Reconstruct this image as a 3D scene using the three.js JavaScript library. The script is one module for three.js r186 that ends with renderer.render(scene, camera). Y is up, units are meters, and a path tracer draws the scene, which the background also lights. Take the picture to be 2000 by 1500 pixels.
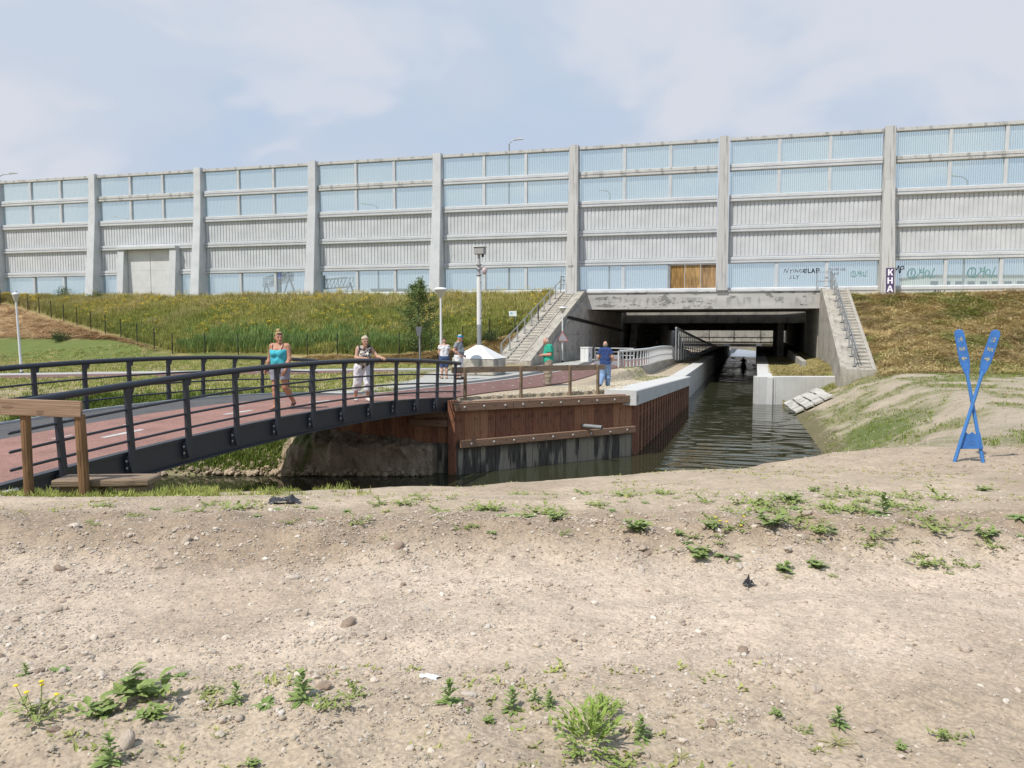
import * as THREE from 'three';
import { mergeGeometries, mergeVertices } from 'three/addons/utils/BufferGeometryUtils.js';
import { ConvexGeometry } from 'three/addons/geometries/ConvexGeometry.js';

// ---------------------------------------------------------------- camera, sky, sun
const scene = new THREE.Scene();
const camera = new THREE.PerspectiveCamera(53.02, 4 / 3, 0.05, 4000);
camera.position.set(0, 2.35, 0);
camera.rotation.x = -Math.atan(112 / 1504);
const renderer = new THREE.WebGLRenderer({ antialias: true });
renderer.toneMapping = THREE.LinearToneMapping;
renderer.toneMappingExposure = 1.12;
renderer.shadowMap.enabled = true;
renderer.shadowMap.type = THREE.PCFSoftShadowMap;

// seeded noise
function rng(seed) { let a = seed >>> 0; return () => { a = (a + 0x6D2B79F5) >>> 0; let t = a; t = Math.imul(t ^ (t >>> 15), t | 1); t ^= t + Math.imul(t ^ (t >>> 7), t | 61); return ((t ^ (t >>> 14)) >>> 0) / 4294967296; }; }
const hash = (x, y, s) => { let h = Math.imul(x, 374761393) ^ Math.imul(y, 668265263) ^ Math.imul(s + 11, 2147483629); h = Math.imul(h ^ (h >>> 13), 1274126177); h ^= h >>> 16; return (h >>> 0) / 4294967296; };
const sm = (t) => t * t * (3 - 2 * t);
const clamp = (x, a = 0, b = 1) => Math.min(b, Math.max(a, x));
const step = (a, b, x) => sm(clamp((x - a) / (b - a)));
const mix = (a, b, t) => a + (b - a) * t;
function vnoise(x, y, s = 0, per = 0, pery = per) {           // value noise 0..1, periodic when per > 0
  let xi = Math.floor(x), yi = Math.floor(y); const fx = sm(x - xi), fy = sm(y - yi);
  let x1 = xi + 1, y1 = yi + 1;
  if (per) { xi = ((xi % per) + per) % per; x1 = ((x1 % per) + per) % per; yi = ((yi % pery) + pery) % pery; y1 = ((y1 % pery) + pery) % pery; }
  return mix(mix(hash(xi, yi, s), hash(x1, yi, s), fx), mix(hash(xi, y1, s), hash(x1, y1, s), fx), fy);
}
function fbm(x, y, oct = 4, s = 0, per = 0) { let a = 0.5, v = 0, n = 0, px = per.length ? per[0] : per, py = per.length ? per[1] : per; for (let i = 0; i < oct; i++) { v += a * vnoise(x, y, s + i * 17, px, py); n += a; x *= 2; y *= 2; px *= 2; py *= 2; a *= 0.5; } return v / n; }

// sky: pale summer blue with a thin veil of cloud, denser to the left, some soft cumulus edges
{
  const w = 2048, h = 1024, d = new Float32Array(w * h * 4);
  const mixc = (a, b, t) => [mix(a[0], b[0], t), mix(a[1], b[1], t), mix(a[2], b[2], t)];
  for (let j = 0; j < h; j++) for (let i = 0; i < w; i++) {
    const el = ((j + 0.5) / h - 0.5) * Math.PI, az = ((i + 0.5) / w - 0.25) * 2 * Math.PI;   // az 0 looks down -z, positive to the right
    const e = Math.max(el, 0), ce = Math.cos(el);
    let c = mixc([0.585, 0.645, 0.745], [0.40, 0.545, 0.745], step(0.0, 0.42, e));
    c = mixc(c, [0.30, 0.45, 0.70], step(0.4, 1.4, e));
    // clouds on a plane overhead, warped
    const dx = Math.sin(az) * ce, dz = Math.cos(az) * ce, k = 1 / (Math.sin(e) + 0.28);
    const px = dx * k * 2.1 + 7.3, pz = dz * k * 2.1 + 3.1;
    const wx = fbm(px * 0.9, pz * 0.9, 4, 5) - 0.5, wz = fbm(px * 0.9, pz * 0.9, 4, 9) - 0.5;
    const n1 = fbm(px * 0.55 + wx * 0.8, pz * 0.55 + wz * 0.8, 5, 21), n2 = fbm(px * 2.2 + wx * 1.8, pz * 2.2 + wz * 1.8, 5, 33);
    const side = 0.5 - 0.5 * Math.sin(az + 0.0);                      // more cover to the left
    const veil = clamp(step(0.30, 0.62, n1 * 0.7 + side * 0.32)) * 0.78;
    const puff = step(0.50, 0.66, n2 * 0.6 + n1 * 0.45 + side * 0.06 - 0.03) * 0.62;
    c = mixc(c, [0.615, 0.67, 0.745], veil);
    c = mixc(c, [0.72, 0.74, 0.785], puff);
    if (el < 0) c = mixc([0.585, 0.645, 0.745], [0.25, 0.23, 0.19], step(0, 0.08, -el));
    const o = (j * w + i) * 4; d[o] = c[0] * 0.9; d[o + 1] = c[1] * 0.9; d[o + 2] = c[2] * 0.92; d[o + 3] = 1;
  }
  const t = new THREE.DataTexture(d, w, h, THREE.RGBAFormat, THREE.FloatType);
  t.mapping = THREE.EquirectangularReflectionMapping; t.magFilter = t.minFilter = THREE.LinearFilter; t.needsUpdate = true;
  scene.background = t; scene.environment = t;
}
const sun = new THREE.DirectionalLight(new THREE.Color(1, 0.955, 0.895), 4.0);
sun.position.set(-40.3 + 4, 83.9, 36.5 - 35); sun.target.position.set(4, 0, -35);
sun.castShadow = true; sun.shadow.radius = 2.5; sun.shadow.mapSize.set(4096, 4096);
Object.assign(sun.shadow.camera, { left: -90, right: 90, top: 90, bottom: -90, near: 1, far: 260 });
scene.add(sun, sun.target);

// ---------------------------------------------------------------- frames of the place
const cC = 0.9537, sC = 0.3008;                                        // canal direction
const uvw = (u, v, y = 0) => new THREE.Vector3(u * cC + v * sC, y, u * sC - v * cC);
const toUV = (x, z) => [x * cC + z * sC, x * sC - z * cC];
const canalTurn = -Math.atan2(sC, cC);                                 // local x across the canal, local z back towards the viewer
const WP = new THREE.Vector3(4.8, 0, -60), wr = [0.9676, 0.2526], wallTurn = -Math.atan2(wr[1], wr[0]);
const toSW = (x, z) => { const a = x - WP.x, b = z - WP.z; return [a * wr[0] + b * wr[1], -a * wr[1] + b * wr[0]]; };   // along the barrier, out in front of it
const swP = (s, w, y = 0) => new THREE.Vector3(WP.x + s * wr[0] - w * wr[1], y, WP.z + s * wr[1] + w * wr[0]);
const BP = new THREE.Vector3(-1.85, 0, -22.9), bD = [0.35, -0.937], bridgeTurn = -Math.atan2(0.35, 0.937);               // local z = back along the bridge, local x = to its right
const deckY = (z) => 0.525 - 0.0057 * (z - 7.2) ** 2;

// ---------------------------------------------------------------- object helpers
const taken = new Map();
function numbered(name) { const n = taken.get(name) || 0; taken.set(name, n + 1); return n ? name + '_' + String(n).padStart(3, '0') : name; }
function thing(name, label, category, pos = [0, 0, 0], turn = 0, group) {
  const o = new THREE.Group(); o.name = numbered(name); o.position.set(...(pos.isVector3 ? pos.toArray() : pos)); o.rotation.y = turn;
  o.userData = { label, category }; if (group) o.userData.group = group; scene.add(o); return o;
}
function part(name, geo, mat, parent, label) {
  const m = new THREE.Mesh(Array.isArray(geo) ? merge(geo) : geo, mat); m.name = name; parent.add(m); if (label) m.userData.label = label; return m;
}
function structure(name, geo, mat) { const m = new THREE.Mesh(Array.isArray(geo) ? merge(geo) : geo, mat); m.name = numbered(name); m.userData = { kind: 'structure' }; scene.add(m); return m; }
function copy(o, label, pos, turn, scale, group) {
  const c = o.clone(); c.name = numbered(o.name.replace(/_\d{3}$/, '')); c.userData = { ...o.userData, label }; if (group) c.userData.group = group;
  c.position.set(...pos); if (turn !== undefined) c.rotation.y = turn; if (scale) c.scale.setScalar(scale); scene.add(c); return c;
}
function stuff(name, geo, mat, mats, colors, label, category, parent) {
  const m = new THREE.InstancedMesh(geo, mat, mats.length); mats.forEach((x, i) => m.setMatrixAt(i, x)); if (colors) colors.forEach((c, i) => m.setColorAt(i, c));
  m.name = parent ? name : numbered(name); m.userData = parent ? { kind: 'stuff' } : { kind: 'stuff', label, category }; (parent || scene).add(m); return m;
}
// geometry helpers: everything non-indexed with position / normal / uv (uv in metres)
function clean(g) {
  if (g.index) g = g.toNonIndexed();
  for (const k of Object.keys(g.attributes)) if (!['position', 'normal', 'uv', 'color'].includes(k)) g.deleteAttribute(k);
  if (!g.attributes.normal) g.computeVertexNormals();
  if (!g.attributes.uv) boxUV(g);
  return g;
}
function boxUV(g) {
  const p = g.attributes.position, n = p.count, uv = new Float32Array(n * 2), a = new THREE.Vector3(), b = new THREE.Vector3(), c = new THREE.Vector3();
  for (let i = 0; i < n; i += 3) {
    a.fromBufferAttribute(p, i); b.fromBufferAttribute(p, i + 1).sub(a); c.fromBufferAttribute(p, i + 2).sub(a); b.cross(c);
    const ax = Math.abs(b.x), ay = Math.abs(b.y), az = Math.abs(b.z);
    for (let k = 0; k < 3; k++) {
      const x = p.getX(i + k), y = p.getY(i + k), z = p.getZ(i + k);
      const q = ay >= ax && ay >= az ? [x, z] : ax > az ? [z, y] : [x, y];
      uv[(i + k) * 2] = q[0]; uv[(i + k) * 2 + 1] = q[1];
    }
  }
  g.setAttribute('uv', new THREE.BufferAttribute(uv, 2)); return g;
}
function flat(g) { g = g.index ? g.toNonIndexed() : g; for (const k of Object.keys(g.attributes)) if (k !== 'position') g.deleteAttribute(k); g.computeVertexNormals(); return boxUV(g); }
const merge = (list) => list.length === 1 ? clean(list[0]) : mergeGeometries(list.map(clean), false);
const box = (w, h, d, x = 0, y = 0, z = 0) => flat(new THREE.BoxGeometry(w, h, d).translate(x, y, z));
function cbox(w, h, d, x = 0, y = 0, z = 0, c = 0.012) {              // box with chamfered edges
  const pts = []; const X = w / 2, Y = h / 2, Z = d / 2; c = Math.min(c, X * 0.6, Y * 0.6, Z * 0.6);
  for (const i of [-1, 1]) for (const j of [-1, 1]) for (const k of [-1, 1]) pts.push(new THREE.Vector3(i * (X - c), j * (Y - c), k * Z), new THREE.Vector3(i * (X - c), j * Y, k * (Z - c)), new THREE.Vector3(i * X, j * (Y - c), k * (Z - c)));
  return flat(new ConvexGeometry(pts).translate(x, y, z));
}
const hull = (pts) => flat(new ConvexGeometry(pts.map((p) => p.isVector3 ? p : new THREE.Vector3(...p))));
const V3 = (x, y, z) => new THREE.Vector3(x, y, z);
function tube(pts, r, seg = 24, rad = 8, closed = false) { const c = pts.length === 2 ? new THREE.LineCurve3(V3(...pts[0]), V3(...pts[1])) : new THREE.CatmullRomCurve3(pts.map((p) => V3(...p)), closed); return clean(new THREE.TubeGeometry(c, pts.length === 2 ? 1 : seg, r, rad, closed)); }
function rod(a, b, r0, r1 = r0, rad = 10) {                           // capped cylinder between two points
  const A = V3(...a), B = V3(...b), d = B.clone().sub(A), L = d.length(); const g = new THREE.CylinderGeometry(r1, r0, L, rad, 1);
  g.translate(0, L / 2, 0).applyQuaternion(new THREE.Quaternion().setFromUnitVectors(V3(0, 1, 0), d.normalize())).translate(A.x, A.y, A.z); return clean(g);
}
function beamAB(a, b, w, h, c = 0.01) {                               // chamfered bar between two points, h measured upwards
  const A = V3(...a), B = V3(...b), d = B.clone().sub(A), L = d.length(); const g = cbox(w, h, L, 0, 0, 0, c);
  const q = new THREE.Object3D(); q.position.copy(A).add(B).multiplyScalar(0.5); q.lookAt(B); q.updateMatrix(); return boxUV(clean(g.applyMatrix4(q.matrix)));
}
function prism(poly, depth) { const s = new THREE.Shape(poly.map((p) => new THREE.Vector2(p[0], p[1]))); return flat(new THREE.ExtrudeGeometry(s, { depth, bevelEnabled: false })); }   // polygon in xy, extruded along +z
function lathe(prof, seg = 20) { return clean(new THREE.LatheGeometry(prof.map((p) => new THREE.Vector2(p[0], p[1])), seg)); }
const at = (g, x, y, z, ry = 0) => { if (ry) g.rotateY(ry); return g.translate(x, y, z); };

// ---------------------------------------------------------------- textures and materials
function tex(n, fn, { m = n, color = true, rx = 1, ry = 1 } = {}) {   // fn(u, v) -> [r,g,b] 0..1 (sRGB for colour)
  const d = new Uint8Array(n * m * 4);
  for (let j = 0; j < m; j++) for (let i = 0; i < n; i++) { const c = fn(i / n, j / m), o = (j * n + i) * 4; d[o] = clamp(c[0]) * 255; d[o + 1] = clamp(c[1] ?? c[0]) * 255; d[o + 2] = clamp(c[2] ?? c[0]) * 255; d[o + 3] = clamp(c[3] ?? 1) * 255; }
  const t = new THREE.DataTexture(d, n, m, THREE.RGBAFormat); t.wrapS = t.wrapT = THREE.RepeatWrapping; t.magFilter = THREE.LinearFilter; t.minFilter = THREE.LinearMipmapLinearFilter; t.generateMipmaps = true;
  if (color) t.colorSpace = THREE.SRGBColorSpace; t.repeat.set(1 / rx, 1 / ry); t.needsUpdate = true; return t;
}
const C = (r, g, b) => new THREE.Color().setRGB(r, g, b);
const std = (o) => new THREE.MeshStandardMaterial({ roughness: 0.9, ...o });
const gray = (v) => [v, v, v];
const concreteTex = tex(512, (u, v) => { const b = fbm(u * 6, v * 6, 5, 3, 6), f = fbm(u * 64, v * 64, 2, 8, 64), st = fbm(u * 24, v * 3, 3, 12, [24, 3]); const k = 0.955 + (b - 0.5) * 0.09 + (f - 0.5) * 0.05 + (st - 0.5) * 0.04; return [k, k * 0.995, k * 0.98]; }, { rx: 3.1, ry: 3.1 });
const concreteBump = tex(512, (u, v) => gray(0.5 + (fbm(u * 48, v * 48, 3, 44, 48) - 0.5) * 0.8), { color: false, rx: 1.7, ry: 1.7 });
const oldConcreteTex = tex(1024, (u, v) => { const b = fbm(u * 7, v * 7, 5, 53, 7), f = fbm(u * 80, v * 80, 2, 58, 80), st = fbm(u * 40, v * 3, 4, 52, [40, 3]), p = step(0.56, 0.72, fbm(u * 11, v * 11, 5, 61, 11)); let k = 0.93 + (b - 0.5) * 0.26 + (f - 0.5) * 0.1 + (st - 0.5) * 0.16 - p * 0.12; return [k, k * 0.985, k * 0.95]; }, { rx: 4.3, ry: 4.3 });
const M = {
  wall: std({ color: C(0.60, 0.625, 0.655), map: concreteTex, bumpMap: concreteBump, bumpScale: 0.004 }),
  rib: std({ color: C(0.615, 0.64, 0.67), map: concreteTex, bumpMap: concreteBump, bumpScale: 0.004 }),
  oldWall: std({ color: C(0.46, 0.45, 0.43), map: oldConcreteTex, bumpMap: concreteBump, bumpScale: 0.006 }),
  stair: std({ color: C(0.43, 0.41, 0.375), map: oldConcreteTex, bumpMap: concreteBump, bumpScale: 0.006 }),
  newConcrete: std({ color: C(0.60, 0.60, 0.595), map: concreteTex, bumpMap: concreteBump, bumpScale: 0.003 }),
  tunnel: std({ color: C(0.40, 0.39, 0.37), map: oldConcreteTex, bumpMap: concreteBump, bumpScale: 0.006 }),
  steel: std({ color: C(0.028, 0.032, 0.042), roughness: 0.42, metalness: 0.0 }),
  galv: std({ color: C(0.36, 0.37, 0.37), roughness: 0.45, metalness: 0.6 }),
  whitePaint: std({ color: C(0.72, 0.72, 0.70), roughness: 0.55 }),
  whiteRail: std({ color: C(0.62, 0.63, 0.62), roughness: 0.6 }),
  blackMetal: std({ color: C(0.012, 0.014, 0.013), roughness: 0.5 }),
  glass: new THREE.MeshPhysicalMaterial({ color: C(0.88, 0.94, 0.94), transmission: 0.9, thickness: 0, roughness: 0.02, ior: 1.45, metalness: 0 }),
  stripe: std({ color: C(0.20, 0.25, 0.27), roughness: 0.7 }),
};
// ---------------------------------------------------------------- terrain
const shore = [[-70, -16.5], [-14, -14.6], [-6.5, -14.2], [-2, -15.0], [2, -16.4], [5.9, -18.8], [9.1, -22.0], [10.77, -26.6], [13.68, -36.8], [15.7, -42.9],
  uvw(0.16, 45.1), uvw(0.16, 420), uvw(-3.76, 420), uvw(-3.76, 43.9), [3.93, -26.0], [-1.75, -22.6], [-6.4, -24.35], [-6.2, -22.3], [-10.5, -22.3], [-70, -24.5]].map((p) => p.isVector3 ? [p.x, p.z] : p);
const slopeEdge = shore.map((_, i) => i <= 8 ? 0.5 : i >= 17 && i <= 18 ? 0.75 : 0);     // 0 = a wall stands there
const WATER = -2.0;
function segDist(px, pz, a, b) { const dx = b[0] - a[0], dz = b[1] - a[1], t = clamp(((px - a[0]) * dx + (pz - a[1]) * dz) / (dx * dx + dz * dz)); return Math.hypot(px - a[0] - t * dx, pz - a[1] - t * dz); }
function inWater(x, z) { let c = false; for (let i = 0, j = shore.length - 1; i < shore.length; j = i++) { const a = shore[i], b = shore[j]; if ((a[1] > z) !== (b[1] > z) && x < (b[0] - a[0]) * (z - a[1]) / (b[1] - a[1]) + a[0]) c = !c; } return c; }
const lerpTable = (T, x) => { if (x <= T[0][0]) return T[0][1]; for (let i = 1; i < T.length; i++) if (x < T[i][0]) return mix(T[i - 1][1], T[i][1], sm((x - T[i - 1][0]) / (T[i][0] - T[i - 1][0]))); return T[T.length - 1][1]; };
const nearT = [[-8, 0.75], [4.95, 0.725], [5.7, 0.865], [6.9, 0.73], [9.5, 0.36], [12, 0.14], [20, 0.12], [33, 0.02], [60, 0]];
const fenceLine = [[-50.9, 2.5], [-25.3, 14.1], [-15, 14.2], [-8.75, 13.8], [-4.9, 12.6], [-2.3, 9.4], [-1.0, 8.1]];
const fenceW = (s) => { if (s <= -50.9) return Math.max(1.3, 2.5 + (s + 50.9) * 0.45); for (let i = 1; i < fenceLine.length; i++) if (s < fenceLine[i][0]) { const a = fenceLine[i - 1], b = fenceLine[i]; return mix(a[1], b[1], (s - a[0]) / (b[0] - a[0])); } return 8.1; };
function land(x, z) {
  const d = -z, [u, v] = toUV(x, z), [s, w] = toSW(x, z);
  let y = lerpTable(nearT, d);
  y -= 0.11 * step(2.5, -1.0, x) * step(7.2, 9.3, d) * step(16, 12, d);
  const leftSide = step(-3.0, -4.2, u) * step(17, 20, d);
  if (leftSide > 0) {
    let p = mix(0.2, 0.02, step(33, 46, v)); p = mix(p, -1.75, step(50, 97, v));
    let ledge = mix(0.08, -0.5, step(27, 45, v)); 
    p = mix(p, ledge, step(-6.35, -5.9, u) * step(26, 30, v));
    y = mix(y, p, leftSide);
  }
  const r = step(4.2, 2.2, u - 3 * step(50, 44, v)) * step(38, 43, v) * step(-2, -1, u); y = mix(y, -0.52, r);
  // embankment of the motorway
  const cut = u > -12.9 && u < 4.9 && v > 40;
  if (w < -66) { const e = Math.max(0, 4.75 - (-66 - w) * 0.33); return cut ? (v > 118 ? Math.min(y, -1.6) : y) : Math.max(e, -0.3); }
  if (!cut) {
    const e = 4.72 - 0.317 * Math.max(0, w - 0.6), k = 0.5, h = clamp(0.5 + 0.5 * (e - y) / k);
    y = mix(y, e, h) + k * h * (1 - h);
  }
  return y;
}
function height(x, z, rough = true) {
  const inside = inWater(x, z); let ds = 1e9, sl = 0.5, all = 1e9, wd = 1e9;
  if (z < -9 && z > -60) for (let i = 0; i < shore.length; i++) { const e = segDist(x, z, shore[i], shore[(i + 1) % shore.length]); if (e < all) all = e; if (!slopeEdge[i] && e < wd) wd = e; if (slopeEdge[i] && e < ds) { ds = e; sl = slopeEdge[i]; } }
  if (inside) return ds < all + 0.3 && ds < 3 ? WATER - 0.05 - ds * 0.5 : -3.4;
  if (z <= -60) { const [u, v] = toUV(x, z); if (u > -4.15 && u < 0.6) return -3.4; }
  if (wd < 0.33 && ds > 0.6) return -3.4;                                // the drop lies inside the quay walls
  let y = land(x, z);
  if (ds < 8) { const b = WATER + ds * sl + (rough ? (fbm(x * 1.3, z * 1.3, 3, 71) - 0.5) * 0.22 * clamp(ds) : 0); const k = 0.35, h = clamp(0.5 + 0.5 * (y - b) / k); y = mix(y, b, h) - k * h * (1 - h) * (b > y - 2 ? 1 : 0); }
  if (rough) {
    const d = -z, near = step(16, 8, d) * 1, [u, v] = toUV(x, z), [s, w] = toSW(x, z);
    const soft = (d < 22 || u > -3.5) ? 1 : 0.25;
    let n = (fbm(x * 0.9, z * 1.4, 3, 7) - 0.5) * mix(0.03, 0.07, step(5, 8, d)) * soft;
    if (near > 0) {
      const bermA = step(4.9, 5.5, d) * step(6.9, 6.0, d), front = step(3.7, 3.1, d);
      const rut = (q) => Math.exp(-(((d - q - 0.12 * Math.sin(x * 0.7)) / 0.13) ** 2)); n -= 0.022 * (rut(3.75) + rut(4.55)) * near;
      n += (fbm(x * 4, z * 4, 3, 91) - 0.5) * (0.016 + 0.13 * bermA + 0.05 * front) * near + (fbm(x * 13, z * 13, 2, 95) - 0.5) * (0.012 + 0.02 * bermA + 0.022 * front) * near;
    }
    if (w > 0 && w < 16 && (u < -14 || u > 5)) n += (fbm(x * 0.7, z * 0.7, 4, 77) - 0.5) * 0.3;
    if (u < -3.5 && u > -15 && d > 21 && d < 60) n *= 0.2;
    y += n;
  }
  return y;
}
function groundColor(x, z) {
  const d = -z, [u, v] = toUV(x, z), [s, w] = toSW(x, z), n = fbm(x * 0.6, z * 0.6, 4, 101), n2 = fbm(x * 2.7, z * 2.7, 3, 107), n3 = fbm(x * 0.22, z * 0.22, 3, 111);
  const lerp3 = (a, b, t) => [mix(a[0], b[0], t), mix(a[1], b[1], t), mix(a[2], b[2], t)];
  const green = [0.155, 0.18, 0.05], straw = [0.44, 0.33, 0.16], sand = [0.475, 0.39, 0.29], pale = [0.565, 0.47, 0.37], brown = [0.35, 0.272, 0.195];
  let c;
  if (d < 21 || u > -3.4) {
    c = lerp3(sand, pale, step(3.2, 3.9, d + (n - 0.5) * 0.9) * step(5.7, 5.0, d + (n2 - 0.5) * 0.8) * 0.9 + step(0.5, 0.8, n2) * 0.25);
    c = lerp3(c, brown, clamp(step(5.0, 5.6, d + (n - 0.5) * 0.7) * step(7.0, 6.1, d + (n - 0.5) * 0.8) * 0.95 + step(0.52, 0.72, n) * 0.45 + step(4, 11, x) * step(9.5, 11.5, d) * step(22, 13, d) * 0.55));
    if (d > 14 && u > -3) { const g = step(0.48, 0.62, n * 0.6 + n2 * 0.25 + n3 * 0.2) * 0.6; c = lerp3(lerp3(c, [0.40, 0.36, 0.28], 0.5), green, g); const p = step(1.6, 0.5, Math.hypot((x - 12.1 - (z + 25.3) * -0.25) / 1.15, (z + 25.6) / 2.3) + (n2 - 0.5) * 1.6 + (n - 0.5)); c = lerp3(c, [0.10, 0.145, 0.02], p * 0.9); }
    if (x < -2.4 && d > 8.4 && d < 15) c = lerp3(c, [0.16, 0.18, 0.05], step(0.36, 0.56, n2 * 0.5 + n * 0.5) * step(-2.4, -4.2, x) * 0.85);
    if (x > 5 && d > 17 && d < 43) { let q = 9; for (let i = 4; i < 9; i++) q = Math.min(q, segDist(x, z, shore[i], shore[i + 1])); c = lerp3(c, [0.17, 0.15, 0.075], step(0.95, 0.45, q + (n2 - 0.5) * 1.1 + (n - 0.5) * 0.6)); }   // algae-stained mud along the water
    if (u > 0.1 && v > 44 && u < 8) c = lerp3(c, [0.25, 0.23, 0.07], 0.8);
  } else {
    c = lerp3([0.46, 0.40, 0.29], sand, n);
    const patch = step(0.42, 0.58, n * 0.6 + n2 * 0.4);
    if (u < -12 - (v - 28) * 0.0 || d < 23) c = lerp3([0.36, 0.31, 0.19], [0.13, 0.165, 0.04], patch * 0.9);
  }
  if (w > 0 && w < 22 && d > 26) {
    if (u > 4.5) { const t = step(17.4, 15.2, w + (n - 0.5) * 2.2); c = lerp3(c, lerp3(straw, [0.17, 0.17, 0.05], step(0.50, 0.70, n * 0.7 + n3 * 0.35)), t); const g = t * step(15.8, 14.2, w + (n2 - 0.5) * 1.5) ; c = lerp3(lerp3(c, [0.15, 0.17, 0.04], t * 0.8), c, g); }
    else if (u < -12.5) {
      const fw = fenceW(s), inside = step(fw + 0.3, fw - 0.5, w);
      let f = s > -13.5 ? lerp3(straw, [0.26, 0.22, 0.08], n2 * 0.6) : s < -27 ? lerp3(lerp3(straw, [0.44, 0.30, 0.17], 0.7), [0.14, 0.18, 0.04], step(10.0, 11.4, w + (n - 0.5) * 2)) : lerp3([0.15, 0.18, 0.04], straw, step(0.55, 0.7, n) * 0.6);
      if (s > -27 && s < -13.5) f = lerp3(f, straw, step(-18, -13.5, s));
      const t = step(18.5, 16, w + (n - 0.5) * 2); c = lerp3(c, f, t);
      c = lerp3(c, lerp3([0.18, 0.20, 0.05], [0.30, 0.25, 0.09], step(0.4, 0.65, n)), inside);
    }
  }
  const k = 0.88 + n2 * 0.24; return [c[0] * k, c[1] * k, c[2] * k];
}
const sandTex = tex(1024, (u, v) => { const f = fbm(u * 180, v * 180, 2, 131, 180), g = fbm(u * 40, v * 40, 3, 137, 40), b = fbm(u * 9, v * 9, 4, 139, 9), sp = hash(Math.floor(u * 512), Math.floor(v * 512), 5); let k = 0.92 + (f - 0.5) * 0.24 + (g - 0.5) * 0.16 + (b - 0.5) * 0.12; if (sp > 0.985) k += 0.1; if (sp < 0.02) k -= 0.14; return [k, k * 0.99, k * 0.975]; }, { rx: 2.3, ry: 2.3 });
const sandBump = tex(1024, (u, v) => { const a = fbm(u * 30, v * 30, 5, 151, 30), b = fbm(u * 120, v * 120, 2, 157, 120); return gray(0.5 + (a - 0.5) * 0.9 + (b - 0.5) * 0.5); }, { color: false, rx: 2.3, ry: 2.3 });
{
  const lines = (parts) => { const o = []; for (const [a, b, st] of parts) { const n = Math.max(1, Math.round((b - a) / st)); for (let i = 0; i < n; i++) o.push(a + (b - a) * i / n); } o.push(parts[parts.length - 1][1]); return o; };
  const X = lines([[-1500, -400, 220], [-400, -120, 40], [-120, -60, 6], [-60, -18, 0.9], [-18, -8, 0.2], [-8, 8, 0.085], [8, 26, 0.2], [26, 48, 0.45], [48, 120, 4], [120, 400, 40], [400, 1500, 220]]);
  const Z = lines([[-1500, -420, 200], [-420, -150, 20], [-150, -118, 2], [-118, -62, 0.5], [-62, -15, 0.2], [-15, -9, 0.1], [-9, -2.2, 0.06], [-2.2, 4, 0.4], [4, 60, 6], [60, 600, 90]]);
  const nx = X.length, nz = Z.length, pos = new Float32Array(nx * nz * 3), col = new Float32Array(nx * nz * 3), uv = new Float32Array(nx * nz * 2), idx = [];
  for (let j = 0; j < nz; j++) for (let i = 0; i < nx; i++) { const o = j * nx + i, x = X[i], z = Z[j]; pos[o * 3] = x; pos[o * 3 + 1] = height(x, z); pos[o * 3 + 2] = z; uv[o * 2] = x; uv[o * 2 + 1] = z; col.set(groundColor(x, z), o * 3); }
  for (let j = 0; j < nz - 1; j++) for (let i = 0; i < nx - 1; i++) { const a = j * nx + i, b = a + 1, c = a + nx, e = c + 1; idx.push(a, c, b, b, c, e); }
  const g = new THREE.BufferGeometry(); g.setAttribute('position', new THREE.BufferAttribute(pos, 3)); g.setAttribute('color', new THREE.BufferAttribute(col, 3)); g.setAttribute('uv', new THREE.BufferAttribute(uv, 2)); g.setIndex(idx); g.computeVertexNormals();
  const m = new THREE.Mesh(g, std({ vertexColors: true, map: sandTex, bumpMap: sandBump, bumpScale: 0.014, roughness: 1 })); m.name = numbered('ground'); m.userData.kind = 'structure'; scene.add(m);
}
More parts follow.
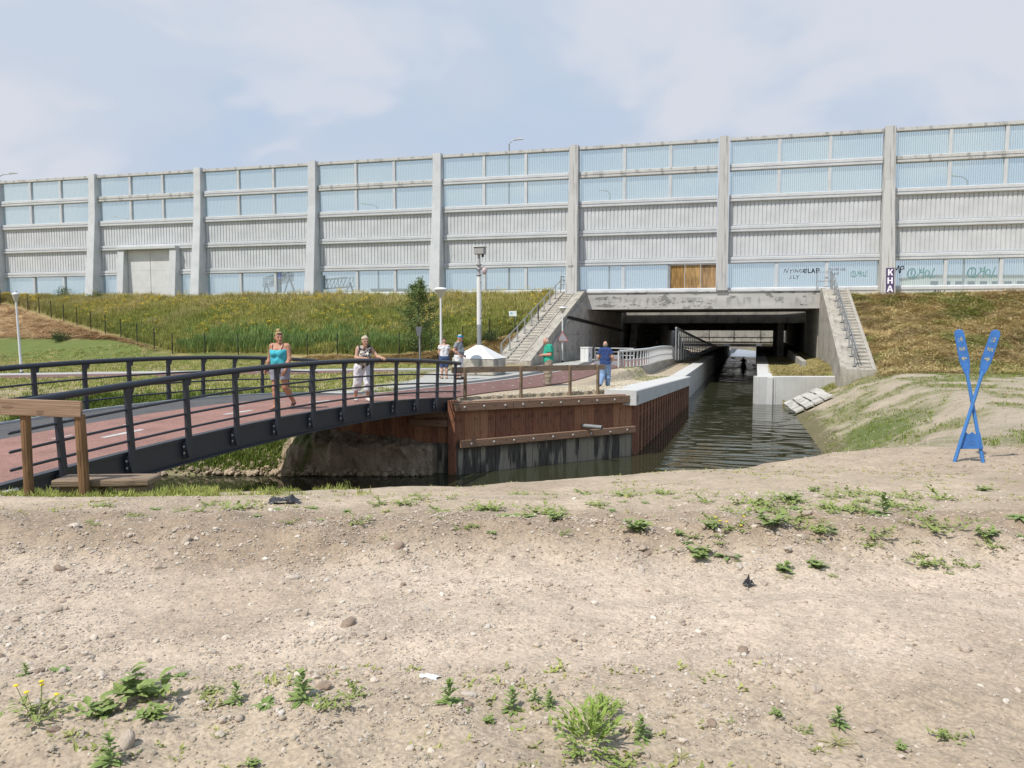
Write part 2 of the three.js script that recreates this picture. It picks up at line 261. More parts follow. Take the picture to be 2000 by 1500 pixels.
// ---------------------------------------------------------------- water, with real ripples in the narrow canal
{
  const nu = 90, pos = [], idx = [], uv = []; const vs = [];
  for (let v = 17; v < 62; v += 0.085) vs.push(v); for (let v = 62; v < 135; v += 0.13) vs.push(v); for (let v = 135; v <= 420; v += 5) vs.push(v);
  const u0 = -7.2, u1 = 7.5;
  const wave = (u, v) => { const a = Math.max(step(-5.2, -1.5, u), step(44, 47, v)) * step(18, 22, v) * step(134, 128, v), far = step(120, 40, v);
    const wrp = (fbm(u * 0.35, v * 0.5, 3, 201) - 0.5) * 5.0; const calm = 0.35 + 0.65 * step(0.3, 0.6, fbm(u * 0.25 + 9, v * 0.12, 2, 203));
    return a * calm * 0.62 * (0.0085 * Math.sin(v * 5.6 + wrp * 2 + u * 0.35) + 0.006 * Math.sin(v * 9.7 - wrp * 3.1 - u * 0.9) + 0.016 * (fbm(u * 1.1, v * 3.4, 3, 207) - 0.5)) * (0.9 + 0.1 * far) * (1 + 1.2 * step(52, 70, v)) + 0.0012 * (fbm(u * 1.5, v * 2.2, 2, 209) - 0.5); };
  for (const v of vs) for (let i = 0; i <= nu; i++) { const u = mix(u0, u1, i / nu), p = uvw(u, v); const inner = v > 46; const uu = inner ? mix(-3.9, 0.3, i / nu) : u; const q = inner ? uvw(uu, v) : p; pos.push(q.x, WATER + wave(uu, v), q.z); uv.push(uu, v); }
  for (let j = 0; j < vs.length - 1; j++) for (let i = 0; i < nu; i++) { if (vs[j] < 46 && vs[j + 1] > 46) {} const a = j * (nu + 1) + i, b = a + 1, c = a + nu + 1, e = c + 1; idx.push(a, b, c, b, e, c); }
  const g = new THREE.BufferGeometry(); g.setAttribute('position', new THREE.Float32BufferAttribute(pos, 3)); g.setAttribute('uv', new THREE.Float32BufferAttribute(uv, 2)); g.setIndex(idx); g.computeVertexNormals();
  const side = new THREE.BufferGeometry(), q = [uvw(7.5, 17), uvw(-7.2, 17), uvw(-7.2, 12), uvw(7.5, 12), uvw(-7.2, 27), uvw(-64, 33), uvw(-64, -10), uvw(-7.2, 12)];
  const sp = []; const tri = (a, b, c) => { for (const k of [a, b, c]) sp.push(k.x, WATER - 0.0, k.z); };
  tri(q[0], q[1], q[2]); tri(q[0], q[2], q[3]); tri(q[4], q[5], q[6]); tri(q[4], q[6], q[7]); tri(uvw(15, 46), uvw(7.5, 46), uvw(7.5, 12)); tri(uvw(15, 46), uvw(7.5, 12), uvw(15, 12));
  side.setAttribute('position', new THREE.Float32BufferAttribute(sp, 3)); side.setAttribute('normal', new THREE.Float32BufferAttribute(sp.map((_, i) => i % 3 === 1 ? 1 : 0), 3)); side.setAttribute('uv', new THREE.Float32BufferAttribute(new Float32Array(sp.length / 3 * 2), 2));
  const wm = new THREE.MeshPhysicalMaterial({ color: C(0.036, 0.037, 0.020), roughness: 0.03, ior: 1.33, specularIntensity: 1, side: THREE.DoubleSide });
  const all = mergeGeometries([g.toNonIndexed(), side], false); const m = new THREE.Mesh(all, wm); m.name = numbered('water'); m.userData.kind = 'structure'; scene.add(m);
}
// ---------------------------------------------------------------- paved surfaces, draped in strips over the ground
const asphaltTex = tex(512, (u, v) => { const f = fbm(u * 128, v * 128, 2, 171, 128), b = fbm(u * 5, v * 5, 4, 173, 5), sp = hash(Math.floor(u * 400), Math.floor(v * 400), 15); const k = 0.85 + (f - 0.5) * 0.3 + (b - 0.5) * 0.18 + (sp > 0.97 ? 0.12 : 0); return gray(k); }, { rx: 2.1, ry: 2.1 });
const asphaltBump = tex(512, (u, v) => gray(fbm(u * 110, v * 110, 2, 176, 110)), { color: false, rx: 1.3, ry: 1.3 });
M.redAsphalt = std({ color: C(0.235, 0.125, 0.105), map: asphaltTex, bumpMap: asphaltBump, bumpScale: 0.004 });
M.deckRed = std({ color: C(0.38, 0.205, 0.165), map: asphaltTex, bumpMap: asphaltBump, bumpScale: 0.003 });
M.greyAsphalt = std({ color: C(0.115, 0.115, 0.115), map: asphaltTex, bumpMap: asphaltBump, bumpScale: 0.004 });
M.paver = std({ color: C(0.43, 0.43, 0.41), map: concreteTex, bumpMap: concreteBump, bumpScale: 0.004 });
M.paint = std({ color: C(0.68, 0.67, 0.64), map: asphaltTex, roughness: 0.7 });
const P2 = (p) => p.isVector3 ? [p.x, p.z] : p;
function spline(list, n) { const c = new THREE.CatmullRomCurve3(list.map((p) => { const q = P2(p); return V3(q[0], 0, q[1]); }), false, 'centripetal'); return c.getPoints(n); }
function ribbon(L, R, lift, n = 90, across = 6, thick = 0.12) {        // a strip with side skirts
  const a = spline(L, n), b = spline(R, n), pos = [], uv = [], idx = [], cols = across + 3;
  for (let i = 0; i <= n; i++) for (let k = -1; k <= across + 1; k++) { const t = clamp(k / across), x = mix(a[i].x, b[i].x, t), z = mix(a[i].z, b[i].z, t); const y = land(x, z) + lift - (k < 0 || k > across ? thick : 0); pos.push(x, y, z); uv.push(x, z); }
  for (let i = 0; i < n; i++) for (let k = 0; k < cols - 1; k++) { const p = i * cols + k, q = p + 1, r = p + cols, s = r + 1; idx.push(p, q, r, q, s, r); }
  const g = new THREE.BufferGeometry(); g.setAttribute('position', new THREE.Float32BufferAttribute(pos, 3)); g.setAttribute('uv', new THREE.Float32BufferAttribute(uv, 2)); g.setIndex(idx);
  const h = g.toNonIndexed(); h.computeVertexNormals(); const nn = h.attributes.normal; if (nn.getY(30) < 0) { for (let i = 0; i < h.attributes.position.count; i += 3) { for (const at_ of Object.values(h.attributes)) { const s = at_.itemSize, A = at_.array; for (let q = 0; q < s; q++) { const t = A[(i + 1) * s + q]; A[(i + 1) * s + q] = A[(i + 2) * s + q]; A[(i + 2) * s + q] = t; } } } h.computeVertexNormals(); }
  return h;
}
const redL = [[-4.75, -24.0], [-3.3, -26.2], [-0.7, -30.2], [1.0, -34], [3.2, -40.3], uvw(-10, 51), uvw(-10.2, 60), uvw(-10.2, 90), uvw(-10.2, 128)], redR = [[-1.85, -22.9], [-0.75, -24.9], [1.4, -28], [3.3, -33], [5.5, -41.5], uvw(-6.45, 49), uvw(-6.45, 60), uvw(-6.0, 90), uvw(-5.6, 128)];
const off = (list, dx, dz = 0) => list.map((p) => { const q = P2(p); return [q[0] + dx, q[1] + dz]; });
structure('bike_path', ribbon(redL, redR, 0.035), M.redAsphalt);
structure('path_gutter', ribbon(off(redL, -0.62, -0.26), off(redL, -0.004, 0), 0.028, 90, 2), M.greyAsphalt);
structure('pavement', ribbon([[-6.6, -24.75], [-5.3, -28], [-3.9, -31.0], [-3.6, -35.5], [-1.0, -40.0], [1.4, -45.0], uvw(-11.4, 52), uvw(-11.6, 62)], off(redL.slice(0, 7), -0.6, -0.25), 0.04, 90, 8), M.paver);
const farL = (dz, x0, x1) => [[x0, -31.7 + dz - (x0 + 21) * 0.263], [mix(x0, x1, 0.5), -31.7 + dz - (mix(x0, x1, 0.5) + 21) * 0.263], [x1, -31.7 + dz - (x1 + 21) * 0.263]];
structure('bike_path', ribbon(farL(0, -60, -5.6), farL(-2.0, -60, -5.6), 0.035, 60), M.redAsphalt);
structure('pavement', ribbon(farL(-2.02, -60, -3.2), farL(-3.6, -60, -3.2), 0.05, 60), M.paver);
{ // painted edge line and the dashes along the middle of the bike path
  structure('path_marking', ribbon(off(redL.slice(0, 6), 0.02, 0.01), off(redL.slice(0, 6), 0.13, 0.06), 0.040, 90, 1, 0.002), M.paint);
  const a = spline(redL, 260), b = spline(redR, 260);
  for (let k = 6; k < 150; k += 9) for (const f of [0.33, 0.66]) { const q = (i, g) => { const t = f + g; return [mix(a[i].x, b[i].x, t), mix(a[i].z, b[i].z, t)]; }; const o = f > 0.5 ? 4 : 0; structure('path_marking', ribbon([q(k + o, -0.014), q(k + o + 1, -0.014)], [q(k + o, 0.014), q(k + o + 1, 0.014)], 0.040, 2, 1, 0.002), M.paint); }
}
// earth ledge under the bridge, in front of the plank abutment
{
  const pos = [], uv = [], col = [], idx = [], nu = 110, nv = 46; 
  const prof = [[0, -0.6], [0.02, 0.2], [0.10, 0.72], [0.16, 0.93], [0.30, 1.0], [1.0, 1.25]];
  for (let j = 0; j <= nv; j++) for (let i = 0; i <= nu; i++) {
    const a = i / nu, x = mix(-6.9, -2.3, a), b = j / nv; let k = 0; while (prof[k + 1][0] < b) k++; const t = (b - prof[k][0]) / (prof[k + 1][0] - prof[k][0]);
    const rightEnd = step(0.985, 1.0, a), h = mix(prof[k][1], prof[k + 1][1], t) * (0.92 + 0.22 * (fbm(x * 1.5, b * 3, 3, 301) - 0.5) + 0.35 * step(0.35, 0.0, a) * b) ;
    const z = -22.28 - b * 2.3 - (a > 0.5 ? 0 : 0) + (fbm(x * 1.7, h * 2.2, 4, 307) - 0.5) * 0.75 - step(0.4, 0.05, a) * 0.5 * h + (fbm(x * 9, h * 9, 3, 309) - 0.5) * 0.10 - rightEnd * 0.35;
    pos.push(x, WATER + h + (fbm(x * 6, z * 6, 3, 311) - 0.5) * 0.2 - rightEnd * h * 0.1, z); uv.push(x, h * 1.3 + z * 0.4); const c = mix(0.75, 1.2, fbm(x * 3, h * 4, 3, 317)), g = step(0.35, 0.1, a) * step(0.45, 0.6, fbm(x * 4, z * 4 + h * 4, 3, 319)); col.push(mix(0.42, 0.17, g) * c, mix(0.335, 0.22, g) * c, mix(0.235, 0.06, g) * c);
  }
  for (let j = 0; j < nv; j++) for (let i = 0; i < nu; i++) { const p = j * (nu + 1) + i, q = p + 1, r = p + nu + 1, s = r + 1; idx.push(p, q, r, q, s, r); }
  // close the right end
  const g = new THREE.BufferGeometry(); g.setAttribute('position', new THREE.Float32BufferAttribute(pos, 3)); g.setAttribute('uv', new THREE.Float32BufferAttribute(uv, 2)); g.setAttribute('color', new THREE.Float32BufferAttribute(col, 3)); g.setIndex(idx); g.computeVertexNormals();
  structure('earth_bank', g, std({ vertexColors: true, map: sandTex, bumpMap: sandBump, bumpScale: 0.05, roughness: 1, side: THREE.DoubleSide }));
}
// ---------------------------------------------------------------- noise barrier on top of the embankment
const BAY = 11.03;
const weatherTop = tex(512, (u, v) => { const a = fbm(u * 30, v * 4, 4, 401, [30, 4]), b = fbm(u * 90, v * 12, 3, 407, [90, 12]); const k = 0.95 - step(0.52, 0.76, a) * 0.2 * (0.3 + b) - step(0.5, 0.8, b) * 0.05; return [k, k * 0.985, k * 0.955]; }, { rx: 9, ry: 2 });
M.topBeam = std({ color: C(0.595, 0.615, 0.635), map: weatherTop, bumpMap: concreteBump, bumpScale: 0.004 });
{
  const nb = thing('noise_barrier', 'tall pale concrete and glass motorway noise barrier along the embankment top', 'noise barrier', WP, wallTurn);
  const pier = () => { const pr = [[16.1, 0.34, 0.46], [12.4, 0.36, 0.58], [8.5, 0.40, 0.98], [4.2, 0.47, 1.42]]; const gs = []; for (let i = 0; i < 3; i++) { const [y1, x1, z1] = pr[i], [y0, x0, z0] = pr[i + 1], c = 0.03; const pts = []; for (const [y, x, z] of [[y1, x1, z1], [y0, x0, z0]]) pts.push([-x, y, -0.35], [x, y, -0.35], [x, y, z - c], [-x, y, z - c], [x - c, y, z], [-x + c, y, z]); gs.push(hull(pts)); } return merge(gs); };
  const pg = pier(), pgs = merge([hull([[-0.34, 16.1, -0.35], [0.34, 16.1, -0.35], [-0.34, 16.1, 0.46], [0.34, 16.1, 0.46], [-0.4, 5.0, -0.35], [0.4, 5.0, -0.35], [-0.4, 5.0, 0.62], [0.4, 5.0, 0.62]])]), mats = [0, 1, 2].map((i) => { const m = M.wall.clone(); m.color = C(0.60 + (i - 1) * 0.015, 0.625 + (i - 1) * 0.015, 0.655 + (i - 1) * 0.015); m.map = concreteTex.clone(); m.map.offset.set(i * 0.31, i * 0.17); m.map.needsUpdate = true; return m; });
  const capMats = M.topBeam;
  const beamProf = (h) => [[-0.14, 0], [0.13, 0], [0.22, 0.05], [0.22, h * 0.40], [0.13, h * 0.43], [0.13, h * 0.50], [0.20, h * 0.53], [0.20, h - 0.03], [0.17, h], [-0.14, h]];
  // beam: profile in (z, y) swept along s
  const sweep = (prof, s0, s1, y) => { const pos = [], n = prof.length; const P = (k, s) => [s, y + prof[k][1], prof[k][0]]; for (let k = 0; k < n; k++) { const a = P(k, s0), b = P((k + 1) % n, s0), c = P((k + 1) % n, s1), d = P(k, s1); pos.push(...a, ...d, ...c, ...a, ...c, ...b); } const tri = THREE.ShapeUtils.triangulateShape(prof.map((p) => new THREE.Vector2(...p)), []); for (const t of tri) { pos.push(...P(t[0], s0), ...P(t[1], s0), ...P(t[2], s0)); pos.push(...P(t[0], s1), ...P(t[2], s1), ...P(t[1], s1)); } const g = new THREE.BufferGeometry(); g.setAttribute('position', new THREE.Float32BufferAttribute(pos.map((x) => x), 3)); return flat(g); };
  const ribs = (s0, s1, y0, y1) => { const n = Math.max(2, Math.round((s1 - s0) / 0.29)), p = (s1 - s0) / n, gs = [box(s1 - s0, y1 - y0, 0.1, (s0 + s1) / 2, (y0 + y1) / 2, -0.07)]; for (let i = 0; i < n; i++) { const a = s0 + i * p; gs.push(flat(hull([[a + p * 0.14, y0 + 0.06, -0.03], [a + p * 0.99, y0 + 0.06, -0.03], [a + p * 0.2, y0 + 0.06, 0.03], [a + p * 0.95, y0 + 0.06, 0.03], [a + p * 0.14, y1, -0.03], [a + p * 0.99, y1, -0.03], [a + p * 0.2, y1, 0.03], [a + p * 0.95, y1, 0.03]]))); } return merge(gs); };
  const paneAt = (s0, s1, y0, y1) => { const pn = part('glass_pane', box(s1 - s0, y1 - y0, 0.012, (s0 + s1) / 2, (y0 + y1) / 2, 0), M.glass, nb); const n = Math.round((s1 - s0) / 0.138), gs = []; for (let i = 1; i < n; i++) gs.push(box(0.02, y1 - y0 - 0.02, 0.004, s0 + (s1 - s0) * i / n, (y0 + y1) / 2, -0.012)); part('stripes', gs, M.stripe, pn); return pn; };
  const H = { b1: [13.62, 0.46], b2: [11.42, 0.46], b3: [9.22, 0.46], b4: [6.97, 0.46] };
  for (let k = -6; k <= 3; k++) {
    const L = k * BAY + 0.42, R = (k + 1) * BAY - 0.42, door = k === -4, m = mats[(k + 9) % 3];
    part('top_beam', sweep([[-0.16, 0], [0.16, 0], [0.2, 0.04], [0.2, 0.25], [-0.16, 0.27]], L, R, 15.75), capMats, nb);
    const cuts = door ? [[L, -41.45], [-35.3, R]] : [[L, R]];
    part('beam', sweep(beamProf(0.48), L, R, 13.62), k % 2 ? m : M.topBeam, nb); part('beam', sweep(beamProf(0.48), L, R, 11.42), m, nb); part('beam', sweep(beamProf(0.46), L, R, 9.22), m, nb);
    part('ribbed_panel', ribs(L, R, 9.68, 11.42), M.rib, nb);
    for (const [a, b] of cuts) {
      part('beam', sweep(beamProf(0.46), a, b, 6.97), m, nb); part('ribbed_panel', ribs(a, b, 7.43, 9.22), M.rib, nb);
      part('base_beam', sweep([[-0.14, 0], [0.2, 0], [0.2, 0.2], [0.14, 0.28], [-0.14, 0.28]], a, b, 4.93), m, nb);
      part('plinth', box(b - a, 0.9, 0.3, (a + b) / 2, 4.478, 0.0), m, nb);
    }
    const third = (R - L) / 3;
    for (const [y0, y1] of [[14.1, 15.75], [11.9, 13.62], [5.21, 6.97]]) {
      const low = y1 < 8;
      if (low && door) { paneAt(L, -41.45, y0, y1); paneAt(-35.3, R, y0, y1); continue; }
      for (let i = 0; i < 3; i++) {
        const a = L + i * third + (i ? 0.1 : 0), b = L + (i + 1) * third - (i < 2 ? 0.1 : 0);
        if (low && k === 0 && i === 2) continue;
        paneAt(a, b, y0, y1);
        if (i < 2) part('mullion', cbox(0.22, y1 - y0, 0.3, L + (i + 1) * third, (y0 + y1) / 2, 0.0, 0.015), m, nb);
      }
      if (low && k === 0) part('mullion', cbox(0.22, y1 - y0, 0.3, L + 2 * third, (y0 + y1) / 2, 0.0, 0.015), m, nb);
    }
  }
  for (let k = -6; k <= 4; k++) { const p = part('pier', k === 1 ? pgs : pg, k > -1 ? M.oldPier || (M.oldPier = (() => { const m = M.wall.clone(); m.color = C(0.565, 0.58, 0.595); m.map = weatherTop.clone(); m.map.repeat.set(1 / 2.6, 1 / 7); m.map.needsUpdate = true; return m; })()) : mats[(k + 8) % 3], nb); p.position.x = k * BAY; }
  // plywood boards closing one opening above the underpass
  const ply = (seed, c) => std({ color: c, map: tex(256, (u, v) => { const g = fbm(u * 30, v * 4, 4, seed, [30, 4]), w = fbm(u * 3 + g * 0.6, v * 2, 4, seed + 3, [3, 2]); const k = 0.75 + (g - 0.5) * 0.4 + (w - 0.5) * 0.5; return [k, k * 0.97, k * 0.9]; }, { rx: 1.3, ry: 1.9 }), roughness: 0.85 });
  const s0 = 0.42 + 2 * (BAY - 0.84) / 3 + 0.11, s1 = BAY - 0.42, pc = [C(0.68, 0.42, 0.15), C(0.64, 0.43, 0.20), C(0.54, 0.37, 0.21)];
  [[0, 0.31], [0.318, 0.66], [0.668, 1]].forEach(([a, b], i) => part('plywood_board', cbox((b - a) * (s1 - s0), 1.72, 0.03, mix(s0, s1, (a + b) / 2), 6.08, 0.03 + (i % 2) * 0.012, 0.004), ply(430 + i * 7, pc[i]), nb));
  // service gate in its concrete frame
  const jamb = (s, sg) => hull([[s - 0.33, 4.2, -0.2], [s + 0.33, 4.2, -0.2], [s - 0.33, 9.2, -0.2], [s + 0.33, 9.2, -0.2], [s - 0.33, 4.2, 1.05], [s + 0.33, 4.2, 1.05], [s - 0.33, 9.2, 0.62], [s + 0.33, 9.2, 0.62]]);
  const fr = part('gate_frame', [jamb(-41.1), jamb(-35.65), cbox(6.15, 0.3, 0.95, -38.37, 9.355, 0.27, 0.03)], mats[1], nb);
  M.gate = std({ color: C(0.68, 0.69, 0.70), roughness: 0.6, map: concreteTex });
  for (const [a, b] of [[-40.75, -38.41], [-38.36, -36.0]]) { const gd = part('gate_leaf', [cbox(b - a, 4.75, 0.1, (a + b) / 2, 6.8, 0.12, 0.01), ...[5.9, 7.4].map((y) => box(b - a, 0.02, 0.012, (a + b) / 2, y, 0.173))], M.gate, nb); part('hinge', [5.2, 6.8, 8.4].map((y) => rod([a < -39 ? a : b, y - 0.12, 0.2], [a < -39 ? a : b, y + 0.12, 0.2], 0.035)), M.galv, gd); }
  part('gate_handle', [box(0.04, 0.55, 0.05, -38.36, 5.25, 0.21), box(0.3, 0.07, 0.04, -38.3, 5.3, 0.2)], M.galv, nb);
  // sprayed tags on panes, pier and plinth
  const spray = (w, h, draw, s, y, z, W_, H_, parent = nb) => { const c = document.createElement('canvas'); c.width = w; c.height = h; const x = c.getContext('2d'); x.lineCap = x.lineJoin = 'round'; draw(x, w, h); const t = new THREE.CanvasTexture(c); t.colorSpace = THREE.SRGBColorSpace; const g = new THREE.PlaneGeometry(W_, H_).translate(s, y, z); return part('graffiti', g, std({ map: t, transparent: true, alphaTest: 0.4, side: THREE.DoubleSide, roughness: 0.8 }), parent); };
  const stroke = (x, col, lw, ...lines) => { x.strokeStyle = col; x.lineWidth = lw; for (const l of lines) { x.beginPath(); l.forEach(([a, b], i) => i ? x.lineTo(a, b) : x.moveTo(a, b)); x.stroke(); } };
  const jol = (x, col, ox) => { x.strokeStyle = col; x.lineWidth = 15; x.beginPath(); x.ellipse(ox + 55, 120, 45, 60, 0.3, 0, 7); x.stroke(); stroke(x, col, 12, [[ox + 60, 80], [ox + 52, 150]], [[ox + 40, 175], [ox + 90, 190], [ox + 150, 130], [ox + 175, 70]], [[ox + 150, 60], [ox + 160, 115], [ox + 195, 110], [ox + 205, 50], [ox + 195, 190]]); x.beginPath(); x.ellipse(ox + 245, 125, 26, 38, 0.2, 0, 7); x.stroke(); stroke(x, col, 12, [[ox + 330, 60], [ox + 290, 175], [ox + 345, 165]], [[ox + 262, 160], [ox + 285, 190]]); };
  const tealTag = '#648f8c';
  for (const [s, k] of [[20.4, 0.62], [24.4, 1], [28.15, 1], [31.7, 1]]) spray(384, 224, (x) => jol(x, tealTag, 15), s, 6.1, 0.011, 2.0 * k, 1.17 * k);
  spray(512, 192, (x) => { stroke(x, '#4a3a48', 7, [[10, 80], [30, 20], [55, 80], [75, 15]], [[95, 30], [110, 55], [130, 25]], [[110, 55], [105, 90]], [[150, 30], [150, 75]], [[170, 75], [175, 30], [205, 75], [212, 30]], [[265, 35], [235, 35], [228, 65], [255, 78], [262, 55]], [[110, 120], [115, 160], [90, 170]], [[150, 120], [150, 165], [180, 160]], [[190, 120], [205, 140], [225, 118]], [[205, 140], [200, 175]]);
    stroke(x, '#201c24', 13, [[330, 30], [290, 35], [282, 70], [320, 85]], [[300, 58], [330, 55]], [[350, 25], [352, 82], [385, 80]], [[400, 85], [415, 25], [440, 85]], [[405, 62], [435, 60]], [[465, 90], [462, 25], [500, 30], [498, 55], [465, 60]]); }, 16.55, 6.15, 0.011, 2.5, 0.94);
  spray(320, 160, (x) => { stroke(x, '#5d4652', 6, [[10, 20], [50, 20]], [[30, 20], [30, 65]], [[60, 20], [60, 65]], [[60, 42], [90, 42]], [[90, 20], [90, 65]], [[110, 65], [115, 20], [130, 50], [145, 20], [150, 65]], [[190, 20], [165, 20], [165, 65], [190, 65]], [[165, 42], [185, 42]], [[230, 25], [205, 40], [225, 65], [232, 45]], [[250, 20], [250, 65]], [[265, 20], [265, 65]], [[290, 20], [265, 42], [290, 65]]); stroke(x, '#3c3038', 8, [[70, 100], [90, 95], [75, 125], [100, 125]], [[120, 95], [120, 130], [140, 110]], [[160, 98], [180, 98], [165, 130]]); }, 18.95, 6.25, 0.011, 1.35, 0.68);
  spray(160, 128, (x) => stroke(x, '#1c1a20', 12, [[10, 115], [25, 20], [50, 75], [78, 15], [88, 115]], [[100, 115], [105, 30], [140, 20], [145, 60], [105, 70]]), 22.95, 6.35, 0.011, 0.8, 0.64);
  spray(192, 96, (x) => stroke(x, '#33333a', 9, [[10, 40], [40, 15], [30, 70]], [[50, 60], [70, 20], [85, 60], [100, 25]], [[110, 70], [150, 20], [120, 75], [185, 60]]), 25.6, 4.7, 0.153, 1.0, 0.5);
  spray(96, 320, (x, w, h) => { x.fillStyle = '#4a3f63'; x.fillRect(0, 0, w, h); x.fillStyle = '#efeaf0'; x.font = 'bold 112px sans-serif'; x.textAlign = 'center'; x.textBaseline = 'middle'; ['K', 'H', 'A'].forEach((t, i) => x.fillText(t, w / 2, 56 + i * 104)); }, 0, 0, 0, 0.52, 1.75).position.set(2 * BAY + 0.1, 5.5, 1.31);
  nb.children[nb.children.length - 1].rotation.x = -0.102;
  spray(128, 96, (x) => stroke(x, '#6a6660', 7, [[10, 60], [30, 20], [50, 60], [70, 25], [75, 70]], [[85, 30], [118, 25], [95, 60]]), 0.0, 0, 0, 0.5, 0.38).position.set(-0.05, 6.9, 1.17);
}
// ---------------------------------------------------------------- underpass: fascia, decks, abutments
const stainTex = tex(1024, (u, v) => { // streaks of soot that start below the drip edge and moulder patches
  const col = fbm(u * 90, v * 2, 4, 501, [90, 2]), top = fbm(u * 26, 0.5, 3, 503, 26), drip = step(0.52, 0.7, col * 0.7 + top * 0.38) * step(0.15 + top * 0.5, 0.95, v + 0.25 * (top - 0.5));
  const patch = step(0.63, 0.7, fbm(u * 22, v * 5, 5, 509, [22, 5]) * 0.75 + fbm(u * 110, v * 25, 3, 511, [110, 25]) * 0.3); const b = fbm(u * 12, v * 3, 5, 517, [12, 3]);
  let k = 0.93 + (b - 0.5) * 0.2 - drip * 0.16 - patch * 0.26; return [k, k * 0.99, k * 0.965]; }, { m: 256, rx: 18, ry: 1.5 });
M.fascia = std({ color: C(0.55, 0.55, 0.54), map: stainTex, bumpMap: concreteBump, bumpScale: 0.006 });
{
  const up = thing('motorway_underpass', 'wide dark concrete motorway underpass with a stained fascia beam over the canal', 'underpass', [0, 0, 0], canalTurn);
  const inv = (s, w, y) => { const p = swP(s, w, y), [u, v] = toUV(p.x, p.z); return [u, y, -v]; };
  const F = (s0, s1, w0, w1, y0, y1) => hull([[s0, w0, y0], [s1, w0, y0], [s0, w1, y0], [s1, w1, y0], [s0, w0, y1], [s1, w0, y1], [s0, w1, y1], [s1, w1, y1]].map(([s, w, y]) => inv(s, w, y)));
  const fg = F(0.5, 18.35, -0.3, 0.42, 3.66, 4.9); part('fascia_beam', fg, M.fascia, up);
  part('fascia_coping', F(0.0, 18.5, -0.3, 0.5, 4.904, 4.99), M.topBeam, up);
  const slab = (u0, u1, v0, v1, y0, y1) => cbox(u1 - u0, y1 - y0, v1 - v0, (u0 + u1) / 2, (y0 + y1) / 2, -(v0 + v1) / 2, 0.02);
  part('deck', hull([[-13.8, 3.7, -59.15], [5.5, 3.7, -60.1], [-13.8, 4.85, -59.15], [5.5, 4.85, -60.1], [-13.8, 3.7, -74.4], [5.5, 3.7, -74.4], [-13.8, 4.85, -74.4], [5.5, 4.85, -74.4]]), M.tunnel, up);
  part('deck', [slab(-13.8, 5.5, 75.2, 122, 3.455, 4.85)], M.tunnel, up);
  part('deck', slab(-13.8, 5.5, 118, 122, 1.78, 3.45), M.tunnel, up);
  part('edge_beam', slab(-13.6, 5.4, 75.05, 76.9, 2.68, 3.45), M.oldWall, up);
  part('edge_beam', [slab(-12.3, 4.2, 126, 126.5, 0.72, 1.85), slab(-12.3, 4.2, 126.1, 127, -1.12, 0.71), slab(-12.3, 4.2, 125.75, 126.0, 0.1, 0.2), slab(-12.3, 4.2, 125.85, 126.05, -0.35, -0.26)], M.oldWall, up);
  for (const u of [-7, -3.2, 0.8]) part('joint_cover', slab(u - 0.04, u + 0.04, 125.9, 126.02, -0.35, 1.8), M.blackMetal, up);
  // abutments
  part('abutment_wall', [slab(-14.2, -12.4, 58.9, 129, -3.5, 3.69), slab(-14.2, -12.4, 74.05, 76.15, 3.7, 4.8)], M.tunnel, up);
  part('abutment_wall', [slab(4.3, 6.0, 60.2, 129, -3.5, 3.69), slab(4.3, 6.0, 74.05, 76.15, 3.7, 4.8)], M.tunnel, up);
  // inner piers of stacked precast courses under the second deck
  for (const [u0, u1, lean] of [[-11.9, -11.2, 1.6], [2.0, 2.6, -0.5]]) for (let i = 0; i < 16; i++) { const y = -1.4 + i * 0.255; part('course', slab(u0, u1, 77.5 + (lean > 0 ? (15 - i) * -0.16 : 0), 97, y, y + 0.235), M.tunnel, up); }
  part('canal_wall', [slab(0.17, 1.0, 45.3, 300, -3.4, -0.47)], M.newConcrete, up);
  part('canal_wall', [slab(-4.6, -3.77, 44.2, 125, -3.4, -0.46)], M.newConcrete, up);
  part('canal_wall', [slab(-4.7, -3.77, 125.1, 300, -3.4, -1.3)], M.newConcrete, up);
  // low kerb wall inside on the right
  part('kerb_wall', [slab(2.9, 3.2, 53, 76, -0.9, 0.15)], M.oldWall, up);
}
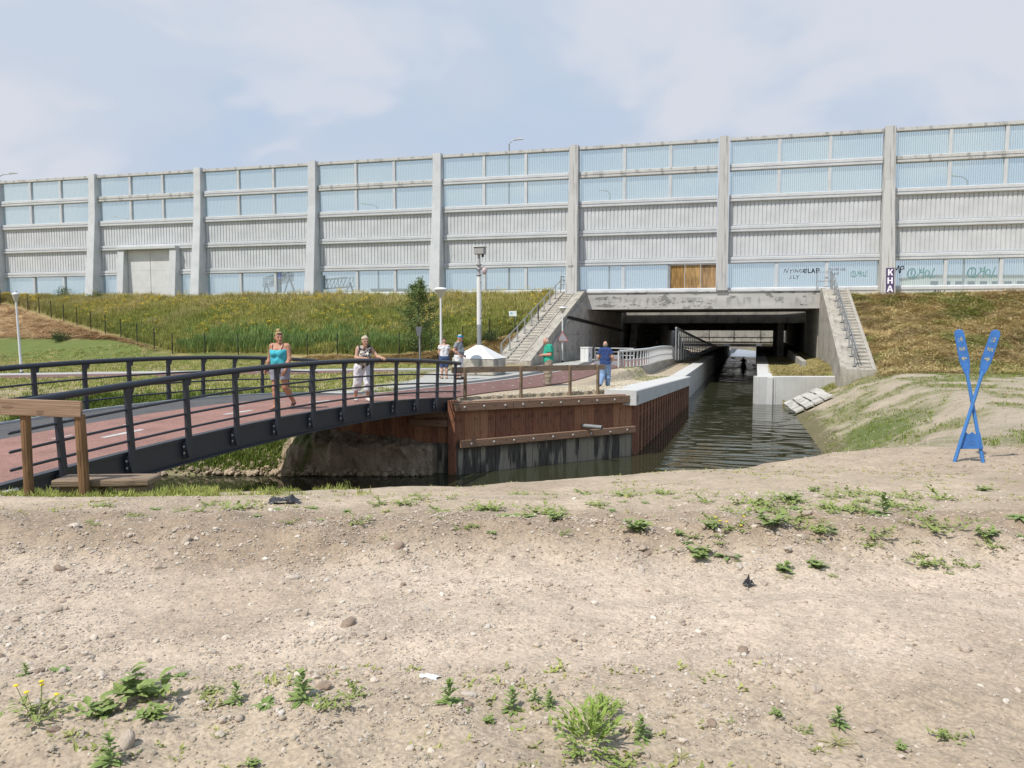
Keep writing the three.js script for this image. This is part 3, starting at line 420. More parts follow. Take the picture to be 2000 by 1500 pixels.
// lining of the left abutment: cladding panels with a dark slot between them
{
  const ln = thing('wall_lining', 'smooth grey concrete cladding with a sloping black slot beside the left stair', 'wall cladding', [0, 0, 0], canalTurn);
  const pan = (poly, u0, u1) => { const g = prism(poly.map(([v, y]) => [v, y]), u1 - u0); const p = g.attributes.position, q = new Float32Array(p.count * 3); for (let i = 0; i < p.count; i++) { q[i * 3] = u0 + p.getZ(i); q[i * 3 + 1] = p.getY(i); q[i * 3 + 2] = -p.getX(i); } const r = new THREE.BufferGeometry(); r.setAttribute('position', new THREE.BufferAttribute(q, 3)); return flat(r); };
  const line = (v) => mix(2.86, 1.8, (v - 51.9) / 23.2);
  const front = (y) => 44.6 + y * 2.55;
  const rows = [[-0.6, 0.72], [0.735, 1.78], [1.795, 2.86]];
  for (let vv = 44.6; vv < 75; vv += 5.1) for (const [y0, y1] of rows) {
    const a0 = Math.max(vv, front(Math.max(0, y0))), a1 = Math.max(vv, front(y1)), b = Math.min(75, vv + 5.085); if (a0 >= b - 0.2) continue;
    const t0 = Math.min(y1, line(a1)), t1 = Math.min(y1, line(b)); if (t0 <= y0 + 0.05) continue;
    part('cladding_panel', pan(a1 < b ? [[a0, y0], [b, y0], [b, Math.max(y0 + 0.02, t1)], [a1, t0]] : [[a0, y0], [b, y0], [b, (b - 44.6) / 2.55]], -12.4, -12.28), M.oldWall, ln);
  }
  part('upper_cladding', pan([[52.6, 3.1], [75, 2.08], [75, 3.64], [59.3, 3.64], [58.6, 4.6], [57.8, 4.6]], -12.4, -12.30), M.oldWall, ln);
  part('slot_channel', pan([[52.0, 2.88], [75, 1.83], [75, 2.06], [52.0, 3.1]], -12.4, -12.37), M.blackMetal, ln);
}
// stairs either side of the mouth, with railings
function makeStair(label, u0, u1, vb, yb, lipU, railU, lane, n, groupRail) {
  const st = thing('embankment_stair', label, 'stair', [0, 0, 0], canalTurn);
  const vt = 57.6, yt = 4.93, top = (v) => mix(yb, yt, (v - vb) / (vt - vb));
  const pr = (poly, a, b) => { const g = prism(poly, b - a), p = g.attributes.position, q = new Float32Array(p.count * 3); for (let i = 0; i < p.count; i++) { q[i * 3] = a + p.getZ(i); q[i * 3 + 1] = p.getY(i); q[i * 3 + 2] = -p.getX(i); } const r = new THREE.BufferGeometry(); r.setAttribute('position', new THREE.BufferAttribute(q, 3)); return flat(r); };
  part('stair_body', pr([[vb, yb - 1.0], [vb, yb], [vt, yt], [59.4, yt], [59.4, -0.9]], u0, u1), M.stair, st);
  const lip = (a, b, h, name) => part(name, pr([[vb + 0.02, yb - 0.3], [vb + 0.02, yb + h], [vt - 0.05, yt + h], [vt + 0.9, yt + h], [vt + 0.9, yt - 0.2], [vt, yt - 0.3]], a, b), M.stair, st);
  lip(...lipU, 0.10, 'coping'); lip(lane[0] - 0.09, lane[0], 0.05, 'edge_strip'); lip(lane[1], lane[1] + 0.09, 0.05, 'edge_strip');
  const ns = 26; for (let i = 0; i < ns; i++) { const a = vb + 0.25 + (vt - vb - 0.3) * i / ns; part('step', cbox(lane[1] - lane[0] - 0.02, 0.10, 0.5, (lane[0] + lane[1]) / 2, top(a) + 0.035, -(a + 0.2), 0.015), M.stair, st); }
  const rail = []; for (let i = 0; i < n; i++) { const v = vb + 0.4 + (vt + 0.1 - vb - 0.4) * i / (n - 1), y = top(Math.min(v, vt)); rail.push([v, y]); const p = part('railing_post', [box(0.075, 1.0, 0.05, railU, y + 0.5, -v)], M.galv, st); part('foot_plate', cbox(0.2, 0.03, 0.22, railU, y + 0.03, -v, 0.008), M.galv, p); }
  const a = rail[0], b = rail[n - 1]; const off2 = 0.06;
  part('handrail', [rod([railU + off2, a[1] + 0.92, -(a[0] - 0.35)], [railU + off2, b[1] + 1.0, -b[0]], 0.032), rod([railU + off2, b[1] + 1.0, -b[0]], [railU + off2, b[1] + 1.02, -(b[0] + 1.5)], 0.032)], M.galv, st);
  part('mid_rail', [rod([railU + off2, a[1] + 0.45, -(a[0] - 0.35)], [railU + off2, b[1] + 0.52, -b[0]], 0.024), rod([railU + off2, a[1] + 0.92, -(a[0] - 0.35)], [railU + off2, a[1] + 0.45, -(a[0] - 0.35)], 0.024)], M.galv, st);
  return st;
}
makeStair('sloping concrete stair with grey railing left of the underpass mouth', -14.7, -12.41, 42.9, 0.28, [-13.0, -12.405], -14.3, [-14.0, -13.25], 10);
makeStair('sloping concrete stair with grey railing right of the underpass mouth', 4.31, 6.05, 43.7, 0.12, [4.305, 4.55], 5.02, [5.2, 5.85], 11);
{ // little cage of railings at the head of the left stair
  const g = thing('stair_head_railing', 'grey steel railing cage at the head of the left stair', 'railing', uvw(-13.9, 58.6, 4.95), canalTurn);
  for (const [x, z] of [[-0.6, 0], [0.5, 0], [0.5, -0.9], [-0.6, -0.9]]) part('post', rod([x, -0.05, z], [x, 1.35, z], 0.03), M.galv, g);
  part('rail', [[1.33, 0], [0.7, 0]].flatMap(([y]) => [rod([-0.6, y, 0], [0.5, y, 0], 0.025), rod([0.5, y, 0], [0.5, y, -0.9], 0.025), rod([-0.6, y, 0], [-0.6, y, -0.9], 0.025)]), M.galv, g);
  const h = thing('stair_head_railing', 'grey steel railing at the head of the right stair', 'railing', uvw(5.0, 58.4, 4.95), canalTurn);
  for (const [x, z] of [[0, 0], [0, -0.8], [-0.9, -0.8]]) part('post', rod([x, -0.05, z], [x, 1.3, z], 0.03), M.galv, h);
  part('rail', [1.28, 0.65].flatMap((y) => [rod([0, y, 0], [0, y, -0.8], 0.025), rod([0, y, -0.8], [-0.9, y, -0.8], 0.025)]), M.galv, h);
}
// ---------------------------------------------------------------- canal walls
function woodTex(seed, n = 256, m = 512, dark = 0.3) { return tex(n, (u, v) => { const w = fbm(u * 4, v * 2, 3, seed, [4, 2]), g = fbm((u + w * 0.08) * 40, v * 3, 4, seed + 5, [40, 3]), f = fbm(u * 120, v * 14, 2, seed + 9, [120, 14]), kn = step(0.74, 0.82, fbm(u * 6, v * 8, 2, seed + 13, [6, 8])); const k = 0.93 + (g - 0.5) * dark * 1.3 + (f - 0.5) * dark * 0.7 + (w - 0.5) * 0.12 - kn * 0.15; return [k, k * 0.985, k * 0.965]; }, { m, rx: 0.5, ry: 1.6 }); }
const woodA = woodTex(601), woodB = woodTex(641);
const woodBump = tex(256, (u, v) => gray(fbm(u * 50, v * 3, 4, 671, [50, 3])), { m: 512, color: false, rx: 0.5, ry: 1.6 });
const woodH = woodA.clone(); woodH.rotation = Math.PI / 2; woodH.needsUpdate = true; const woodBumpH = woodBump.clone(); woodBumpH.rotation = Math.PI / 2; woodBumpH.needsUpdate = true;
const azobe = [[0.29, 0.125, 0.07], [0.33, 0.15, 0.082], [0.25, 0.108, 0.064], [0.37, 0.185, 0.10]].map((c, i) => std({ color: C(...c), map: i % 2 ? woodA : woodB, bumpMap: woodBump, bumpScale: 0.006, roughness: 0.8 }));
// the strip of each plank that the water level has greyed, with chalky runs
const wetTex = tex(1024, (u, v) => { const g = fbm(u * 140, v * 4, 3, 701, [140, 4]), runs = step(0.485, 0.575, fbm(u * 46, v * 1, 4, 705, [46, 1]) * 0.62 + fbm(u * 9, v * 1, 3, 709, [9, 1]) * 0.42) * step(0.98, 0.6, v + 0.3 * fbm(u * 30, 0.3, 2, 711, [30, 1])), k = 0.40 + (g - 0.5) * 0.3; return [mix(k, 0.86, runs * 0.8), mix(k * 0.98, 0.84, runs * 0.8), mix(k * 0.95, 0.79, runs * 0.8)]; }, { m: 512, rx: 7.1, ry: 1.25 });
wetTex.offset.set(0, 1.6); M.wet = std({ color: C(0.52, 0.49, 0.44), map: wetTex, bumpMap: woodBump, bumpScale: 0.006, roughness: 0.75 });
M.bolt = std({ color: C(0.62, 0.60, 0.56), roughness: 0.5, metalness: 0.3 });
M.beamWood = std({ color: C(0.26, 0.16, 0.105), map: woodH, bumpMap: woodBumpH, bumpScale: 0.006, roughness: 0.85 });
M.greyWood = std({ color: C(0.25, 0.185, 0.13), map: woodH, bumpMap: woodBumpH, bumpScale: 0.008, roughness: 0.9 });
M.greyWoodV = std({ color: C(0.26, 0.19, 0.125), map: woodB, bumpMap: woodBump, bumpScale: 0.008, roughness: 0.9 });
const R1 = rng(77);
const boltHead = lathe([[0, 0.016], [0.02, 0.014], [0.032, 0.004], [0.034, 0]], 10).rotateX(Math.PI / 2);
{
  const L = 6.62, tw = thing('timber_quay_wall', 'red-brown plank quay wall with bolted beams, grey and chalk-stained at the waterline', 'quay wall', [-1.75, 0, -22.6], Math.atan2(0.5136, 0.858));
  const n = 25, topY = (x) => mix(0.10, 0.04, x / L);
  for (let i = 0; i < n; i++) { const w = L / n, x = (i + 0.5) * w, z = 0.20 + (R1() - 0.5) * 0.014;
    part('plank', box(w - 0.008, topY(x) + 1.04, 0.06, x, (topY(x) - 1.04) / 2, z), azobe[Math.floor(R1() * 4)], tw);
    part('plank_foot', box(w - 0.006, 1.6, 0.06, x, -1.842, z + 0.004), M.wet, tw); }
  part('plank', box(0.3, 3.6, 0.12, L + 0.16, -0.85 - 0.9, 0.12), azobe[2], tw);
  for (const [a, b, y0, y1, h, nb_] of [[-0.12, 1.85, 0.0, 0.0, 0.24, 3], [1.856, L + 0.12, 0.0, 0.0, 0.24, 7], [0.06, L + 0.02, -1.085, -1.085, 0.22, 9]]) {
    const yy = (x) => h > 0.23 ? topY(x) - 0.09 : -1.085; const bm = part('waling_beam', beamAB([a, yy(a), 0.33], [b, yy(b), 0.33], 0.17, h, 0.012), M.beamWood, tw);
    for (let i = 0; i < nb_; i++) { const x = mix(a, b, (i + 0.5) / nb_) + (R1() - 0.5) * 0.12, g = boltHead.clone().translate(x, yy(x) + (R1() - 0.5) * 0.03, 0.416); part('bolt', g, M.bolt, bm); } }
  part('top_board', beamAB([-0.1, topY(0) + 0.045, 0.2], [L + 0.1, topY(L) + 0.045, 0.2], 0.2, 0.025, 0.006), M.beamWood, tw);
  part('backing_fill', hull([[-0.1, -1.5, -1.1], [L, -1.5, -1.1], [-0.1, -1.5, 0.165], [L, -1.5, 0.165], [-0.1, 0.16, -1.1], [L, 0.11, -1.1], [-0.1, 0.115, 0.09], [L, 0.06, 0.09]]), std({ color: C(0.43, 0.37, 0.27), map: sandTex, bumpMap: sandBump, bumpScale: 0.03, roughness: 1 }), tw, 'pale gravelly fill behind the planks');
  const pipe = thing('drain_pipe', 'short grey plastic drain pipe poking out above the lower quay beam', 'pipe', [-1.75, 0, -22.6], Math.atan2(0.5136, 0.858));
  part('pipe', [lathe([[0.052, 0], [0.064, 0], [0.064, 0.75], [0.052, 0.75], [0.052, 0]], 18).rotateX(Math.PI / 2).rotateY(0.35).translate(4.55, -0.84, 0.24)], std({ color: C(0.23, 0.24, 0.24), roughness: 0.5 }), pipe);
  // plank abutment under the far end of the bridge
  const ab = thing('plank_abutment', 'shaded red-brown plank abutment under the far end of the footbridge', 'abutment', [-1.75, 0, -22.6], bridgeTurn);
  for (let i = 0; i < 19; i++) part('plank', box(0.252, 2.42, 0.07, -0.1 - i * 0.26, -0.1 - 1.21, -0.02 + (R1() - 0.5) * 0.012), azobe[Math.floor(R1() * 4)], ab);
  for (let i = 0; i < 3; i++) part('plank_foot', box(0.256, 1.4, 0.08, -0.1 - i * 0.26, -1.8, -0.012), M.wet, ab);
  part('corner_post', cbox(0.24, 2.7, 0.24, 0.06, -1.15, 0.1, 0.015), azobe[0], ab);
  part('waling_beam', cbox(1.25, 0.2, 0.14, -0.72, -0.5, 0.09, 0.012), M.beamWood, ab);
  part('cill_beam', cbox(5.0, 0.22, 0.4, -2.5, -0.22, -0.1, 0.015), M.beamWood, ab);
}
M.rust = std({ color: C(0.34, 0.17, 0.105), roughness: 0.85, map: tex(512, (u, v) => { const a = fbm(u * 8, v * 3, 5, 731, [8, 3]), b = fbm(u * 60, v * 30, 3, 737, [60, 30]), s = step(0.5, 0.7, fbm(u * 40, v * 2, 4, 739, [40, 2])); const k = 0.88 + (a - 0.5) * 0.5 + (b - 0.5) * 0.35 - s * 0.18; return [k, k * 0.95, k * 0.9]; }, { rx: 2.7, ry: 2.7 }), bumpMap: concreteBump, bumpScale: 0.004 });
{
  const L = 17.93, th = Math.atan2(0.948, 0.318), sp = thing('sheet_pile_wall', 'rusty corrugated sheet pile quay under a white concrete capping beam', 'quay wall', [3.93, 0, -26.0], th);
  const capTop = (x) => mix(0.22, -0.42, x / L), n = 23, p = L / n;
  for (let i = 0; i < n; i++) { const x0 = i * p, out = 0.30, inn = 0.02, t = 0.02; const top = capTop(x0) - 0.4, bot = -3.2; const pr = [[x0, inn], [x0 + p * 0.22, inn], [x0 + p * 0.36, out], [x0 + p * 0.78, out], [x0 + p * 0.92, inn], [x0 + p * 1.0, inn]];
    const pos = []; for (let k = 0; k < pr.length - 1; k++) { const [xa, za] = pr[k], [xb, zb] = pr[k + 1]; pos.push(xa, bot, za, xb, bot, zb, xb, top, zb, xa, bot, za, xb, top, zb, xa, top, za); pos.push(xa, bot, za - t, xb, top, zb - t, xb, bot, zb - t, xa, bot, za - t, xa, top, za - t, xb, top, zb - t); }
    const g = new THREE.BufferGeometry(); g.setAttribute('position', new THREE.Float32BufferAttribute(pos, 3)); part('sheet_pile', flat(g), M.rust, sp); }
  for (const [a, b] of [[-0.45, 5.9], [5.915, 12], [12.015, L + 0.02]]) part('capping_beam', hull([[a, capTop(a) - 0.5, -0.72], [b, capTop(b) - 0.5, -0.72], [a, capTop(a), -0.72], [b, capTop(b), -0.72], [a, capTop(a) - 0.5, 0.36], [b, capTop(b) - 0.5, 0.36], [a, capTop(a) - 0.03, 0.36], [b, capTop(b) - 0.03, 0.36], [a, capTop(a), 0.33], [b, capTop(b), 0.33]]), M.newConcrete, sp);
}
{ // pale wing wall across the right bank and the block mat at its foot
  const ww = thing('wing_wall', 'pale smooth concrete wing wall at the right canal edge before the underpass', 'retaining wall', [13.73, 0, -43.0], 0);
  for (const [a, b] of [[0, 1.05], [1.06, 2.75], [2.76, 3.7], [3.71, 6.2]]) part('wall_panel', cbox(b - a, 2.9, 0.7, (a + b) / 2, -0.44 - 1.45, -0.35 + (a === 0 ? 0.004 : 0), 0.015), M.newConcrete, ww);
  const bm = thing('block_mat', 'mat of pale concrete blocks on the bank below the wing wall', 'block mat', [13.7, 0, -37.0], 0);
  const e = V3(0.211, 0, -0.977), up = V3(0.977 * 0.894, 0.447, 0.211 * 0.894), nn = V3().crossVectors(up, e).normalize(); if (nn.y < 0) nn.negate();
  for (let i = 0; i < 4; i++) for (let j = 0; j < 4; j++) { const g = cbox(1.02, 0.13, 0.44, 0, 0, 0, 0.02); const o = new THREE.Object3D(); const a = 1.1 + i * 1.1 + (R1() - 0.5) * 0.1, b = 0.3 + j * 0.5 + (R1() - 0.5) * 0.08; o.matrix.makeBasis(e, nn, up); o.matrix.setPosition(e.clone().multiplyScalar(a).add(up.clone().multiplyScalar(b)).add(V3(0, WATER + 0.12, 0))); g.applyMatrix4(o.matrix); g.applyMatrix4(new THREE.Matrix4().makeTranslation(0, (R1() - 0.5) * 0.05, 0)); part('block', boxUV(g), M.fadedBlock || (M.fadedBlock = std({ color: C(0.54, 0.54, 0.525), map: oldConcreteTex, bumpMap: concreteBump, bumpScale: 0.006 })), bm); }
}
function loft(secs, cap = true) {                                       // quads between equal-length closed sections
  const pos = [], n = secs[0].length; for (let i = 0; i < secs.length - 1; i++) for (let k = 0; k < n; k++) { const a = secs[i][k], b = secs[i][(k + 1) % n], c = secs[i + 1][(k + 1) % n], d = secs[i + 1][k]; pos.push(...a, ...b, ...c, ...a, ...c, ...d); }
  if (cap) for (const [s, f] of [[secs[0], 0], [secs[secs.length - 1], 1]]) for (let k = 1; k < n - 1; k++) f ? pos.push(...s[0], ...s[k], ...s[k + 1]) : pos.push(...s[0], ...s[k + 1], ...s[k]);
  const g = new THREE.BufferGeometry(); g.setAttribute('position', new THREE.Float32BufferAttribute(pos, 3)); return flat(g);
}
{ // white railing on its low retaining wall, leading into the underpass
  const line = spline([uvw(-7.15, 42.2), uvw(-6.75, 43.8), uvw(-6.25, 46.3), uvw(-6.12, 52), uvw(-6.1, 58), uvw(-6.05, 66), uvw(-6.0, 76)], 90), yb = line.map((p) => { const [u, v] = toUV(p.x, p.z); return mix(mix(0.0, 0.02, 0), mix(0.02, -1.75, step(50, 97, v)), 1) + 0.05; });
  const rw = thing('path_retaining_wall', 'low curved grey concrete retaining wall under the white railing', 'retaining wall');
  const sec = line.map((p, i) => { const q = line[Math.min(i + 1, line.length - 1)], o = line[Math.max(i - 1, 0)], d = V3(q.x - o.x, 0, q.z - o.z).normalize(), nx = -d.z, nz = d.x; return [[p.x - nx * 0.16, -1.2, p.z - nz * 0.16], [p.x - nx * 0.16, yb[i], p.z - nz * 0.16], [p.x + nx * 0.16, yb[i], p.z + nz * 0.16], [p.x + nx * 0.16, -1.2, p.z + nz * 0.16]]; });
  part('wall', loft(sec.slice(0, 46)), M.oldWall, rw); part('wall', loft(sec.slice(45).map((s) => s.map((p) => [p[0], p[1] - (p[1] < -1 ? 1.2 : 0.002), p[2]]))), M.oldWall, rw);
  const wr_ = thing('white_path_railing', 'white painted railing with thick balusters curving along the path into the underpass', 'railing');
  const pts = line.map((p, i) => [p.x, yb[i] + 0.93, p.z]); part('top_rail', tube(pts, 0.07, 120, 10), M.whiteRail, wr_); part('mid_rail', tube(line.map((p, i) => [p.x, yb[i] + 0.42, p.z]), 0.025, 120, 6), M.whiteRail, wr_);
  const c = new THREE.CatmullRomCurve3(line.map((p, i) => V3(p.x, yb[i], p.z))); const nP = 62; for (let i = 0; i <= nP; i++) { const p = c.getPointAt(i / nP), t = c.getTangentAt(i / nP); const b = part('baluster', cbox(0.06, 0.9, 0.13, 0, 0.47, 0, 0.015), M.whiteRail, wr_); b.position.copy(p); b.rotation.y = Math.atan2(t.x, t.z); }
  // dark fence further in
  const df = thing('underpass_fence', 'tall dark steel fence sloping down along the path inside the underpass', 'fence', [0, 0, 0], canalTurn);
  const A = [-5.55, 57.6], B = [-4.65, 104], P = (t, y) => [mix(A[0], B[0], t), y, -mix(A[1], B[1], t)], tp = (t) => mix(2.25, -0.25, t ** 0.9), bt = (t) => mix(-0.1, -1.75, t ** 0.9);
  part('top_rail', [beamAB(P(0, tp(0)), P(0.5, tp(0.5)), 0.14, 0.16), beamAB(P(0.5, tp(0.5)), P(1, tp(1)), 0.14, 0.16)], M.galv, df); part('mid_rail', [rod(P(0, mix(bt(0), tp(0), 0.45)), P(0.5, mix(bt(0.5), tp(0.5), 0.45)), 0.03), rod(P(0.5, mix(bt(0.5), tp(0.5), 0.45)), P(1, mix(bt(1), tp(1), 0.45)), 0.03)], M.galv, df);
  for (let i = 0; i <= 26; i++) { const t = i / 26; part('post', beamAB(P(t, bt(t)), P(t + 0.00001, tp(t)), 0.09, 0.09), M.galv, df); }
}
{ // low grey panel fence beside the path just before the white railing, and a guard rail by the cabinet
  const g = thing('low_barrier', 'low grey steel barrier standing at the start of the white railing', 'barrier', [5.35, 0.0, -42.6], canalTurn + 0.3);
  for (const x of [-0.75, 0, 0.75]) part('post', rod([x, 0, 0], [x, 0.95, 0], 0.03), M.galv, g);
  for (const y of [0.28, 0.62]) for (const x of [-0.375, 0.375]) part('panel', cbox(0.62, 0.22, 0.03, x, y + 0.06, 0.0, 0.006), std({ color: C(0.34, 0.35, 0.36), roughness: 0.5 }), g);
  part('rail', rod([-0.78, 0.95, 0], [0.78, 0.95, 0], 0.03), M.galv, g);
  const r = thing('guard_railing', 'grey guard railing between the white cabinet and the underpass wall', 'railing', uvw(-9.9, 52.2, -0.05), canalTurn - 0.1);
  for (const x of [-0.6, 0.3, 1.2, 2.1]) part('post', rod([x, 0, 0], [x, 0.95, 0], 0.035), M.galv, r);
  part('rail', [rod([-0.6, 0.93, 0], [2.1, 0.93, 0], 0.035), rod([-0.6, 0.45, 0], [2.1, 0.45, 0], 0.03)], M.galv, r);
  const cb = thing('utility_cabinet', 'white painted utility cabinet standing by the underpass wall', 'cabinet', uvw(-10.6, 49.9, 0.0), canalTurn - 0.35);
  part('body', cbox(0.62, 0.95, 0.5, 0, 0.475, 0, 0.015), M.whitePaint, cb); part('lid', cbox(0.68, 0.06, 0.56, 0, 0.98, 0, 0.015), M.whitePaint, cb); part('plinth', box(0.6, 0.1, 0.48, 0, -0.04, 0), M.oldWall, cb); part('lock', cbox(0.02, 0.26, 0.045, 0.32, 0.5, 0.1, 0.006), M.blackMetal, cb); part('door_gap', box(0.012, 0.86, 0.006, 0.0, 0.5, 0.251), M.galv, cb);
}
// ---------------------------------------------------------------- footbridge
{
  const br = thing('footbridge', 'arched steel footbridge with dark grey railings and a red and grey deck', 'footbridge', BP, bridgeTurn);
  const Z0 = -0.35, Z1 = 14.4, zs = Array.from({ length: 41 }, (_, i) => mix(Z0, Z1, i / 40)), W = 4.9;
  const low = (z) => 0.10 - 0.0055 * (z - 6.9) ** 2;
  for (const [name, x0, sg] of [['girder', -0.02, 1], ['girder', -W + 0.02, -1]]) {
    const s = zs.map((z) => { const t = deckY(z) + 0.012, b = low(z), f = sg; return [[x0 - 0.09 * f, b, z], [x0 + 0.09 * f, b, z], [x0 + 0.09 * f, b + 0.03, z], [x0 + 0.02 * f, b + 0.03, z], [x0 + 0.02 * f, t - 0.05, z], [x0 + 0.05 * f, t - 0.05, z], [x0 + 0.05 * f, t, z], [x0 - 0.09 * f, t, z], [x0 - 0.09 * f, t - 0.05, z], [x0 - 0.02 * f, t - 0.05, z], [x0 - 0.02 * f, b + 0.03, z], [x0 - 0.09 * f, b + 0.03, z]]; });
    part(name, loft(f_(s, sg), true), M.steel, br); }
  function f_(s, sg) { return sg > 0 ? s : s.map((q) => q.slice().reverse()); }
  const lane = (x0, x1, top, th) => loft(zs.map((z) => [[x0, deckY(z) + top - th, z], [x1, deckY(z) + top - th, z], [x1, deckY(z) + top, z], [x0, deckY(z) + top, z]]));
  part('bike_lane', lane(-3.1, -0.115, 0.0, 0.12), M.deckRed, br, 'red asphalt bike lane');
  part('walking_lane', lane(-W + 0.22, -3.105, 0.0, 0.12), M.greyAsphalt, br, 'dark grey walking lane');
  part('deck_edge', lane(-W + 0.115, -W + 0.215, 0.03, 0.15), M.newConcrete, br);
  for (let z = 1.1; z < 14; z += 3.0) part('lane_marking', loft([0, 0.5, 1].map((k) => { const q = z + k * 0.85; return [[-1.51, deckY(q) + 0.001, q], [-1.38, deckY(q) + 0.001, q], [-1.38, deckY(q) + 0.005, q], [-1.51, deckY(q) + 0.005, q]]; })), M.paint, br);
  for (let z = 0.4; z < 14; z += 1.5) part('lane_marking', loft([0, 1].map((k) => { const q = z + k * 0.4; return [[-2.25, deckY(q) + 0.001, q], [-2.20, deckY(q) + 0.001, q], [-2.20, deckY(q) + 0.004, q], [-2.25, deckY(q) + 0.004, q]]; })), M.paint, br);
  for (let z = 1; z < 14; z += 2) part('cross_beam', cbox(W - 0.3, 0.2, 0.1, -W / 2, deckY(z) - 0.24, z, 0.01), M.steel, br);
  for (const [side, x] of [[1, 0.10], [-1, -W - 0.10]]) {
    for (let k = 0; k < 12; k++) {
      const z = -0.1 + k * 1.19, sl = -0.0114 * (z - 7.2), a = Math.atan(sl), y = deckY(z);
      const ps = part('rail_post', hull([[-0.035, -0.30, -0.045], [0.035, -0.30, -0.045], [-0.035, -0.30, 0.045], [0.035, -0.30, 0.045], [-0.03, 1.03, -0.04], [0.03, 1.03, -0.04], [-0.03, 1.03, 0.04], [0.03, 1.03, 0.04]]), M.steel, br); ps.position.set(x, y, z); ps.rotation.x = -a;
      part('bracket', hull([[-0.09 * side, -0.34, -0.075], [-0.09 * side, -0.05, -0.055], [-0.09 * side, -0.34, 0.075], [-0.09 * side, -0.05, 0.055], [-0.03 * side, -0.30, -0.03], [-0.03 * side, -0.05, -0.03], [-0.03 * side, -0.30, 0.03], [-0.03 * side, -0.05, 0.03]]), M.steel, ps);
      part('bolts', [-0.11, -0.22].flatMap((yy) => [-0.06, 0.06].map((zz) => boltHead.clone().scale(0.75, 0.75, 1.3).rotateY(side * Math.PI / 2).translate(-0.06 * side, yy - 0.02, zz))), M.galv, ps);
      part('gusset', hull([[-0.01, 0.9, -0.12], [0.01, 0.9, -0.04], [-0.01, 1.04, -0.15], [0.01, 1.04, -0.15], [-0.01, 1.04, -0.04], [0.01, 1.04, -0.04]]), M.steel, ps);
    }
    const q = (h) => Array.from({ length: 30 }, (_, i) => { const z = mix(-0.5, 13.75, i / 29); return [x, deckY(z) + h, z]; });
    const cap = (h, r, z) => new THREE.SphereGeometry(r, 10, 8).translate(x, deckY(z) + h, z);
    part('handrail', [tube(q(1.05), 0.055, 60, 14), cap(1.05, 0.055, -0.5), cap(1.05, 0.055, 13.75)], M.steel, br);
    for (const h of [0.19, 0.43, 0.68]) part('rail', [tube(q(h), 0.021, 60, 8), cap(h, 0.021, -0.5), cap(h, 0.021, 13.75)], M.steel, br);
  }
}
{ // near landing of the bridge: kerb, path running on out of view
  structure('bike_path', ribbon([swB(-3.1, 14.42), swB(-3.4, 17), swB(-4.5, 21)].map(P2), [swB(-0.1, 14.42), swB(-0.3, 17), swB(-1.2, 21)].map(P2), 0.035, 30), M.redAsphalt);
  structure('footpath', ribbon([swB(-4.8, 14.42), swB(-5.2, 17), swB(-6.4, 21)].map(P2), [swB(-3.11, 14.42), swB(-3.41, 17), swB(-4.51, 21)].map(P2), 0.04, 30), M.greyAsphalt);
  function swB(x, z) { return V3(BP.x + x * 0.937 - z * 0.35, 0, BP.z + x * 0.35 + z * 0.937); }
  const k = thing('kerb_slab', 'white concrete kerb slab at the near foot of the footbridge', 'kerb', [-6.95, height(-6.95, -10.0, false), -10.0], 0.12); part('slab', cbox(0.75, 0.18, 0.28, 0, 0.05, 0, 0.02), M.newConcrete, k);
  const b = thing('abutment_timber', 'weathered timber block lying beside the near end of the footbridge', 'timber', [-5.2, 0.25, -9.78], 0.06); part('board', cbox(1.2, 0.09, 0.42, 0, 0.13, 0, 0.015), M.greyWood, b); part('bearer', cbox(0.42, 0.3, 0.3, 0.33, -0.065, 0.02, 0.02), M.greyWood, b); part('bearer', cbox(0.5, 0.3, 0.28, -0.3, -0.065, 0.0, 0.02), M.greyWood, b);
}
// ---------------------------------------------------------------- timber rails and posts
function roundPost(h, r, seed) { const R = rng(seed), pos = []; const secs = []; const ns = 12; for (let j = 0; j <= 10; j++) { const y = -0.25 + (h + 0.25) * j / 10; secs.push(Array.from({ length: ns }, (_, i) => { const a = -i / ns * Math.PI * 2, q = r * (1 + (fbm(i * 0.7, y * 2.2, 3, seed) - 0.5) * 0.16); return [Math.cos(a) * q, y, Math.sin(a) * q]; })); } return loft(secs); }
{
  const f = thing('timber_rail_fence', 'low weathered timber fence of four posts and one rail behind the quay wall', 'fence', [-1.75, 0.08, -22.6], Math.atan2(0.5136, 0.858));
  [[0.6, 1.06], [2.58, 1.04], [4.47, 1.03], [5.61, 1.0]].forEach(([x, h], i) => part('post', [at(cbox(0.085, h + 0.1, 0.085, 0, h / 2 - 0.05, 0, 0.008), x, -0.02, -0.35)], i % 2 ? M.greyWoodV : azobe[0].clone && M.greyWoodV, f));
  for (const [a, b] of [[0.18, 3.2], [3.205, 5.95]]) part('rail_board', beamAB([a, 0.97 - a * 0.01, -0.425], [b, 0.97 - b * 0.01, -0.425], 0.05, 0.18, 0.006), M.greyWood, f);
  M.bark = std({ color: C(0.27, 0.155, 0.075), map: woodB, bumpMap: woodBump, bumpScale: 0.01, roughness: 0.9 }); M.rawBoard = std({ color: C(0.34, 0.225, 0.15), map: woodH, bumpMap: woodBumpH, bumpScale: 0.006, roughness: 0.9 });
  const s = thing('timber_barrier', 'rough plank nailed on two round timber posts before the bridge end', 'barrier', [-5.68, 0.33, -9.5], 0);
  const a = part('post', roundPost(0.93, 0.058, 811), M.bark, s); a.position.set(-0.36, 0, 0.0); const b = part('post', roundPost(0.95, 0.062, 823), M.bark, s); b.position.set(0.335, -0.02, 0); b.rotation.z = 0.02;
  const p = part('plank', cbox(1.0, 0.205, 0.045, 0, 0, 0, 0.008), M.rawBoard, s); p.position.set(-0.12, 1.02, 0.06); p.rotation.z = -0.035;
}
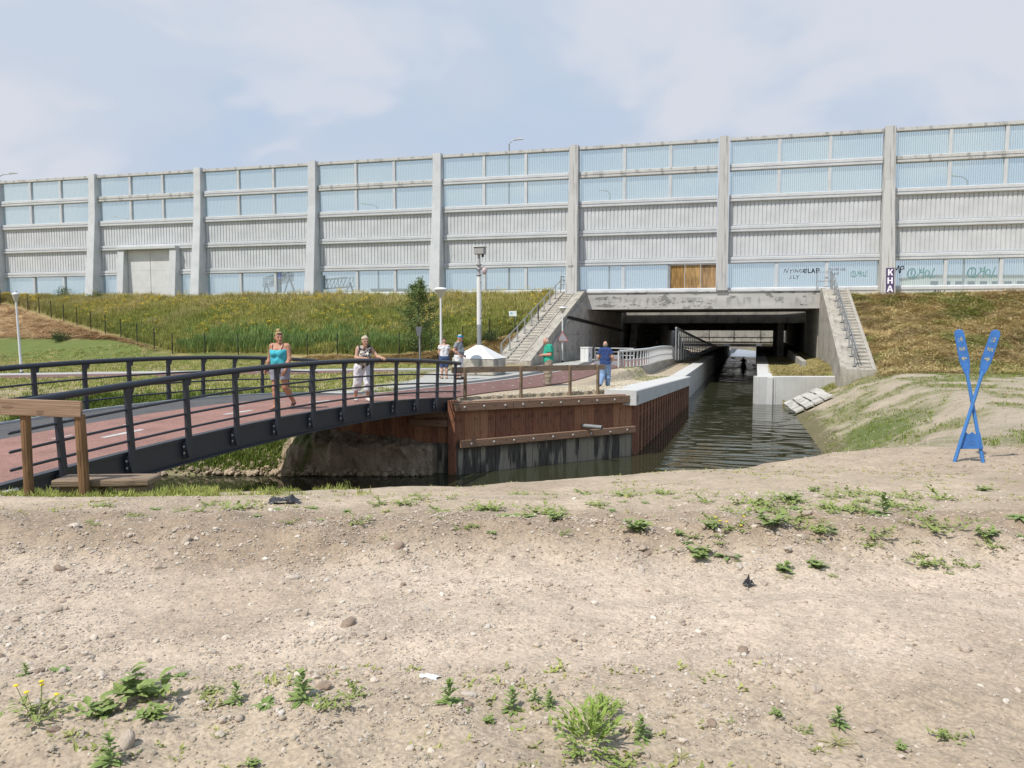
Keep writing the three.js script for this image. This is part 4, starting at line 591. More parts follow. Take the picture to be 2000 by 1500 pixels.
// ---------------------------------------------------------------- street furniture
{ // wire mesh fence along the foot of the embankment
  const f = thing('wire_mesh_fence', 'dark green wire mesh fence climbing the grassy embankment on the left', 'fence');
  const path = []; const pushLine = (a, b, n) => { for (let i = 0; i < n; i++) path.push([mix(a[0], b[0], i / n), mix(a[1], b[1], i / n)]); };
  pushLine([-55.8, 1.4], fenceLine[0], 2); pushLine(fenceLine[0], fenceLine[1], 11); pushLine(fenceLine[1], fenceLine[2], 4); pushLine(fenceLine[2], fenceLine[3], 3); pushLine(fenceLine[3], fenceLine[4], 2); pushLine(fenceLine[4], fenceLine[5], 2); path.push(fenceLine[5], fenceLine[6]);
  const P = path.map(([s, w]) => { const p = swP(s, w); p.y = height(p.x, p.z, false); return p; });
  P.forEach((p) => { const m = part('post', cbox(0.06, 1.62, 0.045, 0, 0.66, 0, 0.006), M.blackMetal, f); m.position.copy(p); m.rotation.y = wallTurn; });
  M.wire = std({ color: C(0.03, 0.04, 0.03), roughness: 0.6 });
  for (let i = 0; i < P.length - 1; i++) { const a = P[i], b = P[i + 1], gs = []; for (let k = 0; k < 7; k++) { const y = 0.12 + k * 0.2; gs.push(rod([a.x, a.y + y, a.z], [b.x, b.y + y, b.z], 0.0045, 0.0045, 3)); } const n = 18; for (let k = 1; k < n; k++) { const x = mix(a.x, b.x, k / n), z = mix(a.z, b.z, k / n), y = mix(a.y, b.y, k / n); gs.push(rod([x, y + 0.06, z], [x, y + 1.36, z], 0.003, 0.003, 3)); } part('wire_panel', gs, M.wire, f); }
  const sg = thing('fence_notice', 'small pale notice board fixed to the mesh fence near the left stair', 'notice', P[P.length - 2].clone().setY(P[P.length - 2].y + 1.28).add(V3(-0.15, 0, 0.06)), wallTurn);
  const c = document.createElement('canvas'); c.width = 128; c.height = 96; const x = c.getContext('2d'); x.fillStyle = '#dfe6e4'; x.fillRect(0, 0, 128, 96); x.fillStyle = '#7fb0bc'; x.beginPath(); x.arc(42, 38, 22, 0, 7); x.fill(); x.fillStyle = '#b9c4c4'; x.fillRect(70, 18, 48, 8); x.fillRect(70, 34, 40, 8); x.fillRect(12, 70, 104, 7); const t = new THREE.CanvasTexture(c); t.colorSpace = THREE.SRGBColorSpace;
  part('board', cbox(0.52, 0.34, 0.02, 0, 0, 0, 0.004), M.whitePaint, sg); part('print', new THREE.PlaneGeometry(0.5, 0.32).translate(0, 0, 0.0115), std({ map: t, roughness: 0.6 }), sg); part('bracket', [box(0.03, 0.5, 0.02, -0.18, -0.2, -0.02), box(0.03, 0.5, 0.02, 0.18, -0.2, -0.02)], M.galv, sg);
}
M.lampWhite = std({ color: C(0.66, 0.67, 0.66), roughness: 0.45 }); M.lampBowl = new THREE.MeshPhysicalMaterial({ color: C(0.62, 0.60, 0.48), roughness: 0.5, transmission: 0.25, thickness: 0 });
function bowlLamp(label, pos, h, r, tilt = 0, cat = 'street lamp') {
  const g = thing('street_lamp', label, cat, pos, 0); if (tilt) g.rotation.z = tilt;
  part('pole', lathe([[0.058, -0.1], [0.058, 0.0], [0.054, 1.0], [0.042, h - 0.35], [0, h - 0.35]], 14), M.lampWhite, g); part('base_sleeve', lathe([[0.085, -0.1], [0.085, 0.07], [0.075, 0.085], [0, 0.085]], 14), M.blackMetal, g);
  const hd = part('bowl', lathe([[0.04, h - 0.37], [0.07, h - 0.36], [r * 0.97, h - 0.06], [r, h - 0.03], [0, h - 0.03]], 22), M.lampBowl, g, 'cream translucent lamp bowl'); part('lid', lathe([[r * 1.04, h - 0.045], [r * 1.05, h - 0.02], [r * 0.8, h + 0.03], [r * 0.3, h + 0.055], [0, h + 0.06]], 22), M.lampWhite, hd);
  return g;
}
bowlLamp('white street lamp with a cream bowl behind the far end of the bridge', [-2.95, 0.2, -32.03], 3.72, 0.26);
bowlLamp('slim pale street lamp at the far left beside the distant path', [-22.45, 0.2, -35.18], 3.65, 0.15, 0.03);
bowlLamp('grey street lamp in front of the left stair carrying a triangular sign', uvw(-12.0, 49.0, 0.05), 3.55, 0.24);
{ // warning triangle seen from behind on that lamp
  const g = thing('warning_sign', 'triangular road sign with a red rim on the lamp by the left stair', 'road sign', uvw(-12.0, 49.0, 1.62).add(V3(0, 0, 0.09)), canalTurn + 0.25);
  const tri = (r, d) => { const s = new THREE.Shape(); for (let i = 0; i < 3; i++) { const a = Math.PI / 2 + i * Math.PI * 2 / 3; i ? s.lineTo(Math.cos(a) * r, Math.sin(a) * r) : s.moveTo(Math.cos(a) * r, Math.sin(a) * r); } return flat(new THREE.ExtrudeGeometry(s, { depth: d, bevelEnabled: false })); };
  part('rim', tri(0.46, 0.02), std({ color: C(0.42, 0.10, 0.08), roughness: 0.6 }), g); part('plate', tri(0.37, 0.02).translate(0, 0, 0.004), std({ color: C(0.34, 0.34, 0.35), roughness: 0.5 }), g); part('clamp', [box(0.18, 0.04, 0.05, 0, 0.14, -0.03), box(0.18, 0.04, 0.05, 0, -0.12, -0.03)], M.galv, g);
}
{ // sign post and short grey post left of it
  const g = thing('sign_post', 'narrow grey post with a small folded sign in front of the young tree', 'sign post', [-4.62, 0.2, -38.55], 0.2);
  part('post', rod([0, -0.1, 0], [0, 2.15, 0], 0.035), M.galv, g); part('sign_plate', hull([[-0.2, 2.14, 0.03], [0.12, 2.16, 0.03], [-0.2, 2.14, 0.06], [0.12, 2.16, 0.06], [-0.13, 1.7, 0.03], [0.02, 1.6, 0.03], [-0.13, 1.7, 0.06], [0.02, 1.6, 0.06]]), std({ color: C(0.16, 0.16, 0.17), roughness: 0.5 }), g);
}
{ // camera mast on a concrete block with a white pyramid
  const g = thing('camera_mast', 'white camera mast on a concrete block with a white pyramid base', 'camera mast', [-1.45, 0.24, -34.1], -0.32);
  part('ballast_block', cbox(1.95, 0.72, 1.6, 0, 0.36, 0, 0.04), std({ color: C(0.50, 0.48, 0.43), map: oldConcreteTex, bumpMap: concreteBump, bumpScale: 0.006 }), g);
  part('pyramid', hull([[-0.98, 0.725, -0.8], [0.98, 0.725, -0.8], [-0.98, 0.725, 0.8], [0.98, 0.725, 0.8], [-0.11, 1.3, -0.11], [0.11, 1.3, -0.11], [-0.11, 1.3, 0.11], [0.11, 1.3, 0.11]]), std({ color: C(0.78, 0.78, 0.77), roughness: 0.6, map: concreteTex }), g);
  const c = document.createElement('canvas'); c.width = 64; c.height = 512; const x = c.getContext('2d'); x.fillStyle = '#d9d9d4'; x.fillRect(0, 0, 64, 512); const R = rng(9); x.fillStyle = '#77736c'; for (let i = 0; i < 46; i++) x.fillRect(8 + R() * 40, 60 + R() * 440, 3 + R() * 12, 2 + R() * 6); x.fillStyle = '#b8503c'; for (const y of [30, 210]) { x.beginPath(); x.moveTo(14, y + 30); x.lineTo(32, y); x.lineTo(50, y + 30); x.lineTo(50, y + 42); x.lineTo(32, y + 16); x.lineTo(14, y + 42); x.fill(); } const t = new THREE.CanvasTexture(c); t.colorSpace = THREE.SRGBColorSpace;
  part('lower_tube', lathe([[0.10, 1.22], [0.10, 2.3], [0, 2.3]], 16), M.galv, g); const tb = lathe([[0.106, 2.2], [0.1, 4.3], [0, 4.3]], 16); part('printed_tube', tb, std({ map: t, roughness: 0.5 }), g); part('upper_tube', lathe([[0.07, 4.2], [0.065, 5.3], [0, 5.3]], 14), std({ color: C(0.36, 0.36, 0.36), roughness: 0.5 }), g);
  for (const y of [4.35, 4.6, 4.8]) part('clamp', lathe([[0.0, y], [0.12, y], [0.12, y + 0.05], [0, y + 0.06]], 14), M.galv, g);
  const cam = part('camera_box', cbox(0.46, 0.30, 0.36, 0.05, 5.42, 0, 0.02), std({ color: C(0.33, 0.32, 0.31), roughness: 0.6 }), g, 'grey camera housing with a flat lid'); part('lid', cbox(0.54, 0.04, 0.44, 0.05, 5.6, 0, 0.01), M.lampWhite, cam); part('lens', rod([0.2, 5.27, 0.05], [0.2, 5.15, 0.08], 0.055), M.blackMetal, cam);
  part('dome_camera', lathe([[0, 4.36], [0.07, 4.38], [0.115, 4.46], [0.12, 4.56], [0.08, 4.66], [0, 4.68]], 14).translate(0.27, 0.02, 0.05), std({ color: C(0.48, 0.38, 0.38), roughness: 0.4 }), g, 'pinkish dome camera'); part('dome_arm', [rod([0, 4.72, 0], [0.27, 4.72, 0.05], 0.025), rod([0, 4.5, 0], [0.36, 4.15, 0.05], 0.008)], M.galv, g);
}
{ // crossed blue paddles signpost
  const fade = tex(256, (u, v) => { const b = fbm(u * 6, v * 6, 5, 1201, 6), f = fbm(u * 50, v * 50, 2, 1203, 50), sc = step(0.74, 0.8, fbm(u * 30, v * 6, 3, 1207, [30, 6])); const k = 0.9 + (b - 0.5) * 0.3 + (f - 0.5) * 0.12; return [k + sc * 0.25, k + sc * 0.1, k]; }, { rx: 0.6, ry: 0.6 });
  M.blue = std({ color: C(0.075, 0.27, 0.68), map: fade, roughness: 0.5 }); M.blueBlade = std({ color: C(0.05, 0.20, 0.56), map: fade, roughness: 0.55 });
  const g = thing('paddle_signpost', 'bright blue signpost of two crossed canoe paddles on the right bank', 'signpost', [7.5, 0.13, -12.5], -0.42);
  const blade = (top, mark, name) => { const s = new THREE.Shape(); s.moveTo(-0.028, -0.06); s.lineTo(-0.056, 0.07); s.lineTo(-0.071, 0.17); s.lineTo(-0.066, 0.62); s.absarc(0, 0.62, 0.066, Math.PI, 0, true); s.lineTo(0.071, 0.17); s.lineTo(0.056, 0.07); s.lineTo(0.028, -0.06); const b = new THREE.ExtrudeGeometry(s, { depth: 0.016, bevelEnabled: true, bevelSize: 0.004, bevelThickness: 0.004, bevelSegments: 1 }).translate(0, 0, -0.01); const m = part(name, flat(b), M.blueBlade, g);
    const c = document.createElement('canvas'); c.width = 128; c.height = 448; const x = c.getContext('2d'); x.fillStyle = '#a3a083'; x.font = 'bold 78px sans-serif'; x.textAlign = 'center'; x.fillText(mark[0], 64, 110); x.font = 'bold 64px sans-serif'; x.fillText(mark[1], 64, 230); x.save(); x.translate(64, 330); if (mark[2] < 0) x.scale(-1, 1); x.beginPath(); x.moveTo(-38, -10); x.lineTo(4, -10); x.lineTo(4, -34); x.lineTo(40, 0); x.lineTo(4, 34); x.lineTo(4, 10); x.lineTo(-38, 10); x.fill(); x.restore(); const t = new THREE.CanvasTexture(c); t.colorSpace = THREE.SRGBColorSpace;
    part('lettering', new THREE.PlaneGeometry(0.132, 0.58).translate(0, 0.345, 0.0135), std({ map: t, transparent: true, alphaTest: 0.4, roughness: 0.7 }), m); return m; };
  const shaft = (a, b, z, nm) => part(nm, [rod([a[0], a[1] - 0.12, z], [b[0], b[1], z], 0.03, 0.026, 14)], M.blue, g);
  const lay = (m, b, a, z) => { m.position.set(b[0], b[1], z); m.rotation.z = -Math.atan2(b[0] - a[0], b[1] - a[1]); };
  const A0 = [-0.235, 0.02], A1 = [0.13, 1.50], B0 = [0.225, 0.0], B1 = [-0.09, 1.50];
  shaft(A0, A1, 0.035, 'paddle_shaft'); shaft(B0, B1, -0.035, 'paddle_shaft'); lay(blade(0, [':2', 'NK', 1], 'paddle_blade'), A1, A0, 0.035); lay(blade(0, [':4', 'NK', -1], 'paddle_blade'), B1, B0, -0.035);
  const s = new THREE.Shape(); s.moveTo(-0.19, 0.21); s.lineTo(0.19, 0.24); s.lineTo(0.135, 0.50); for (let i = 0; i <= 16; i++) s.lineTo(0.125 - i / 16 * 0.25, 0.485 + 0.018 * Math.cos(i / 16 * Math.PI * 5)); s.lineTo(-0.135, 0.46);
  const pl = part('name_plate', flat(new THREE.ExtrudeGeometry(s, { depth: 0.014, bevelEnabled: false })), M.blueBlade, g); const c = document.createElement('canvas'); c.width = 320; c.height = 160; const x = c.getContext('2d'); x.fillStyle = '#4f7fc4'; x.font = 'bold 58px monospace'; x.textAlign = 'center'; x.fillText('Te.Lki:2', 160, 62); x.fillText('uaterPar', 160, 132); const t = new THREE.CanvasTexture(c); t.colorSpace = THREE.SRGBColorSpace; part('lettering', new THREE.PlaneGeometry(0.28, 0.14).translate(0, 0.345, 0.018), std({ map: t, transparent: true, alphaTest: 0.4, roughness: 0.7 }), pl);
}
// ---------------------------------------------------------------- beyond the barrier: motorway lamps, gantries, far buildings
structure('motorway', [box(200, 0.06, 14.3, 0, 4.86, -7.8), box(200, 0.06, 45.5, 0, 4.86, -39.15)], M.greyAsphalt).position.copy(WP); scene.children[scene.children.length - 1].rotation.y = wallTurn;
function motorwayLamp(label, X, y, Z, dir, arm = 1.6, dark = false) { const g = thing('motorway_lamp', label, 'street lamp', [X, 4.9, Z], 0, 'lamps along the motorway'); const h = y - 4.9, m = dark ? M.steel : M.galv; part('pole', lathe([[0.11, 0], [0.06, h - 0.25], [0, h - 0.25]], 10), m, g); part('arm', tube([[0, h - 0.3, 0], [dir * arm * 0.4, h, 0], [dir * arm, h + 0.12, 0]], 0.04, 8, 6), m, g); part('lamp_head', hull([[dir * arm * 0.85, h + 0.06, -0.13], [dir * arm * 0.85, h + 0.06, 0.13], [dir * (arm + 0.75), h + 0.16, -0.1], [dir * (arm + 0.75), h + 0.16, 0.1], [dir * arm, h + 0.24, -0.14], [dir * arm, h + 0.24, 0.14], [dir * (arm + 0.6), h + 0.28, -0.1], [dir * (arm + 0.6), h + 0.28, 0.1]]), dark ? M.steel : M.lampWhite, g); return g; }
motorwayLamp('dark motorway lamp rising above the barrier top near the middle', -0.25, 18.5, -68.6, 1, 0.5);
motorwayLamp('motorway lamp rising above the barrier top at the far left', -54.2, 18.3, -82.5, 1, 1.4);
motorwayLamp('motorway lamp seen through the second pane row above the gate', -49.6, 16.4, -101, -1, 1.4);
motorwayLamp('motorway lamp seen through the second pane row left of the middle', -16.0, 16.8, -93, -1, 1.4);
motorwayLamp('motorway lamp seen through the second pane row right of the middle', 10.6, 16.9, -84.5, -1, 0.5);
motorwayLamp('motorway lamp seen through the second pane row at the far right', 44.8, 17.0, -77, -1, 1.1);
function gantry(label, a, b, signs, y0) { const g = thing('sign_gantry', label, 'sign gantry', [a[0], 4.9, a[1]], -Math.atan2(b[1] - a[1], b[0] - a[0])); const L = Math.hypot(b[0] - a[0], b[1] - a[1]), n = Math.round(L / 1.2), bars = []; for (const [y, z] of [[y0, 0], [y0 + 1.3, 0], [y0, 1.1], [y0 + 1.3, 1.1]]) bars.push(rod([0, y, z], [L, y, z], 0.07, 0.07, 6)); for (let i = 0; i < n; i++) { const x0 = L * i / n, x1 = L * (i + 1) / n; bars.push(rod([x0, y0, 0], [x1, y0 + 1.3, 0], 0.04, 0.04, 5), rod([x1, y0, 0], [x1, y0 + 1.3, 0], 0.04, 0.04, 5), rod([x0, y0, 1.1], [x1, y0 + 1.3, 1.1], 0.04, 0.04, 5)); } part('truss', bars, M.galv, g);
  for (const x of [0.2, L - 0.2]) for (const z of [-0.9, 2]) part('leg', rod([x, -0.1, z], [x, y0 + 0.6, 0.55], 0.14, 0.12, 8), M.galv, g);
  for (const [x, w, h, y, c] of signs) part('sign_board', cbox(w, h, 0.25, x, y, 1.35, 0.03), std({ color: C(...c), roughness: 0.5 }), g); return g; }
gantry('lattice sign gantry with two dark boards seen through the lower panes left', [-29.5, -117], [-22.0, -108], [[3.2, 1.1, 1.9, 3.9, [0.05, 0.055, 0.06]], [4.9, 1.1, 1.9, 3.9, [0.05, 0.055, 0.06]]], 3.0);
gantry('sign gantry with a big dark and blue board seen through the lower panes', [-40, -128], [-31, -110], [[15.4, 4.4, 1.9, 3.3, [0.06, 0.06, 0.065]], [14.8, 2.3, 1.5, 5.05, [0.08, 0.085, 0.09]], [17.1, 1.6, 1.5, 5.05, [0.03, 0.07, 0.35]]], 4.0);
{ const m = thing('lattice_mast', 'slim steel lattice mast behind the barrier above the left stair', 'mast', [7.2, 0, -104], 0.3); const b = []; for (const [x, z] of [[-0.6, -0.6], [0.6, -0.6], [0, 0.6]]) b.push(rod([x, 0, z], [x * 0.7, 9.9, z * 0.7], 0.07, 0.06, 5)); for (let i = 0; i < 9; i++) b.push(rod([-0.6, i * 1.1, -0.6], [0.6, i * 1.1 + 1.1, -0.6], 0.035, 0.035, 4), rod([0.6, i * 1.1, -0.6], [0, i * 1.1 + 1.1, 0.6], 0.035, 0.035, 4)); part('lattice', b, M.galv, m); part('antenna', [rod([0.9, 7.5, 0], [0.9, 9.6, 0], 0.09), rod([-0.9, 7.2, 0], [-0.9, 8.6, 0], 0.12)], M.whitePaint, m); }
function farBuilding(label, x, z, w, h, d, c, turn, top = 5) { const g = thing('far_building', label, 'building', [x, 0, z], turn); part('wall', box(w, h, d, 0, h / 2, 0), std({ color: C(...c) }), g); part('roof', box(w + 0.4, 0.3, d + 0.4, 0, h + 0.15, 0), std({ color: C(0.3, 0.3, 0.3) }), g); const n = Math.floor(w / 2.6); for (let i = 0; i < n; i++) for (const y of [h - 1.6]) part('window', box(1.5, 1.1, 0.08, -w / 2 + (i + 0.5) * w / n, y, d / 2 + 0.04), std({ color: C(0.12, 0.14, 0.15), roughness: 0.2 }), g); return g; }
farBuilding('low grey building seen through the lower panes left of the young tree', -28.8, -190, 10, 11.2, 8, [0.35, 0.35, 0.33], 0);
farBuilding('long brick building seen through the lower panes behind the camera mast', -0.2, -220, 15, 12.5, 9, [0.34, 0.22, 0.17], 0);
farBuilding('pale flat warehouse seen through the lower panes at the far right', 101, -170, 26, 13.0, 12, [0.62, 0.62, 0.58], 0);
// ---------------------------------------------------------------- people: smooth-joined bodies meshed from distance fields
function surfaceNet(f, lo, hi, h) {
  const nx = Math.ceil((hi[0] - lo[0]) / h) + 1, ny = Math.ceil((hi[1] - lo[1]) / h) + 1, nz = Math.ceil((hi[2] - lo[2]) / h) + 1, F = new Float32Array(nx * ny * nz), id = (i, j, k) => (k * ny + j) * nx + i;
  for (let k = 0; k < nz; k++) for (let j = 0; j < ny; j++) for (let i = 0; i < nx;) { const d = f(lo[0] + i * h, lo[1] + j * h, lo[2] + k * h); F[id(i, j, k)] = d; let s = 1; if (d > h * 4) { s = Math.min(nx - i, Math.floor(d / h * 0.6)); for (let q = 1; q < s; q++) F[id(i + q, j, k)] = h; } i += Math.max(1, s); }
  const vid = new Int32Array(nx * ny * nz).fill(-1), pos = [], idx = []; const E = [[0, 1], [2, 3], [4, 5], [6, 7], [0, 2], [1, 3], [4, 6], [5, 7], [0, 4], [1, 5], [2, 6], [3, 7]];
  for (let k = 0; k < nz - 1; k++) for (let j = 0; j < ny - 1; j++) for (let i = 0; i < nx - 1; i++) {
    const c = []; let m = 0; for (let q = 0; q < 8; q++) { const v = F[id(i + (q & 1), j + ((q >> 1) & 1), k + (q >> 2))]; c.push(v); if (v < 0) m |= 1 << q; } if (m === 0 || m === 255) continue;
    let x = 0, y = 0, z = 0, n = 0; for (const [a, b] of E) if ((c[a] < 0) !== (c[b] < 0)) { const t = c[a] / (c[a] - c[b]); x += mix(a & 1, b & 1, t); y += mix((a >> 1) & 1, (b >> 1) & 1, t); z += mix(a >> 2, b >> 2, t); n++; }
    vid[id(i, j, k)] = pos.length / 3; pos.push(lo[0] + (i + x / n) * h, lo[1] + (j + y / n) * h, lo[2] + (k + z / n) * h); }
  for (let k = 1; k < nz - 1; k++) for (let j = 1; j < ny - 1; j++) for (let i = 1; i < nx - 1; i++) { const a = F[id(i, j, k)] < 0; const q = (b, v) => { if (a === b) return; if (v.some((t) => t < 0)) return; a ? idx.push(v[0], v[1], v[2], v[0], v[2], v[3]) : idx.push(v[0], v[2], v[1], v[0], v[3], v[2]); };
    q(F[id(i + 1, j, k)] < 0, [vid[id(i, j - 1, k - 1)], vid[id(i, j, k - 1)], vid[id(i, j, k)], vid[id(i, j - 1, k)]]); q(F[id(i, j + 1, k)] < 0, [vid[id(i - 1, j, k - 1)], vid[id(i - 1, j, k)], vid[id(i, j, k)], vid[id(i, j, k - 1)]]); q(F[id(i, j, k + 1)] < 0, [vid[id(i - 1, j - 1, k)], vid[id(i, j - 1, k)], vid[id(i, j, k)], vid[id(i - 1, j, k)]]); }
  const g = new THREE.BufferGeometry(); g.setAttribute('position', new THREE.Float32BufferAttribute(pos, 3)); g.setIndex(idx); g.computeVertexNormals(); g.setAttribute('uv', new THREE.Float32BufferAttribute(pos.flatMap((_, i) => i % 3 ? [] : [pos[i], pos[i + 1]]), 2)); return g;
}
const cap3 = (x, y, z, c) => { const [a, b, ra, rb] = c, dx = b[0] - a[0], dy = b[1] - a[1], dz = b[2] - a[2], L = dx * dx + dy * dy + dz * dz || 1e-9, t = clamp(((x - a[0]) * dx + (y - a[1]) * dy + (z - a[2]) * dz) / L); return Math.hypot(x - a[0] - t * dx, y - a[1] - t * dy, z - a[2] - t * dz) - (ra + (rb - ra) * t); };
const smin = (a, b, k) => { const h = clamp(0.5 + 0.5 * (b - a) / k); return mix(b, a, h) - k * h * (1 - h); };
const field = (caps, k = 0.035) => (x, y, z) => { let d = 1e3; for (const c of caps) { const e = cap3(x, y, z, c); d = d > 9 ? e : smin(d, e, k); } return d; };
const ell = (c, r) => (x, y, z) => { const a = (x - c[0]) / r[0], b = (y - c[1]) / r[1], e = (z - c[2]) / r[2], q = Math.hypot(a, b, e); return (q - 1) * Math.min(...r); };
const lerpP = (a, b, t) => [mix(a[0], b[0], t), mix(a[1], b[1], t), mix(a[2], b[2], t)], addP = (a, b) => [a[0] + b[0], a[1] + b[1], a[2] + b[2]];
// J: joints; o: options (bulk, belly, clothes)
function person(label, pos, turn, J, o) {
  const root = thing('person', label, 'person', pos, turn); const b = o.bulk || 1, cb = o.belly || 0;
  const torso = [[lerpP(J.hipL, J.hipR, 0.12), lerpP(J.hipR, J.hipL, 0.12), 0.125 * b, 0.125 * b], [lerpP(J.pelvis, J.hipL, 0.5), addP(J.waist, [0.055 * b, 0, 0]), 0.115 * b, 0.102 * b + cb * 0.25], [lerpP(J.pelvis, J.hipR, 0.5), addP(J.waist, [-0.055 * b, 0, 0]), 0.115 * b, 0.102 * b + cb * 0.25], [addP(J.waist, [0.05 * b, 0, 0]), addP(J.chest, [0.075 * b, 0, 0]), 0.102 * b + cb * 0.2, 0.11 * b], [addP(J.waist, [-0.05 * b, 0, 0]), addP(J.chest, [-0.075 * b, 0, 0]), 0.102 * b + cb * 0.2, 0.11 * b], [addP(J.waist, [0, 0, 0.05 + cb * 0.5]), addP(J.waist, [0, 0.08, 0.03 + cb * 0.4]), 0.07 + cb * 0.6, 0.07 + cb * 0.5],
    [lerpP(J.shL, J.shR, 0.1), lerpP(J.shR, J.shL, 0.1), 0.065 * b, 0.065 * b], [addP(J.chest, [0, 0.06, 0]), J.neck, 0.09 * b, 0.06]];
  if (o.bust) for (const s of [1, -1]) torso.push([addP(J.chest, [s * 0.075, -0.045, 0.07]), addP(J.chest, [s * 0.075, -0.05, 0.095]), 0.07 * o.bust, 0.062 * o.bust]);
  const arm = (s) => [[J['sh' + s], J['el' + s], 0.054 * b, 0.041 * b], [J['el' + s], lerpP(J['el' + s], J['wr' + s], 0.35), 0.042 * b, 0.043 * b], [lerpP(J['el' + s], J['wr' + s], 0.35), J['wr' + s], 0.043 * b, 0.027]];
  const leg = (s) => [[J['hip' + s], J['kn' + s], 0.092 * b, 0.058 * b], [J['kn' + s], addP(lerpP(J['kn' + s], J['an' + s], 0.32), [0, 0, -0.015]), 0.056 * b, 0.06 * b], [addP(lerpP(J['kn' + s], J['an' + s], 0.32), [0, 0, -0.015]), J['an' + s], 0.06 * b, 0.036]];
  const foot = (s, r = 0) => [[addP(J['an' + s], [0, -0.025, -0.02]), J['toe' + s], 0.036 + r, 0.03 + r], [addP(J['an' + s], [0, -0.045, -0.035]), J['an' + s], 0.034 + r, 0.038 + r]];
  const all = [...torso, [J.neck, lerpP(J.neck, J.head, 0.75), 0.056, 0.054], ...arm('L'), ...arm('R'), ...leg('L'), ...leg('R'), ...foot('L'), ...foot('R')];
  const lo = [1e3, 1e3, 1e3], hi = [-1e3, -1e3, -1e3]; for (const c of all) for (let q = 0; q < 3; q++) { lo[q] = Math.min(lo[q], c[0][q] - c[2], c[1][q] - c[3]); hi[q] = Math.max(hi[q], c[0][q] + c[2], c[1][q] + c[3]); } for (let q = 0; q < 3; q++) { lo[q] -= 0.05; hi[q] += 0.05; }
  const F = field(all, 0.03); const gs = [surfaceNet(F, lo, hi, 0.013)];
  // head with face
  const H = J.head, hy = o.headYaw || 0, hp = o.headPitch || 0, M4 = new THREE.Matrix4().makeRotationFromEuler(new THREE.Euler(hp, hy, 0, 'YXZ')).setPosition(...H), place = (g) => g.applyMatrix4(M4);
  const skull = ell([0, 0.02, -0.01], [0.077, 0.108, 0.096]), jaw = ell([0, -0.045, 0.022], [0.057, 0.07, 0.066]);
  const headF = (x, y, z) => { let d = smin(skull(x, y, z), jaw(x, y, z), 0.03); d = smin(d, cap3(x, y, z, [[0, 0.012, 0.086], [0, -0.028, 0.108], 0.011, 0.017]), 0.012); d = smin(d, cap3(x, y, z, [[-0.022, -0.064, 0.083], [0.022, -0.064, 0.083], 0.009, 0.009]), 0.008); d = smin(d, cap3(x, y, z, [[-0.015, -0.105, 0.07], [0.015, -0.105, 0.07], 0.02, 0.02]), 0.02); for (const s of [-1, 1]) { d = smin(d, ell([s * 0.079, -0.01, -0.008], [0.012, 0.034, 0.022])(x, y, z), 0.008); d = smin(d, cap3(x, y, z, [[s * 0.015, 0.03, 0.086], [s * 0.045, 0.03, 0.072], 0.011, 0.01]), 0.01); const e = ell([s * 0.032, 0.008, 0.092], [0.017, 0.012, 0.014])(x, y, z); d = -smin(-d, e, 0.008); } return d; };
  const hs = o.headScale || 1; const hg = surfaceNet(headF, [-0.11, -0.15, -0.13], [0.11, 0.15, 0.15], 0.0065); hg.scale(hs, hs, hs); gs.push(place(hg));
  // hands
  for (const s of ['L', 'R']) { const W_ = J['wr' + s], dir = V3(...W_).sub(V3(...J['el' + s])).normalize(), hd = o['hand' + s] || {}; const up = V3(...(hd.palm || [s === 'L' ? -1 : 1, 0, 0])); const xx = V3().crossVectors(dir, up).normalize(), nn = V3().crossVectors(xx, dir).normalize(); const Pp = (a, u, n) => [W_[0] + dir.x * a + xx.x * u + nn.x * n, W_[1] + dir.y * a + xx.y * u + nn.y * n, W_[2] + dir.z * a + xx.z * u + nn.z * n]; const cu = hd.curl ?? 0.35; const caps = [[Pp(0, -0.006, 0), Pp(0.075, -0.028, 0), 0.022, 0.014], [Pp(0, 0.006, 0), Pp(0.078, 0.026, 0), 0.022, 0.014], [Pp(0.01, 0, 0), Pp(0.08, 0, 0), 0.024, 0.015], [Pp(-0.03, 0, 0), Pp(0.01, 0, 0), 0.027, 0.024]];
    [[-0.03, 0.062], [-0.01, 0.075], [0.011, 0.07], [0.03, 0.055]].forEach(([u, L]) => { const p0 = Pp(0.078, u, 0), p1 = Pp(0.078 + L * 0.48 * Math.cos(cu), u * 1.05, L * 0.48 * Math.sin(cu)), p2 = Pp(0.078 + L * (0.48 * Math.cos(cu) + 0.3 * Math.cos(cu * 2.2)), u * 1.05, L * (0.48 * Math.sin(cu) + 0.3 * Math.sin(cu * 2.2))), p3 = Pp(0.078 + L * (0.48 * Math.cos(cu) + 0.3 * Math.cos(cu * 2.2) + 0.25 * Math.cos(cu * 3)), u * 1.03, L * (0.48 * Math.sin(cu) + 0.3 * Math.sin(cu * 2.2) + 0.25 * Math.sin(cu * 3))); caps.push([p0, p1, 0.0098, 0.009], [p1, p2, 0.009, 0.0084], [p2, p3, 0.0084, 0.0072]); });
    const ts = hd.thumb ?? -1; caps.push([Pp(0.015, ts * 0.022, 0.004), Pp(0.05, ts * 0.05, 0.016), 0.014, 0.011], [Pp(0.05, ts * 0.05, 0.016), Pp(0.08, ts * 0.056, 0.026), 0.0105, 0.0085]);
    const l2 = [1e3, 1e3, 1e3], h2 = [-1e3, -1e3, -1e3]; for (const c of caps) for (const p of [c[0], c[1]]) for (let q = 0; q < 3; q++) { l2[q] = Math.min(l2[q], p[q] - 0.034); h2[q] = Math.max(h2[q], p[q] + 0.034); } gs.push(surfaceNet(field(caps, 0.006), l2, h2, 0.0042)); }
  const skin = std({ color: C(...(o.skin || [0.47, 0.25, 0.16])), roughness: 0.62 }); part('body', mergeGeometries(gs.map((g) => g.toNonIndexed()), false), skin, root);
